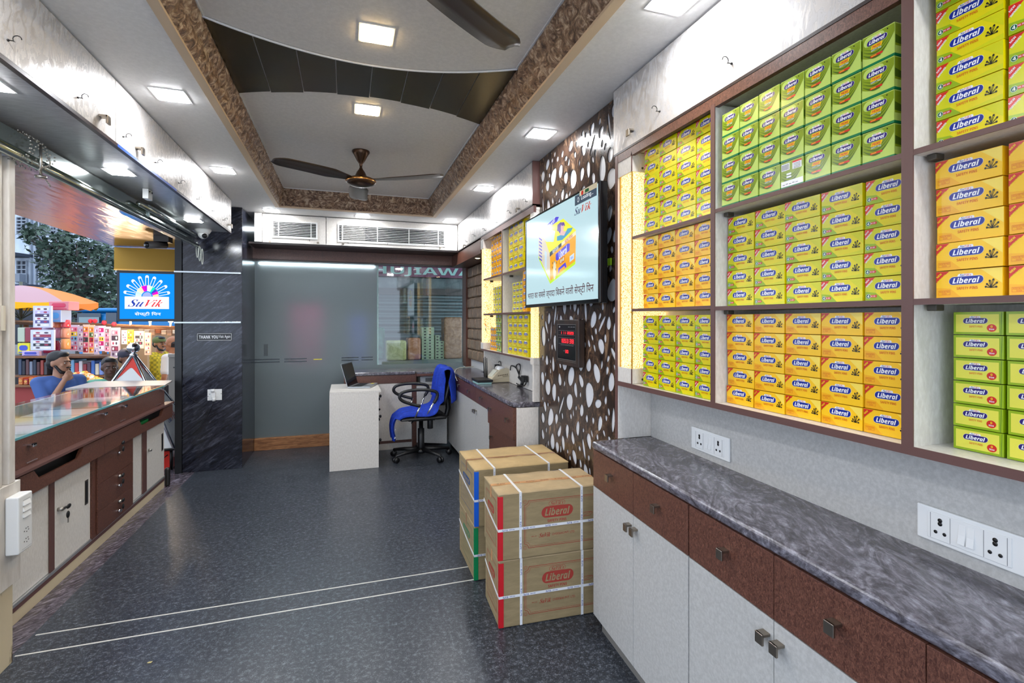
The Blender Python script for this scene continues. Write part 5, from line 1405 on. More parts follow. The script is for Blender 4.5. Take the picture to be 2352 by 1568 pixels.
b.plane(p1 - nv * .0006, dv, Z3, -nv); BP_ = mat('brown_print', rgb(90, 74, 50), .5); [b.pline([(L_ * (.30 + i * .075), .060 + i * .002), (L_ * (.35 + i * .075), .066 + i * .002)], .007, BP_, .0012) for i in range(6)]; b.pline([(L_ * .5, .054), (L_ * .74, .060)], .004, BP_, .0012); b.obj('print', t)
b = MB(); b.prism([p1 + dv * x + Z3 * z + nv * .02 for x, z in ((.02, .052), (L_ * .30, .103), (L_ * .30, .111), (.02, .060))], nv * (Wd - .04), mat('keypad_pale', rgb(222, 222, 206), .4)); b.obj('keypad', t)
b = MB(); b.M = None; q = p1 + dv * L_ * .5 + nv * Wd * .5 + Z3 * .115; b.tube([q - nv * .05, q + nv * .05], .028, K_W, 18); b.obj('paper_roll', t)
b = MB(); b.prism([p1 + dv * -.001 + nv * y + Z3 * z for y, z in ((.02, .022), (.10, .022), (.10, .034), (.02, .034))], dv * .0008, K_RED); b.obj('red_label', t)
t = thing('cable', (1.35, 3.7, WT), 'black power cables and adapters looping on the wall behind the beige machine', 'cable')
b = MB(); XW = 1.375
P = [atX(x, y, XW) for x, y in ((1172, 850), (1174, 840), (1182, 842), (1190, 852), (1192, 860), (1186, 845), (1187, 838), (1193, 836), (1195, 845), (1192, 862), (1197, 876), (1194, 884), (1186, 880))]
b.tube(sm(P), .005, BLK, 6)
P = [atX(x, y, XW) for x, y in ((1192, 866), (1199, 875), (1198, 884), (1190, 886))]; b.tube(sm(P), .012, BLK, 8)
P = [atX(x, y, XW - .01) for x, y in ((1208, 872), (1208, 880), (1203, 886), (1194, 884))]; b.tube(sm(P), .005, BLK, 6); q = atX(1208, 868, XW); b.box((XW - .03, q.y - .03, q.z - .03), (XW + .005, q.y + .03, q.z + .02), BLK)
q = atX(1143, 838, XW); b.box((XW - .04, q.y - .05, q.z - .04), (XW + .005, q.y + .05, q.z + .01), BLK); P = [atX(x, y, XW) for x, y in ((1143, 838), (1146, 830), (1150, 832), (1151, 842))]; b.tube(sm(P), .004, BLK, 6)
b.obj('cable_run', t)
t = thing('white_cable', (1.1, 5.2, WT), 'thin white cable snaking over the far corner worktop and down its edge', 'cable')
b = MB(); P = [atZ(x, y, WT + .004) for x, y in ((1090, 840), (1082, 842), (1070, 843), (1058, 844), (1050, 847))] + [atX(x, y, 1.075) for x, y in ((1045, 852), (1045, 862), (1050, 874))]
b.tube(sm(P), .004, mat('white_cable', rgb(222, 218, 200), .4), 6); b.obj('run', t)

# ================================================================== DESK AND LAPTOP
t = thing('desk', (.08, 5.3, 0), 'small plain cream desk with drawers on its chair side, laptop on top', 'desk')
DX0, DX1, DY0, DY1, DZ = -.148, .300, 5.00, 5.632, .745
MB().box((DX0, DY0, DZ - .02), (DX1 + .022, DY1, DZ), LAM).obj('desk_top', t, .001)
MB().box((DX0, DY0, .001), (DX1, DY0 + .018, DZ - .0205), LAM).obj('front_panel', t, .001)
MB().box((DX0, DY0 + .0185, .001), (DX0 + .018, DY1, DZ - .0205), LAM).obj('side_panel', t, .001)
zs = [DZ - .03, .53, .31, .06]
for k in range(3):
    d = MB().box((DX1 - .022, DY0 + .02, zs[k + 1] + .002), (DX1 - .004, DY1 - .01, zs[k] - .002), BRN).obj('drawer_front', t, .001)
    h = MB(); z_ = (zs[k] + zs[k + 1]) / 2
    h.tube([(DX1 - .004, 5.16, z_ + .05), (DX1 + .018, 5.16, z_ + .05)], .009, STEEL, 10); h.ell((DX1 + .026, 5.16, z_ + .045), (.012, .012, .016), BLK, 10, 6); h.ell((DX1 + .014, 5.15, z_ + .018), (.008, .012, .016), BLK, 10, 6); h.obj('lock_and_key', d)
    h = MB(); lhandle(h, (DX1 - .004, 5.3, z_ + .0), (1, 0, 0), (0, 1, 0), 1.); h.obj('handle', d)
q = [atZ(x, y, DZ + .002) for x, y in ((798.6, 891.5), (850, 891), (868, 882), (822, 882.5))]
t = thing('laptop', q[0], 'open silver laptop with a black screen standing on the cream desk', 'laptop')
SIL = mat('laptop_silver', rgb(170, 174, 178), .3, .7)
b = MB(); b.prism([v + Z3 * 0 for v in q], (0, 0, .014), SIL); b.obj('base', t, .002)
def mixq(u, v, z): a = q[0].lerp(q[1], u); c = q[3].lerp(q[2], u); return a.lerp(c, v) + Z3 * z
b = MB(); b.poly([mixq(.12, .06, .0145), mixq(.58, .06, .0145), mixq(.58, .94, .0145), mixq(.12, .94, .0145)], mat('key_well', rgb(48, 50, 54), .5))
for i in range(5):
    for j in range(13): b.poly([mixq(.14 + i * .088, .08 + j * .066, .0155), mixq(.14 + i * .088 + .075, .08 + j * .066, .0155), mixq(.14 + i * .088 + .075, .08 + j * .066 + .055, .0155), mixq(.14 + i * .088, .08 + j * .066 + .055, .0155)], mat('key_cap', rgb(26, 28, 30), .5))
b.poly([mixq(.66, .33, .0146), mixq(.94, .33, .0146), mixq(.94, .66, .0146), mixq(.66, .66, .0146)], mat('touchpad', rgb(140, 144, 148), .3)); b.poly([mixq(.72, .75, .0147), mixq(.85, .75, .0147), mixq(.85, .95, .0147), mixq(.72, .95, .0147)], mat('yellow_sticker', rgb(226, 214, 60), .5)); b.obj('keyboard', t)
h0, h1 = mixq(0, 0, .014), mixq(0, 1, .014); xd = (q[1] - q[0]).normalized(); up = (Z3 * .96 - xd * .27).normalized() * .235; th = xd * .006
b = MB(); b.prism([h0, h1, h1 + up, h0 + up], -th, SIL); b.obj('lid', t, .001)
b = MB(); e_ = xd * .0008; b.poly([h0 + up * .01 + e_, h1 + up * .01 + e_, h1 + up * .99 + e_, h0 + up * .99 + e_], mat('laptop_bezel', rgb(12, 12, 14), .3)); e_ = xd * .0014
v_ = (h1 - h0) * .03; b.poly([h0 + v_ + up * .08 + e_, h1 - v_ + up * .08 + e_, h1 - v_ + up * .95 + e_, h0 + v_ + up * .95 + e_], BLKG); b.obj('screen', t)

# ================================================================== OFFICE CHAIR
cc = Vector((.74, 5.24, 0))
t = thing('office_chair', cc, 'black swivel armchair on castors draped with a blue cloth beside the desk', 'chair')
def cy_(px, py_, y=5.24): return atY(px, py_, y)
b = MB(); b.lathe([(.032, .07), (.034, .12), (.034, .30), (.022, .305), (.022, .40)], cc, BLK, 18); b.lathe([(.05, .05), (.055, .075), (.035, .10)], cc, BLK, 18); b.obj('gas_lift', t)
for px, py_ in ((928, 1052), (993, 1050), (1012, 1038), (957, 1024), (904, 1040)):
    p = atZ(px, py_, .03); d = (p - cc); d.z = 0; L = .30; d = d.normalized(); e = cc + d * L
    b = MB(); b.tube([cc + Z3 * .085 + d * .03, cc + Z3 * .08 + d * L * .6, e + Z3 * .068], [.026, .020, .014], BLK, 8); lg = b.obj('base_leg', t)
    b = MB(); s = Vector((-d.y, d.x, 0)); c = e + Z3 * .029
    for k in (-1, 1): b.tube([c + s * k * .008, c + s * k * .024], .028, BLK, 16)
    b.tube([c + Z3 * .0, c + Z3 * .045], .008, BLK, 8); b.obj('castor', lg)
b = MB(); b.box((cc.x - .14, cc.y - .10, .395), (cc.x + .13, cc.y + .10, .425), BLK); b.tube([(cc.x + .09, cc.y - .03, .40), (cc.x + .09, cc.y - .03, .30)], .03, BLK, 12); b.tube([(cc.x - .08, cc.y - .1, .41), (cc.x - .12, cc.y - .19, .40)], .008, BLK, 8); b.obj('mechanism', t, .004)
b = MB(); N = 16
vs = []
for i in range(N + 1):
    for j in range(N + 1):
        u, v = i / N * 2 - 1, j / N * 2 - 1; k = max(abs(u), abs(v)); r = math.hypot(u, v) or 1; sq = k / r
        x = u * (.24 * (.86 + .14 * sq)); y = v * (.235 * (.86 + .14 * sq)); vs.append((cc.x + x, cc.y + y, .475 - .03 * (max(abs(u), abs(v)) ** 5) - .015 * (max(0, -u) ** 2)))
k = len(vs); vs += [(cc.x + (v[0] - cc.x) * .96, cc.y + (v[1] - cc.y) * .96, .425) for v in vs]
fs = [(i * (N + 1) + j, (i + 1) * (N + 1) + j, (i + 1) * (N + 1) + j + 1, i * (N + 1) + j + 1) for i in range(N) for j in range(N)]
fs2 = [tuple(reversed([k + a for a in f])) for f in fs]
rim = [(i, 0) for i in range(N)] + [(N, j) for j in range(N)] + [(i, N) for i in range(N, 0, -1)] + [(0, j) for j in range(N, 0, -1)]
ri = [i * (N + 1) + j for i, j in rim]; sd_ = [(ri[a], k + ri[a], k + ri[(a + 1) % len(ri)], ri[(a + 1) % len(ri)]) for a in range(len(ri))]
b.add(vs, fs + fs2 + sd_, BLK, True); b.obj('seat', t)
b = MB(); b.tube([(cc.x + .05, cc.y, .405), (cc.x + .22, cc.y, .405), (cc.x + .27, cc.y, .43), (cc.x + .285, cc.y, .50), (cc.x + .275, cc.y, .62), (cc.x + .25, cc.y, .74)], [.022, .024, .028, .028, .024, .02], BLK, 10); b.obj('back_support', t)
b = MB()
vs = []; N = 12
for i in range(N + 1):
    for j in range(N + 1):
        u, v = i / N * 2 - 1, j / N
        hw = .215 * (1 - .12 * v) * math.sqrt(max(.05, 1 - abs(2 * v - 1) ** 6 * .6)); z = .55 + .36 * v; x = cc.x + .195 + .03 * (2 * v - 1) + .04 * v - .03 * (1 - u * u) + .02
        vs.append((x, cc.y + u * hw, z))
k = len(vs); vs += [(v[0] + .035, v[1], v[2]) for v in vs]
fs = [(i * (N + 1) + j, i * (N + 1) + j + 1, (i + 1) * (N + 1) + j + 1, (i + 1) * (N + 1) + j) for i in range(N) for j in range(N)]
fs2 = [tuple(reversed([k + a for a in f])) for f in fs]; sd_ = [(ri[a], ri[(a + 1) % len(ri)], k + ri[(a + 1) % len(ri)], k + ri[a]) for a in range(0)]
ri = [i * (N + 1) + j for i, j in [(i, 0) for i in range(N)] + [(N, j) for j in range(N)] + [(i, N) for i in range(N, 0, -1)] + [(0, j) for j in range(N, 0, -1)]]
sd_ = [(ri[a], ri[(a + 1) % len(ri)], k + ri[(a + 1) % len(ri)], k + ri[a]) for a in range(len(ri))]
b.add(vs, fs + fs2 + sd_, BLK, True); b.obj('backrest', t)
for sgn in (-1, 1):
    y = cc.y + sgn * .265; yi = cc.y + sgn * .20; sx = .0 if sgn < 0 else -.01
    b = MB(); P = []
    for x, z in ((-.045, .575), (-.13, .60), (-.215, .635), (-.245, .675), (-.22, .715), (-.13, .735), (0, .735), (.10, .715), (.125, .685), (.115, .64), (.09, .60)): P.append((cc.x + x + sx, y, z))
    b.tube(sm(P, 4), .016, BLK, 10); ar = b.obj('armrest', t)
    b = MB(); b.tube([(cc.x - .045 + sx, y, .578), (cc.x - .10, yi, .42)], .010, CHROME, 10); b.tube([(cc.x + .09 + sx, y, .605), (cc.x - .0, yi, .42)], .010, CHROME, 10); b.obj('arm_strut', ar)
# cloth over the chair
CLOTH = speck('royal_blue_cloth', rgb(4, 46, 158), rgb(10, 62, 190), 40, .8, bump=.25)
prof = [(.332, .60), (.326, .70), (.314, .80), (.30, .885), (.265, .935), (.225, .94), (.195, .90), (.175, .80), (.165, .70), (.15, .60), (.12, .53), (.05, .505), (-.06, .50), (-.16, .495), (-.225, .475), (-.262, .43), (-.275, .36), (-.27, .29), (-.262, .22)]
import bisect
def cr(P, t_):
    n = len(P) - 1; x = t_ * n; i = min(int(x), n - 1); f = x - i
    p0, p1, p2, p3 = P[max(i - 1, 0)], P[i], P[i + 1], P[min(i + 2, n)]
    return tuple(.5 * ((2 * p1[k]) + (-p0[k] + p2[k]) * f + (2 * p0[k] - 5 * p1[k] + 4 * p2[k] - p3[k]) * f * f + (-p0[k] + 3 * p1[k] - 3 * p2[k] + p3[k]) * f ** 3) for k in range(len(p0)))
vs = []; NU, NV = 72, 30; rnd = random.Random(5); ph = [rnd.uniform(0, 6) for _ in range(6)]
for i in range(NU + 1):
    u = i / NU; x, z = cr(prof, u)
    if u < .3: half, off = .245 + .02 * math.sin(u * 9), -.01
    elif u < .62: half, off = .24, .0
    else: half, off = .24 - (u - .62) * .36, -.06 * (u - .62) / .38
    for j in range(NV + 1):
        v = j / NV * 2 - 1; y = cc.y + off + v * half
        fold = .010 * math.sin(v * 7 + ph[0] + u * 5) + .006 * math.sin(v * 15 + ph[1] - u * 9)
        edge = max(0, abs(v) - .82) / .18
        xx, zz_ = x, z
        if u < .28: xx += fold * 1.4
        elif u < .5: xx -= abs(fold) * 1.2 + .004; zz_ += .0
        elif u < .8: zz_ += abs(fold) * .9 + .004 - edge * .045
        else: xx -= abs(fold) * 2.6
        w1 = max(0, min(1, (.22 - u) / .1)); w2 = max(0, min(1, (u - .29) / .08)) * (1 if u < .5 else 0)
        xx += edge * (.06 * w2 - .075 * w1); zz_ -= edge * .015 * (u < .5)
        vs.append((cc.x + xx, y + (.012 * math.sin(u * 22 + ph[2]) * abs(v)), zz_))
b = MB(); b.add(vs, [(i * (NV + 1) + j, i * (NV + 1) + j + 1, (i + 1) * (NV + 1) + j + 1, (i + 1) * (NV + 1) + j) for i in range(NU) for j in range(NV)], CLOTH, True)
o = b.obj('cloth'); m_ = o.modifiers.new('s', 'SOLIDIFY'); m_.thickness = .004; m_.offset = 1
tag(o, 'royal blue cloth with white edging draped over back and seat of the chair', 'cloth')
b = MB()
for (x, z, dx, dz, w_) in ((-.280, .335, .03, .018, .05), (-.285, .255, .05, .012, .05), (.352, .72, .004, .05, .09)):
    b.prism([(cc.x + x, cc.y - .20, z), (cc.x + x, cc.y - .20 + w_, z), (cc.x + x + dx * .2, cc.y - .20 + w_, z + dz), (cc.x + x + dx * .2, cc.y - .20, z + dz)], (-.003, 0, 0), mat('cloth_white_stripe', rgb(220, 222, 230), .8))
b.obj('white_edging', o)
# ================================================================== GLASS TOPPED COUNTER, left
LX = -1.47
t = thing('glass_counter', (-1.75, 3.8, 0), 'long brown counter with a glass top, sliding cream doors and drawers facing the pavement', 'counter')
Ya, Yb = 2.66, 4.985; TOP = .868
MB().box((-2.08, Ya, .08), (LX - .022, Yb - .004, .60), LAM).obj('body', t)
MB().box((-2.08, Ya, .601), (LX - .022, Yb - .004, .699), HOLE).obj('recess_shade', t)  # dark block standing for the shade inside the finger recesses
MB().box((LX - .03, Ya, 0), (LX, Yb, .082), mat('cream_plinth', rgb(206, 190, 158), .5)).obj('plinth', t, .002)
MB().box((LX - .02, Ya, .083), (LX + .004, Yb, .098), mat('aluminium_track', rgb(196, 198, 198), .35, .8)).obj('sliding_track', t)
MB().box((LX - .02, Ya, .060), (LX + .002, Yb, .082), BRNE).obj('track_band', t)
yd = [yX(p, LX) for p in (60, 115, 125, 208, 299, 328, 337, 378)]
# back runner door, stile, front door
MB().box((LX - .020, Ya, .10), (LX - .008, yd[1] + .02, .58), LAM).obj('sliding_door', t, .001)
MB().box((LX - .020, yd[5] - .45, .10), (LX - .008, yd[5] + .02, .58), LAM).obj('sliding_door', t, .001)
for a, c in ((yd[1], yd[2]), (yd[5], yd[6])): MB().box((LX - .006, a, .10), (LX + .001, c, .58), BRNE).obj('door_stile', t)
for a, c, lk in ((yd[2], yd[3] - .004, 1), (yd[6], Yb - .005, 0)):
    d = MB().box((LX - .007, a + .001, .10), (LX - .0005, c, .58), LAM).obj('sliding_door', t, .001)
    L = c - a
    MB().box((LX - .0005, c - L * .17, .325), (LX + .0012, c - L * .07, .47), NICK).obj('pull_recess', d)
    MB().box((LX + .0008, c - L * .15, .335), (LX + .0016, c - L * .09, .46), HOLE).obj('pull_slot', d)
    h = MB(); y = a + .035; h.tube([(LX, y, .405), (LX + .022, y, .405)], .011, STEEL, 12)
    if lk: h.box((LX + .020, y + .0, .398), (LX + .024, y + .03, .412), STEEL); h.ell((LX + .026, y + .05, .403), (.005, .024, .013), BLK, 12, 6); h.ell((LX + .026, y + .042, .36), (.006, .016, .020), BLK, 12, 6); h.box((LX + .024, y + .04, .315), (LX + .027, y + .047, .345), STEEL)
    h.obj('lock', d)
# drawers
zs = [.575, .405, .235, .10]
DXF = LX + .012
MB().box((LX - .02, yd[3], .09), (DXF - .004, yd[4], .60), BRN).obj('drawer_case', t)
for k in range(3):
    d = MB().box((DXF - .003, yd[3] + .05, zs[k + 1] + .001), (DXF + .006, yd[4] - .002, zs[k] - .001 + (.12 if k == 0 else 0)), BRN).obj('drawer_front', t, .001)
    h = MB(); y = (yd[3] + yd[4]) / 2 + .05; z = zs[k] - .03 + (.05 if k == 0 else 0)
    h.tube([(DXF, y, z), (DXF + .022, y, z)], .010, STEEL, 10); h.ell((DXF + .026, y + .02, z), (.006, .024, .013), BLK, 10, 6)
    h.ell((DXF + .022, y + .03, z - .045), (.006, .016, .018), BLK, 10, 6); h.obj('lock_and_key', d)
    h = MB(); h.tube([(DXF, y - .01, z - .06), (DXF + .024, y - .01, z - .06)], .009, CHROME, 10); h.box((DXF + .020, y - .022, z - .069), (DXF + .025, y + .002, z - .051), CHROME); h.obj('knob', d)
# apron with finger recesses
AX = LX + .035
def apron(y0, y1, r0, r1):
    b = MB(); z0, z1 = .585, .693; zr = .640
    P = [(y0, z1), (r0, z1), (r0 + .05, zr), (r1 - .05, zr), (r1, z1), (y1, z1), (y1, z0), (y0, z0)]
    # split in convex pieces
    for Q in (((y0, z0), (y0, z1), (r0, z1), (r0 + .05, zr), (r0 + .05, z0)), ((r0 + .05, z0), (r0 + .05, zr), (r1 - .05, zr), (r1 - .05, z0)), ((r1 - .05, z0), (r1 - .05, zr), (r1, z1), (y1, z1), (y1, z0))):
        b.prism([(AX - .02, y, z) for y, z in Q], (.02, 0, 0), BRN)
    b.obj('apron', t)
apron(Ya, yd[3] + .09, yX(78, AX), yX(192, AX)); apron(yd[3] + .092, Yb + .09, yX(320, AX), yX(376, AX))
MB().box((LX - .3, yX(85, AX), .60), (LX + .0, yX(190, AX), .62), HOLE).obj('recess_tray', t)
MB().box((LX - .1, yX(322, AX), .63), (LX + .005, yX(340, AX) + .1, .655), mat('green_pouch', rgb(0, 110, 50), .35)).obj('green_pouch', t)
MB().box((LX - .02, Ya, .700), (AX + .008, Yb + .10, .716), BRNE).obj('ledge', t, .002)
MB().box((LX - .018, Ya, .716), (LX, Yb, TOP - .014), BRN).obj('glass_case_front', t, .001)
MB().box((-2.08, Yb - .014, .70), (LX - .019, Yb, TOP - .014), BRN).obj('case_end', t)
MB().box((-2.08, Ya, .70), (-2.06, Yb - .015, TOP - .014), LAM).obj('case_back', t)
MB().box((-2.06, Ya, .70), (LX - .019, Yb - .015, .712), LAM).obj('case_floor', t)
for px, py_ in ((66, 1020), (234, 949), (281, 931), (369, 893)):
    p = atX(px, py_, LX); h = MB(); h.box((LX, p.y - .015, p.z - .004), (LX + .026, p.y + .015, p.z + .004), CHROME); h.box((LX + .018, p.y - .015, p.z - .012), (LX + .026, p.y + .015, p.z + .004), CHROME); h.obj('flap_knob', t, .001)
for px, py_ in ((72, 1057), (223, 987), (281, 958), (364, 922)):
    p = atX(px, py_, LX); MB().box((LX, p.y - .045, .728), (LX + .004, p.y + .045, .733), CHROME).obj('flap_hinge', t)
# thin displays lying inside
for k, (y, m_) in enumerate(((2.9, K_W), (3.2, mat('pale_card', rgb(200, 206, 190), .6)), (3.5, K_W), (3.8, mat('pale_card', rgb(200, 206, 190), .6)), (4.1, K_W), (4.4, mat('grey_card', rgb(150, 160, 156), .6)), (4.7, K_W))):
    MB().box((-2.02, y, .7125), (-1.53, y + .27, .79), m_).obj('display_card', t)
CG = thin_glass('counter_glass', (.90, .98, .95, 1), .05, .05, 1.22)
o = MB().poly([(-2.09, Ya, TOP), (LX - .004, Ya, TOP), (LX - .004, Yb, TOP), (-2.09, Yb, TOP)], CG).obj('glass_top', t)
o = MB().box((LX - .004, Ya, TOP - .012), (LX + .002, Yb, TOP), mat('glass_edge_teal', rgb(96, 160, 168), .15)).obj('glass_edge', t, .001)
MB().box((LX - .001, Yb - .62, TOP), (LX + .0025, Yb - .03, TOP + .003), mat('yellow_edge_tape', rgb(226, 170, 20), .35)).obj('edge_tape', t)
b = MB(); b.prism([(-2.16, Yb + .01, TOP - .014), (-2.16, 5.50, TOP - .014), (-1.52, 5.37, TOP - .014), (-1.47, Yb + .01, TOP - .014)], (0, 0, .016), mat('grey_flap_laminate', rgb(166, 160, 156), .45))
o = b.obj('counter_flap'); tag(o, 'pale grey hinged flap bridging the counter end and the pillar', 'flap')
MB().box((-2.10, Yb - .02, TOP - .006), (-1.9, Yb + .01, TOP - .001), STEEL).obj('flap_hinge', o)
t = thing('doorstop', (-1.40, 5.02, 0), 'grey rounded metal foot at the far end of the glass counter', 'door stop')
b = MB(); b.box((-1.475, 4.99, .0), (-1.435, 5.03, .16), DKM); b.obj('foot', t, .015, 3)

# ================================================================== WHITE POST, BOX AND SWITCHBOARD at the picture edge
PWH = speck('aged_cream_paint', rgb(196, 188, 178), rgb(218, 212, 204), 14, .5, stretch=(1, 1, .25))
t = thing('steel_post', (-1.33, 2.5, .75), 'aged cream steel post with raised strips at the counter corner', 'post')
MB().box((-1.40, 2.35, .75), (-1.325, 2.60, 2.09), PWH).obj('core', t, .003)
MB().box((-1.40, 2.58, .75), (-1.302, 2.622, 2.09), PWH).obj('strip', t, .006, 3)
MB().box((-1.40, 2.44, .75), (-1.306, 2.545, 2.09), PWH).obj('strip', t, .004)
MB().box((-1.306, 2.535, 1.38), (-1.298, 2.55, 1.48), mat('torn_paper', rgb(200, 190, 170), .7)).obj('torn_sticker', t)
t = thing('post_plinth_box', (-1.33, 2.5, 0), 'painted cream board box round the foot of the steel post', 'box')
MB().box((-1.42, 2.1, .335), (-1.302, 2.655, .752), PWH).obj('board', t, .002)
RUST = speck('rusty_cream_paint', rgb(60, 40, 24), rgb(206, 190, 158), 7, .6, lo=.36, hi=.46, stretch=(1, 1, .5))
MB().box((-1.42, 2.40, .0), (-1.318, 2.635, .334), RUST).obj('foot_panel', t, .002)
MB().box((-1.40, 2.2, .0), (-1.33, 2.40, .334), mat('dark_gap', rgb(20, 16, 14), .8)).obj('foot_gap', t)
t = thing('extension_board', (-1.28, 2.6, .45), 'white wall mounted switchboard box with rockers and sockets on the post foot', 'switchboard')
X0, X1 = -1.301, -1.256; pa = atX(43, 1142, X1); pb = atX(43, 1275, X1); pc = atX(75, 1124, X1)
yn, yf = pa.y, pc.y; zb_, zt_ = pb.z, pa.z
MB().box((X0, yn, zb_), (X1, yf, zt_), WPL).obj('case', t, .006, 3)
b = MB(); b.plane((X1, yn, zb_), Y3, Z3, X3); W_, H_ = yf - yn, zt_ - zb_
for k in range(4): b.prect(W_ * .28, H_ * (.90 - k * .105), W_ * .80, H_ * (.906 - k * .105), GREYL, .0008)
for c_ in (.36, .18):
    for dx, dz in ((.0, .03), (.14, .03), (-.12, -.01), (.05, -.035), (.18, -.012)): b.pell(W_ * (.5 + dx), H_ * (c_ + dz), W_ * .035, H_ * .010, HOLE, .0009, 10)
b.prect(W_ * .2, H_ * .05, W_ * .9, H_ * .055, GREYL, .0008); b.obj('socket_holes', t)
for k in range(3): 
    b = MB(); z = zb_ + H_ * (.60 + k * .105); b.prism([(X1 - .001, yn + W_ * .30, z), (X1 + .005, yn + W_ * .30, z), (X1 + .001, yn + W_ * .30, z + H_ * .07), (X1 - .001, yn + W_ * .30, z + H_ * .07)], (0, W_ * .5, 0), WPL); b.obj('rocker', t)
# small litter on the floor
for px, py_, l in ((172, 1223, 'small yellow scrap of paper on the floor near the glass counter'), (343, 1522, 'tiny pale scrap on the floor at the bottom of the view')):
    p = atZ(px, py_, 0); b = MB(); b.prism([p + Vector((-.008, 0, .0008)), p + Vector((.006, -.004, .0008)), p + Vector((.010, .004, .0008)), p + Vector((-.002, .005, .0008))], (0, 0, .002), mat('yellow_scrap', rgb(206, 190, 130), .7)); tag(b.obj('paper_scrap'), l, 'litter')
# ================================================================== STREET
GZ = -.62
b = MB(); b.box((-40, -6, GZ - .1), (-2.17, 60, GZ), speck('asphalt', rgb(70, 70, 74), rgb(96, 96, 98), 3, .8)); b.box((-2.17, 6.3, GZ - .1), (-1.5, 60, GZ), mat('asphalt2', rgb(80, 80, 84), .8)); struct('ground_street', b).name = 'ground'
b = MB(); b.box((-2.17, -1.2, GZ), (-2.15, 6.3, 0), GRANB); struct('trim_6', b)
# far building
Dv_ = 26.0
F_ = Vector((_s, _c, 0)); Rt = Vector((_c, -_s, 0))
def bd(px, py_, d=Dv_): return atD(px, py_, d)
BW = speck('weathered_white_render', rgb(176, 190, 208), rgb(212, 222, 234), 1.2, .8, stretch=(1, 1, .3))
t = thing('apartment_building', bd(150, 736), 'pale old multi storey building with shuttered windows across the street', 'building')
def fbox(px0, py0, px1, py1, d0, dep, m, nm, par):
    a = bd(px0, py0, d0); c = bd(px1, py1, d0); b = MB()
    b.prism([Vector((a.x, a.y, a.z)), Vector((c.x, c.y, a.z)), Vector((c.x, c.y, c.z)), Vector((a.x, a.y, c.z))], F_ * dep, m); return b.obj(nm, par)
fbox(-160, 250, 470, 790, Dv_, 4, BW, 'wall', t)
WDK = mat('window_dark', rgb(44, 54, 70), .3); WFR = mat('window_frame_grey', rgb(150, 160, 172), .6)
def win(px0, py0, px1, py1, slats=True):
    w = fbox(px0, py0, px1, py1, Dv_ - .02, -.05, WDK, 'window', t); b = MB(); n = 5 if py1 - py0 > 26 else 3
    for k in range(n + 1):
        y = py0 + (py1 - py0) * k / n; a = bd(px0, y, Dv_ - .1); c = bd(px1, y, Dv_ - .1); b.prism([a, c, c + Z3 * .05, a + Z3 * .05], -F_ * .06, WFR)
    for x in (px0, (px0 + px1) / 2, px1):
        a = bd(x - .5, py0, Dv_ - .1); c = bd(x + .5, py1, Dv_ - .1); b.prism([Vector((a.x, a.y, a.z)), Vector((c.x, c.y, a.z)), Vector((c.x, c.y, c.z)), Vector((a.x, a.y, c.z))], -F_ * .06, WFR)
    b.obj('window_frame', w)
for x0, x1 in ((40, 62), (97, 108), (118, 130), (139, 151), (176, 190), (208, 220), (240, 254)):
    for y0, y1 in ((500, 538), (558, 598) if x0 > 60 else (600, 650), (610, 642)):
        if x0 == 40 and y0 == 610: continue
        win(x0, y0, x1, y1)
for x in (72, 84, 92, 134, 160): fbox(x, 250, x + 3, 655, Dv_ - .02, -.12, WFR, 'drainpipe', t)
fbox(30, 585, 76, 592, Dv_, -1.0, mat('balcony_dark', rgb(52, 60, 74), .7), 'ledge', t)
fbox(30, 655, 100, 662, Dv_, -.9, mat('balcony_dark', rgb(52, 60, 74), .7), 'ledge', t)
fbox(44, 630, 62, 648, Dv_ - .1, -.4, mat('ac_unit_grey', rgb(120, 130, 144), .5), 'air_conditioner', t)
fbox(-160, 690, 470, 790, Dv_ - .2, -.5, mat('dark_shopfronts', rgb(38, 44, 56), .6), 'shopfront', t)
# tree
t = thing('street_tree', atD(190, 736, 15), 'broad leafy dark green tree in front of the pale building', 'tree')
LEAF = speck('dark_leaves', rgb(34, 52, 44), rgb(84, 108, 90), 6, .6)
base = atD(190, 736, 15); base.z = GZ
b = MB(); b.tube([base, base + Vector((.05, 0, 2.2)), base + Vector((-.1, 0, 3.4))], [.22, .17, .13], mat('bark', rgb(70, 66, 62), .8), 10)
rnd = random.Random(21); blobs = [(95, 560, .42), (125, 548, .55), (150, 575, .65), (175, 560, .6), (205, 575, .7), (235, 600, .65), (255, 620, .6), (160, 615, .8), (200, 630, .9), (240, 660, .8), (180, 665, .8), (145, 590, .5), (75, 530, .28), (62, 540, .2), (215, 690, .7), (270, 660, .6), (290, 690, .6), (250, 580, .4), (130, 640, .45), (110, 600, .35), (165, 700, .7)]
for x, y, r in blobs: c = atD(x, y, 15); b.tube([base + Vector((0, 0, 2.6 + rnd.random())), base.lerp(c, .6) + Z3 * (c.z - base.z) * .25, c], [.09, .05, .02], mat('bark', rgb(70, 66, 62), .8), 6)
b.obj('trunk', t)
b = MB()
for x, y, r in blobs:
    c = atD(x, y, 15 + rnd.uniform(-.6, .6))
    for k in range(int(260 * r * r + 60)):
        d = Vector((rnd.gauss(0, 1), rnd.gauss(0, 1), rnd.gauss(0, .8))).normalized() * r * rnd.random() ** .4; p = c + d
        u = Vector((rnd.gauss(0, 1), rnd.gauss(0, 1), rnd.gauss(0, .6))).normalized(); w = u.cross(Vector((rnd.gauss(0, 1), rnd.gauss(0, 1), rnd.gauss(0, 1)))).normalized(); L = rnd.uniform(.06, .12)
        b.add([p - u * L, p + w * L * .5, p + u * L, p - w * L * .5], [(0, 1, 2, 3)], LEAF)
b.obj('foliage', t)['kind'] = 'stuff'
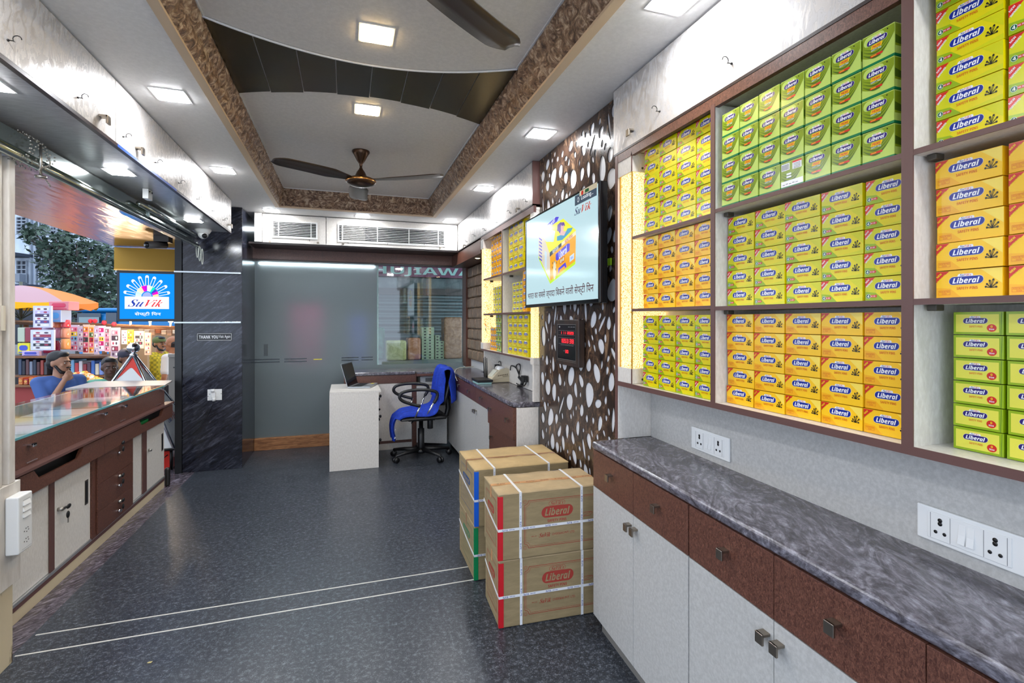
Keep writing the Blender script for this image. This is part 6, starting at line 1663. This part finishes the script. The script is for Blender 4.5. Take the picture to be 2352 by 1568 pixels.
# bus
t = thing('bus', atD(210, 736, 12.5), 'blue city bus passing beyond the market stalls', 'bus')
BUSB = mat('bus_blue', rgb(20, 120, 186), .3)
def dbox(px0, py0, px1, py1, d0, dep, m, nm, par, bev=0.):
    a = atD(px0, py0, d0); c = atD(px1, py1, d0); b = MB()
    b.prism([Vector((a.x, a.y, a.z)), Vector((c.x, c.y, a.z)), Vector((c.x, c.y, c.z)), Vector((a.x, a.y, c.z))], F_ * dep, m); return b.obj(nm, par, bev, 3)
dbox(172, 712, 420, 890, 11.4, 1.4, BUSB, 'body', t, .18); dbox(190, 870, 235, 938, 11.38, .3, DKM, 'wheel', t); dbox(350, 870, 395, 938, 11.38, .3, DKM, 'wheel', t); dbox(168, 707, 418, 716, 11.35, 1.5, BUSB, 'roof', t, .12)
dbox(178, 719, 232, 742, 11.37, -.01, mat('bus_glass', rgb(60, 74, 88), .15), 'window', t); dbox(244, 718, 268, 742, 11.37, -.01, mat('bus_glass', rgb(60, 74, 88), .15), 'window', t)
dbox(182, 728, 228, 741, 11.34, -.01, mat('bus_inner_pale', rgb(130, 150, 156), .4), 'seat_row', t)
# parasol
t = thing('parasol', atD(20, 700, 7), 'large faded mauve and orange striped market parasol over the stall', 'parasol')
c = atD(48, 690, 7.2); R_ = .88; hub = c + Z3 * .33 - Z3 * 0
pcol = [mat('parasol_mauve', rgb(180, 142, 148), .8), mat('parasol_orange', rgb(224, 128, 56), .8), mat('parasol_mauve', rgb(180, 142, 148), .8), mat('parasol_purple', rgb(92, 66, 130), .8)]
hub = Vector((c.x, c.y, atD(48, 655, 7.2).z)); zr = atD(48, 693, 7.2).z; rimv = []
for k in range(9):
    a = 2 * PI * (k + .2) / 8; rimv.append(Vector((c.x + R_ * math.cos(a), c.y + R_ * math.sin(a), zr)))
for k in range(8):
    b = MB(); A_, B2 = rimv[k], rimv[(k + 1) % 8]; N = 6; vs = []
    for i in range(N + 1):
        f = i / N
        for j in range(5): p = A_.lerp(B2, j / 4); q_ = hub.lerp(p, f); vs.append(q_ + Z3 * (.05 * math.sin(f * PI) - .03 * math.sin(j / 4 * PI) * f))
    b.add(vs, [(i * 5 + j, i * 5 + j + 1, i * 5 + 6 + j, i * 5 + 5 + j) for i in range(N) for j in range(4)], pcol[(0, 1, 0, 0, 2, 3, 0, 1)[k]], True); b.obj('canopy_panel', t)
    b = MB(); vs = [];
    for j in range(5): p = A_.lerp(B2, j / 4) - Z3 * .03 * math.sin(j / 4 * PI); vs += [p, p - Z3 * (.085 + .02 * math.sin(j * 2.5))]
    b.add(vs, [(2 * j, 2 * j + 1, 2 * j + 3, 2 * j + 2) for j in range(4)], mat('parasol_valance_orange', rgb(240, 130, 40), .8) if k % 2 else mat('parasol_valance_yellow', rgb(240, 180, 20), .8), True); b.obj('valance', t)
b = MB(); b.tube([(c.x, c.y, GZ), (c.x, c.y, hub.z + .05)], .02, mat('parasol_pole', rgb(90, 96, 80), .4), 8)
for k in range(8): b.tube([Vector((c.x, c.y, zr - .25)), hub.lerp(rimv[k], .55) - Z3 * .01], .008, mat('parasol_pole', rgb(90, 96, 80), .4), 5)
b.obj('pole', t)

# ------------------------------------------------------------------ the stall
WD = speck('stall_wood', rgb(96, 62, 40), rgb(146, 100, 66), 5, .7, stretch=(1, 1, 4))
DKG = mat('stall_dark', rgb(36, 28, 30), .6)
SD = 6.6
t = thing('market_stall', atD(150, 800, SD), 'wooden street stall frame with rails and shelves of small goods', 'stall')
def rail(px0, py0, px1, py1, d0, r, m, nm): b = MB(); b.tube([atD(px0, py0, d0), atD(px1, py1, d0)], r, m, 8); b.obj(nm, t)
rail(20, 737, 430, 752, SD, .014, WD, 'rail'); rail(20, 742, 430, 756, SD + .3, .014, WD, 'rail')
for x in (60, 240, 118): rail(x, 735, x, 960, SD + .44, .03, WD, 'post')
dbox(20, 818, 250, 822, SD + .02, .5, WD, 'shelf', t); dbox(20, 862, 250, 866, SD + .02, .5, WD, 'shelf', t); dbox(20, 822, 250, 900, SD + .5, .03, DKG, 'back_board', t)
dbox(20, 885, 236, 889, SD - .35, .8, WD, 'table_top', t); dbox(20, 889, 236, 960, SD - .3, .7, mat('stall_skirt', rgb(150, 60, 56), .8), 'table_skirt', t)
dbox(250, 752, 338, 900, SD + .9, .05, mat('cream_tarpaulin', rgb(184, 150, 112), .8), 'backcloth', t); dbox(310, 757, 460, 930, 10.2, .05, mat('brown_tarpaulin', rgb(170, 130, 92), .8), 'backcloth', t)
rnd = random.Random(9)
def pack(px0, py0, px1, py1, d0, cols_, label, base=(226, 210, 214), nrow=5, cat='card pack', grp='hanging packs on the stall rail', name='hanging_pack', dark=False):
    a = atD(px0, py0, d0); c = atD(px1, py1, d0); W_ = (Vector((c.x, c.y, 0)) - Vector((a.x, a.y, 0))).length; H_ = a.z - c.z
    b = MB(); mb = mat('pack_%d_%d_%d' % base, rgb(*base), .35)
    b.prism([Vector((a.x, a.y, a.z)), Vector((c.x, c.y, a.z)), Vector((c.x, c.y, c.z)), Vector((a.x, a.y, c.z))], F_ * .02, mb)
    b.plane((a.x, a.y, c.z), Rt, Z3, -F_)
    for i in range(nrow):
        k = cols_[i % len(cols_)]; y0 = H_ * (.05 + .88 * i / nrow); y1 = y0 + H_ * .80 / nrow
        b.prect(W_ * .12, y0, W_ * .88, y1, mat('pk_%d_%d_%d' % k, rgb(*k), .45), .002)
        for q in range(2): b.pell(W_ * (.32 + .36 * q), (y0 + y1) / 2, W_ * .10, (y1 - y0) * .3, mat('pk_dot_%d' % ((i + q) % 3), (rgb(70, 50, 70), rgb(240, 236, 240), rgb(170, 60, 90))[(i + q) % 3], .5), .003, 10)
    o = b.obj(name); tag(o, label, cat, grp); return o
PK, OG, YL, MG, LV, GR, RD, WH = (236, 120, 150), (244, 150, 30), (240, 214, 60), (200, 30, 120), (196, 180, 220), (90, 130, 70), (180, 30, 40), (232, 226, 232)
L_ = [(160, 746, 180, 806, [PK, LV, (120, 190, 230), YL, PK], (216, 200, 220), 'lilac and pink hanging pack just beyond the orange jars'),
      (180, 748, 192, 808, [LV, WH], (206, 190, 204), 'narrow pale lilac hanging pack between two pink packs'),
      (190, 745, 204, 812, [RD, PK, (60, 70, 70), PK, OG], (232, 206, 190), 'hanging pack with an orange top and dark red middle'),
      (204, 746, 216, 812, [OG, PK, RD, GR, OG], (236, 196, 160), 'hanging pack orange at both ends with a green patch'),
      (216, 748, 226, 814, [LV, WH], (190, 176, 196), 'thin grey lilac hanging pack seen nearly edge on'),
      (226, 748, 240, 806, [WH, MG, YL, (240, 190, 220), MG], (226, 200, 226), 'magenta and yellow banded hanging pack'),
      (241, 750, 252, 808, [PK, (120, 110, 120), PK], (232, 196, 200), 'pale rose hanging pack beside the magenta banded one'),
      (254, 752, 274, 822, [(150, 130, 150), (120, 60, 80), WH, (60, 50, 60)], (206, 184, 200), 'long greyish hanging pack reaching lower than its neighbours'),
      (279, 758, 292, 790, [WH, (200, 160, 170)], (240, 224, 226), 'short white hanging pack near the chrome ball'),
      (292, 757, 305, 792, [OG, YL], (240, 186, 70), 'short orange yellow hanging pack above the chrome ball'),
      (308, 760, 330, 800, [(226, 196, 170), (60, 60, 54)], (232, 204, 180), 'beige hanging bag with a dark badge'),
      (332, 764, 346, 815, [(210, 170, 140), (236, 210, 190)], (226, 190, 164), 'folded beige cloth bag hanging behind the checked shirt')]
for x0, y0, x1, y1, cl, base, lb in L_: pack(x0, y0, x1, y1, SD - .05, cl, lb, base)
pack(76, 702, 118, 752, SD - .5, [WH, (90, 80, 140), WH, (60, 50, 90), LV], 'upper white sheet of small butterfly clips', (206, 206, 226), 6, 'card', 'butterfly clip cards', 'clip_card')
pack(70, 757, 124, 804, SD - .5, [WH, (40, 40, 50), WH, (90, 80, 140), (160, 60, 80)], 'lower white sheet of small butterfly clips', (210, 212, 226), 6, 'card', 'butterfly clip cards', 'clip_card')
def gbox(px0, py0, px1, py1, d0, dep, colr, label, rough=.3, name='goods_box', cat='box', col2=None, grp='boxed goods on the stall'):
    a = atD(px0, py0, d0); c = atD(px1, py1, d0); b = MB(); P = [Vector((a.x, a.y, a.z)), Vector((c.x, c.y, a.z)), Vector((c.x, c.y, c.z)), Vector((a.x, a.y, c.z))]
    b.prism(P, F_ * dep, mat('goods_%d_%d_%d' % colr, rgb(*colr), rough)); W_ = (Vector((c.x, c.y, 0)) - Vector((a.x, a.y, 0))).length; H_ = a.z - c.z
    if col2:
        b.plane((a.x, a.y, c.z), Rt, Z3, -F_); m2 = mat('goods_%d_%d_%d' % col2, rgb(*col2), rough)
        b.ppill(W_ * .5, H_ * .55, W_ * .7, H_ * .5, m2, .002); b.prect(W_ * .1, H_ * .08, W_ * .9, H_ * .18, m2, .002)
    o = b.obj(name, None, .006); tag(o, label, cat, grp); return o
gbox(112, 692, 158, 712, SD - .4, .15, (214, 120, 130), 'pink and red printed box topping the stall pile', col2=(200, 40, 80)); gbox(112, 712, 140, 740, SD - .4, .15, (150, 170, 210), 'pale blue box under the pink printed one', col2=(90, 170, 230))
JP = 'stacked jars and tubs on the stall'
k_ = 0
for (x0, y0, x1, y1, cl, l) in ((124, 734, 142, 752, (226, 130, 90), 'orange rimmed rose jar, uppermost in its stack'), (128, 752, 144, 776, (190, 120, 140), 'glossy rose jar, second in its stack'), (142, 734, 160, 752, (200, 70, 80), 'deep pink jar, uppermost in the outer stack'), (142, 753, 160, 776, (214, 140, 110), 'orange rose jar with bright glints in the outer stack'), (142, 777, 160, 802, (226, 150, 90), 'orange jar at the foot of the outer stack'), (100, 748, 122, 780, (150, 130, 160), 'grey lilac tub beside the rose jars'), (104, 782, 134, 810, (150, 20, 60), 'dark crimson tub under the rose jars')):
    a = atD((x0 + x1) / 2, y1, SD - .3); r = (x1 - x0) / 2 / FPX * (SD - .3); h = (y1 - y0) / FPX * (SD - .3)
    b = MB(); b.lathe([(r * .96, 0), (r, h * .1), (r, h * .84), (r * .9, h * .86), (r * .9, h * .98)], a, mat('goods_%d_%d_%d' % cl, rgb(*cl), .12), 16); tag(b.obj('jar', None, 0), l, 'jar', JP)
    j_ = bpy.data.objects[-1] if False else None
gbox(40, 752, 56, 785, SD - .35, .15, (180, 190, 170), 'grey green tub box at the post end of the stall'); gbox(57, 752, 70, 785, SD - .35, .15, (140, 40, 60), 'dark red box beside the butterfly sheets')
gbox(40, 788, 68, 812, SD - .38, .12, (226, 214, 40), 'bright yellow box with blue print at the post end', col2=(60, 80, 190)); gbox(50, 806, 90, 817, SD - .42, .12, (196, 170, 210), 'long lilac box lying under the butterfly sheets', col2=(60, 70, 180))
cl2 = [(60, 74, 100), (30, 34, 48), (90, 56, 60), (120, 130, 150), (40, 50, 70), (80, 40, 44), (150, 60, 50), (60, 60, 66)]
for i in range(8):
    x0 = 42 + i * 8.4; gbox(x0, 824 + (i * 5) % 9, x0 + 7, 860.9, SD + .05, .2, cl2[i], 'dark packaged item, %s along the shaded upper stall shelf' % ORD[i], .4, 'packet', 'packet', None, 'packets on the shaded stall shelf')
cl3 = [(120, 176, 214), (196, 60, 66), (220, 220, 226), (150, 50, 60), (90, 60, 80), (60, 110, 190), (214, 210, 190), (120, 150, 220)]
for i in range(8):
    x0 = 162 + i * 9.4; gbox(x0, 826 + (i * 7) % 11, x0 + 8, 860.9, SD + .05, .2, cl3[i], 'bright packaged item, %s along the shelf under the hanging packs' % ORD[i], .35, 'packet', 'packet', None, 'packets on the shelf under the hanging packs')
for i in range(6):
    x0 = 42 + i * 12; gbox(x0, 867 + (i * 3) % 6, x0 + 10, 883, SD - .3, .2, [(190, 90, 40), (160, 40, 44), (200, 120, 60), (150, 50, 60), (176, 60, 40), (140, 36, 50)][i], 'reddish box, %s along the low stall table' % ORD[i], .4, 'goods_box', 'box', (220, 160, 80), 'reddish boxes on the low stall table')
# heap of bright toys
b = MB(); hc = [(244, 140, 20), (250, 190, 40), (236, 96, 40), (250, 214, 150), (244, 232, 220), (240, 170, 90), (196, 210, 60)]
for k in range(150):
    x = rnd.uniform(158, 235); y = rnd.uniform(852, 900) ; 
    if y < 852 + abs(x - 188) * .45: y = 852 + abs(x - 188) * .45 + rnd.random() * 10
    p = atD(x, y, SD - .55 - (y - 850) * .004); cc_ = hc[rnd.randrange(7)]
    b.ell(p, (rnd.uniform(.02, .04), rnd.uniform(.02, .04), rnd.uniform(.015, .03)), mat('toy_%d_%d_%d' % cc_, rgb(*cc_), .35), 7, 5)
tag(b.obj('toy_heap'), 'heap of small orange, yellow and cream trinkets on the stall', 'trinkets', None, 'stuff')
for i, (x, y) in enumerate(((208, 737), (218, 737), (239, 741), (262, 744))): 
    b = MB(); b.ell(atD(x, y, SD - .03), .028, mat('pom_red', rgb(222, 40, 60), .8), 10, 7); tag(b.obj('pompom'), 'small red pompom on the stall rail, %s from the parasol' % ORD[i], 'pompom', 'pompoms on the stall rail')
cl4 = [(226, 190, 150), (240, 214, 180), (210, 160, 120), (200, 110, 60), (236, 200, 160), (180, 140, 110), (244, 226, 200), (220, 120, 60)]
for i in range(8):
    x0 = 318 + i * 13; gbox(x0, 752 + (i * 5) % 7, x0 + 11, 764 + (i * 3) % 8, SD + .5, .3, cl4[i], 'folded warm coloured cloth bundle, %s along the back rail' % ORD[i], .7, 'cloth_bundle', 'bundle', None, 'cloth bundles on the back rail')
# unseen bulbs and point lights added behind the sign to warm the stall
for i, (x, y, d0) in enumerate(((300, 732, SD), (345, 733, SD), (392, 735, SD))):
    p = atD(x, y, d0); t2 = thing('added_stall_bulb', p, 'unseen added bulb on the stall rail behind the blue sign, %s from the stickered end' % ORD[i], 'bulb', 'added bulbs at the stall')
    b = MB(); b.ell(p, .035, emis('bulb_glow', (1, .74, .42, 1), 14), 12, 8); b.obj('bulb', t2); b = MB(); b.tube([p - Z3 * .03, p - Z3 * .085], .014, WPL, 8); b.obj('socket', t2)
    l = bpy.data.lights.new('stall_fill_light', 'POINT'); l.energy = 10; l.color = (1, .74, .45); l.shadow_soft_size = .05; lo = bpy.data.objects.new('stall_fill_light', l); COL.objects.link(lo); lo.location = p - F_ * .25
# ------------------------------------------------------------------ pyramid sign
t = thing('pyramid_sign', (-2.02, 5.95, 0), 'red and white pyramid sign with chrome edges and a chrome ball on top', 'sign')
ap = Vector((-2.02, 5.95, 1.085)); cn = [ap + Vector((.47, -.42, 0)), ap + Vector((.42, .47, 0)), ap + Vector((-.47, .42, 0)), ap + Vector((-.42, -.47, 0))]
for p in cn: p.z = .20
SR = mat('sign_red_panel', rgb(226, 56, 36), .35); SWH = mat('sign_white_panel', rgb(228, 228, 226), .35)
for k in range(4):
    A_, B2 = cn[k - 1], cn[k]; b = MB(); b.poly([A_, B2, ap], SWH); nrm = (B2 - A_).cross(ap - A_).normalized(); 
    ctr = (ap + A_ + B2) / 3
    if nrm.dot(ctr - Vector((ap.x, ap.y, .4))) < 0: nrm = -nrm
    e = nrm * .002; N = 12; P = [ap + e]
    for i in range(N + 1):
        f = i / N; sb = .30 - .15 * math.sin(f * PI); P.append(ap.lerp(A_.lerp(B2, f), sb) + e)
    b.poly(P, SR)
    if k in (0, 1):
        mid = (A_ + B2) / 2; up_ = (ap - mid).normalized(); rt_ = (B2 - A_).normalized(); b.plane(mid, rt_, up_, nrm)
        hgt = (ap - mid).length
        b.ptext(ital('Su'), -.12, hgt * .28, .13, .10, K_NAVY, .003, shear=.25); b.ptext(ital('Vik'), .05, hgt * .28, .18, .10, K_RED, .003, shear=.25); b.ptext('सेफ्टी िपन', -.01, hgt * .14, .16, .035, K_BLK, .003)
        for q_ in range(7):
            a_ = math.radians(20 + 23 * q_); b.pline([(-.02 + .05 * math.cos(a_), hgt * .39 + .05 * math.sin(a_)), (-.02 + .11 * math.cos(a_), hgt * .39 + .11 * math.sin(a_))], .008, (K_DG, K_AMB, K_NAVY)[q_ % 3], .003)
    b.obj('panel', t)
for p in cn: b = MB(); b.tube([ap, p], .018, CHROME, 4); b.obj('edge_trim', t)
b = MB()
for k in range(4): b.tube([cn[k - 1], cn[k]], .014, STEEL, 6)
b.obj('base_frame', t)
b = MB(); b.lathe([(.0, -.02), (.035, -.02), (.03, .0), (.016, .01), (.016, .02)], ap, CHROME, 16); b.ell(ap + Z3 * .062, (.056, .056, .052), CHROME, 24, 16); b.obj('ball', t)
b = MB(); q_ = [Vector((ap.x, ap.y, 0)).lerp(Vector((p.x, p.y, 0)), .93) for p in cn]; b.prism([p + Z3 * .002 for p in q_], (0, 0, .175), mat('red_box_base', rgb(226, 50, 36), .4)); b.obj('base_box', t)
b = MB(); 
for x in q_: b.tube([x + Z3 * .002, x + Z3 * .19], .014, DKM, 6)
b.tube([q_[0] * 1.0 + Vector((-.02, -.03, .15)), q_[0] + Vector((-.1, -.06, .08)), q_[0] + Vector((-.05, -.05, .03)), q_[0] + Vector((-.14, -.1, .02))], .005, BLK, 6); b.obj('base_cable', t)
t = thing('metal_cabinet', atD(400, 830, 6.2), 'plain grey metal cabinet standing in the street behind the counter flap', 'cabinet')
dbox(387, 815, 440, 1010, 5.9, .5, mat('cabinet_grey', rgb(120, 114, 106), .5), 'body', t, .004); dbox(386, 813, 441, 820, 5.88, .54, mat('cabinet_grey2', rgb(134, 128, 120), .5), 'top', t)
dbox(399, 842, 414, 845, 5.89, -.01, DKM, 'handle', t)

# ================================================================== PEOPLE
def remesh(b, vox, name, parent, m, smooth=6, keepm=True):
    o = bpy.data.objects.new('tmp', b.mesh('tmp')); COL.objects.link(o)
    r = o.modifiers.new('r', 'REMESH'); r.mode = 'VOXEL'; r.voxel_size = vox; r.use_smooth_shade = True
    s = o.modifiers.new('s', 'SMOOTH'); s.factor = .6; s.iterations = smooth
    dg = bpy.context.evaluated_depsgraph_get(); dg.update()
    me = bpy.data.meshes.new_from_object(o.evaluated_get(dg)); bpy.data.objects.remove(o)
    me.materials.clear(); me.materials.append(m); me.polygons.foreach_set('material_index', [0] * len(me.polygons)); me.update()
    q = bpy.data.objects.new(name, me); COL.objects.link(q); attach(q, parent); return q
def person(loc, face, label, skin, shirt, trousers, hair, H=1.72, arms=None, beard=True, capm=None, collar=False, print_=None, lean=0., bald=False, headturn=0.):
    """built in local metres facing -Y, feet at 0; face = heading angle"""
    k = H / 1.72
    t = thing('person', loc, label, 'person', None, face)
    Mw = WM[t.name]
    sk = mat('skin_%d_%d_%d' % skin, rgb(*skin), .55); D = mat('x', K_W.diffuse_color)
    def S(*p): return Mw @ (Vector(p) * k)
    Rm = Mw.to_3x3()
    hp = [S(.10, .0, .90), S(-.10, .0, .90)]; sh = [S(.17, lean * .3, 1.395), S(-.17, lean * .3, 1.395)]
    hc_ = S(0, lean - .012, 1.585); ht = Rm @ Matrix.Rotation(headturn, 3, 'Z')
    def Hd(x, y, z): return hc_ + ht @ (Vector((x, y, z)) * k)
    b = MB(); c_ = b.cap
    c_(S(0, .01, .92), .135 * k, S(0, lean * .1, 1.12), .125 * k, sk); c_(S(.05, lean * .2, 1.15), .11 * k, S(.07, lean * .3, 1.33), .105 * k, sk); c_(S(-.05, lean * .2, 1.15), .11 * k, S(-.07, lean * .3, 1.33), .105 * k, sk)
    c_(sh[0], .055 * k, sh[1], .055 * k, sk)
    c_(S(0, lean * .5, 1.38), .062 * k, S(0, lean * .9, 1.52), .052 * k, sk)
    for i, sx in ((0, 1), (1, -1)):
        c_(hp[i], .085 * k, S(.095 * sx, -.01, .50), .058 * k, sk); c_(S(.095 * sx, -.01, .50), .056 * k, S(.095 * sx, .02, .09), .036 * k, sk); c_(S(.095 * sx, .03, .035), .034 * k, S(.10 * sx, -.14, .025), .03 * k, sk)
    # head
    b.ell(Hd(0, .012, .035), (.078 * k, .096 * k, .098 * k), sk, 20, 14, ht); b.ell(Hd(0, -.022, -.040), (.060 * k, .066 * k, .072 * k), sk, 16, 12, ht); b.ell(Hd(0, -.060, -.082), (.028 * k, .024 * k, .022 * k), sk, 10, 8, ht)
    b.cap(Hd(0, -.088, .018), .009 * k, Hd(0, -.108, -.016), .0135 * k, sk, 10); b.ell(Hd(.0, -.100, -.018), (.018 * k, .011 * k, .009 * k), sk, 10, 6, ht)
    b.ell(Hd(0, -.083, .036), (.045 * k, .014 * k, .010 * k), sk, 12, 8, ht)
    for sx in (1, -1): b.ell(Hd(.078 * sx, .014, .002), (.011 * k, .019 * k, .030 * k), sk, 10, 8, ht); b.ell(Hd(.04 * sx, -.062, -.012), (.02 * k, .018 * k, .02 * k), sk, 10, 8, ht)
    b.ell(Hd(0, -.086, -.046), (.024 * k, .010 * k, .006 * k), sk, 10, 6, ht); b.ell(Hd(0, -.083, -.058), (.02 * k, .010 * k, .007 * k), sk, 10, 6, ht)
    A = arms or [((.26, .02, 1.12), (.27, -.04, .86)), ((-.26, .02, 1.12), (-.27, -.04, .86))]
    for i, (el, wr) in enumerate(A):
        e_ = S(*el); w_ = S(*wr); c_(sh[i], .050 * k, e_, .038 * k, sk); c_(e_, .037 * k, w_, .026 * k, sk)
        d = (w_ - e_).normalized(); side = d.cross(Rm @ Vector((0, -1, .2))).normalized(); pal = side.cross(d)
        b.cap(w_, .024 * k, w_ + d * .06 * k, .026 * k, sk, 10); b.cap(w_ + d * .045 * k - side * .018 * k, .018 * k, w_ + d * .06 * k + side * .018 * k, .018 * k, sk, 8)
        for f in range(4):
            r0 = w_ + d * .075 * k + side * (f - 1.5) * .018 * k; L = (.030, .034, .032, .024)[f] * k
            r1 = r0 + d * L + pal * .006 * k; r2 = r1 + (d * .5 + pal * .85).normalized() * L * .8; b.cap(r0, .009 * k, r1, .0083 * k, sk, 8); b.cap(r1, .0083 * k, r2, .007 * k, sk, 8)
        s_ = -1 if i == 0 else 1
        r0 = w_ + d * .03 * k + side * .024 * k * s_; r1 = r0 + (d * .7 + side * s_ * .7).normalized() * .035 * k; b.cap(r0, .012 * k, r1, .009 * k, sk, 8); b.cap(r1, .009 * k, r1 + (d + pal * .4).normalized() * .026 * k, .008 * k, sk, 8)
    body = remesh(b, .0085, 'body', t, sk, 3)
    # eyes, brows
    for sx in (1, -1):
        e = MB(); e.ell(Hd(.031 * sx, -.0815, .012), (.0125 * k, .008 * k, .0055 * k), mat('eye_white', rgb(206, 200, 194), .3), 12, 8, ht); e.ell(Hd(.031 * sx, -.0885, .012), (.006 * k, .003 * k, .006 * k), BLK, 10, 6, ht); e.obj('eye', t)
        e = MB(); e.cap(Hd(.014 * sx, -.096, .032), .0045 * k, Hd(.048 * sx, -.084, .034), .004 * k, hair, 6); e.obj('eyebrow', t)
    e = MB(); e.cap(Hd(-.018, -.0955, -.052), .0035 * k, Hd(.018, -.0955, -.052), .0035 * k, mat('lip_%d' % skin[0], rgb(int(skin[0] * .8), int(skin[1] * .6), int(skin[2] * .6)), .5), 8); e.obj('lips', t)
    # hair
    b = MB()
    if bald:
        b.ell(Hd(0, .048, .018), (.083 * k, .074 * k, .062 * k), hair, 20, 12, ht); b.ell(Hd(0, .03, .0), (.084 * k, .06 * k, .045 * k), hair, 16, 10, ht)
    else:
        b.ell(Hd(0, .026, .062), (.084 * k, .096 * k, .084 * k), hair, 20, 14, ht); b.ell(Hd(0, .052, .012), (.082 * k, .068 * k, .075 * k), hair, 18, 12, ht); b.ell(Hd(0, -.045, .105), (.058 * k, .042 * k, .030 * k), hair, 14, 8, ht)
    remesh(b, .009, 'hair', t, hair, 3)
    if beard:
        b = MB()
        for sx in (1, -1): b.cap(Hd(.066 * sx, -.01, -.02), .014 * k, Hd(.046 * sx, -.052, -.085), .018 * k, hair, 8); b.cap(Hd(.046 * sx, -.052, -.085), .018 * k, Hd(0, -.072, -.098), .020 * k, hair, 8)
        b.cap(Hd(-.026, -.092, -.037), .009 * k, Hd(.026, -.092, -.037), .009 * k, hair, 8)
        remesh(b, .007, 'beard', t, hair, 3)
    if capm:
        b = MB(); b.ell(Hd(0, .018, .062), (.092 * k, .106 * k, .078 * k), capm, 20, 12, ht); b.prism([Hd(x, y, .052) for x, y in ((-.07, -.07), (-.05, -.13), (0, -.15), (.05, -.13), (.07, -.07))], ht @ Vector((0, 0, .008)), capm)
        b.obj('cap', t)
    # shirt
    b = MB(); c_ = b.cap; g = .014 * k; m = shirt
    c_(S(0, .01, .90), .135 * k + g, S(0, lean * .1, 1.12), .125 * k + g, m); c_(S(.05, lean * .2, 1.15), .11 * k + g, S(.07, lean * .3, 1.33), .105 * k + g, m); c_(S(-.05, lean * .2, 1.15), .11 * k + g, S(-.07, lean * .3, 1.33), .105 * k + g, m)
    c_(sh[0], .055 * k + g, sh[1], .055 * k + g, m)
    for i, (el, wr) in enumerate(A): e_ = S(*el); c_(sh[i], .052 * k + g, sh[i].lerp(e_, .72), .045 * k + g, m, 14)
    shh = remesh(b, .010, 'shirt', t, m, 3)
    if collar:
        for sx in (1, -1): e = MB(); e.prism([S(.01 * sx, -.075 + lean * .4, 1.40), S(.07 * sx, -.05 + lean * .4, 1.455), S(.085 * sx, -.04 + lean * .4, 1.42), S(.05 * sx, -.10 + lean * .4, 1.385)], Rm @ Vector((0, -.006, 0)), m); e.obj('collar', shh)
    if print_:
        e = MB(); e.plane(S(-.045, -.142, 1.235), Rm @ X3, Z3, Rm @ -Y3); e.ptext(bold(print_[0]), .085 * k, .03 * k, .16 * k, .045 * k, print_[1], .003); e.obj('chest_print', shh)
    b = MB(); c_ = b.cap; m = trousers
    c_(S(0, .01, .92), .138 * k, S(0, .01, .86), .14 * k, m)
    for i, sx in ((0, 1), (1, -1)): c_(hp[i], .10 * k, S(.095 * sx, -.01, .50), .075 * k, m); c_(S(.095 * sx, -.01, .50), .075 * k, S(.095 * sx, .02, .12), .062 * k, m)
    remesh(b, .012, 'trousers', t, m, 3)
    b = MB()
    for sx in (1, -1): b.cap(S(.095 * sx, .03, .045), .045 * k, S(.10 * sx, -.15, .035), .04 * k, BLK, 10)
    b.obj('shoes', t)
    return t
HB = mat('hair_black', rgb(22, 18, 18), .55); HG = mat('hair_dark_brown', rgb(40, 28, 22), .6)
TR1 = mat('trousers_dark', rgb(40, 42, 50), .8)
YWc = math.atan2(-_s, -_c)
def heading(deg):   # 0 = facing the camera, positive turns towards picture right
    return -YAW + math.radians(deg)
def stand(px, pytop, d, H):
    p = atD(px, pytop, d); return Vector((p.x, p.y, p.z - H)), p.z - H
def place(px, pytop, d, H, deg, **kw):
    p = atD(px, pytop, d); return person((p.x, p.y, GZ), math.atan2(-p.x, p.y) + math.radians(deg), H=p.z - GZ + .0, **kw)
place(136, 807, 5.4, 1.7, 16, label='bearded man in a blue tee shirt with yellow letters, hand held to his mouth', skin=(164, 118, 92), shirt=mat('tee_blue', rgb(64, 92, 150), .85), trousers=TR1, hair=HB,
      arms=[((.17, -.10, 1.13), (.04, -.19, 1.07)), ((-.15, -.17, 1.14), (-.005, -.14, 1.40))], print_=('KERS', mat('tee_yellow', rgb(220, 200, 50), .7)), headturn=.62)
place(252, 820, 5.75, 1.6, 8, label='dark haired man in a mint green shirt just above the counter edge', skin=(88, 58, 44), shirt=mat('mint_shirt', rgb(120, 186, 160), .85), trousers=TR1, hair=HB, collar=True, beard=False)
place(292, 800, 6.25, 1.6, 30, label='man in a dark peaked cap behind the mint shirted man', skin=(120, 78, 60), shirt=mat('black_shirt', rgb(34, 30, 32), .85), trousers=TR1, hair=HB, capm=mat('navy_cap', rgb(52, 50, 66), .8), beard=False)
def m_check():
    m = mat('yellow_check_shirt', rgb(206, 176, 40), .85); n = NT(m); v = n.coord((1, 1, 1)); ck = n.n('ShaderNodeTexChecker'); ck.inputs['Scale'].default_value = 26
    ck.inputs[1].default_value = rgb(214, 182, 40); ck.inputs[2].default_value = rgb(160, 142, 36); n.l(v, ck.inputs[0]); n.l(ck.outputs[0], n.b.inputs['Base Color']); return m
place(366, 772, 8.6, 1.7, 35, label='bearded man in a yellow checked shirt and green cap', skin=(176, 120, 84), shirt=m_check(), trousers=TR1, hair=HB, capm=mat('olive_cap', rgb(104, 110, 60), .8), collar=True)
place(397, 772, 8.0, 1.7, -118, label='balding man in a white tee shirt seen from behind', skin=(176, 116, 80), shirt=mat('white_tee', rgb(226, 222, 218), .85), trousers=TR1, hair=HG, bald=True, beard=False)
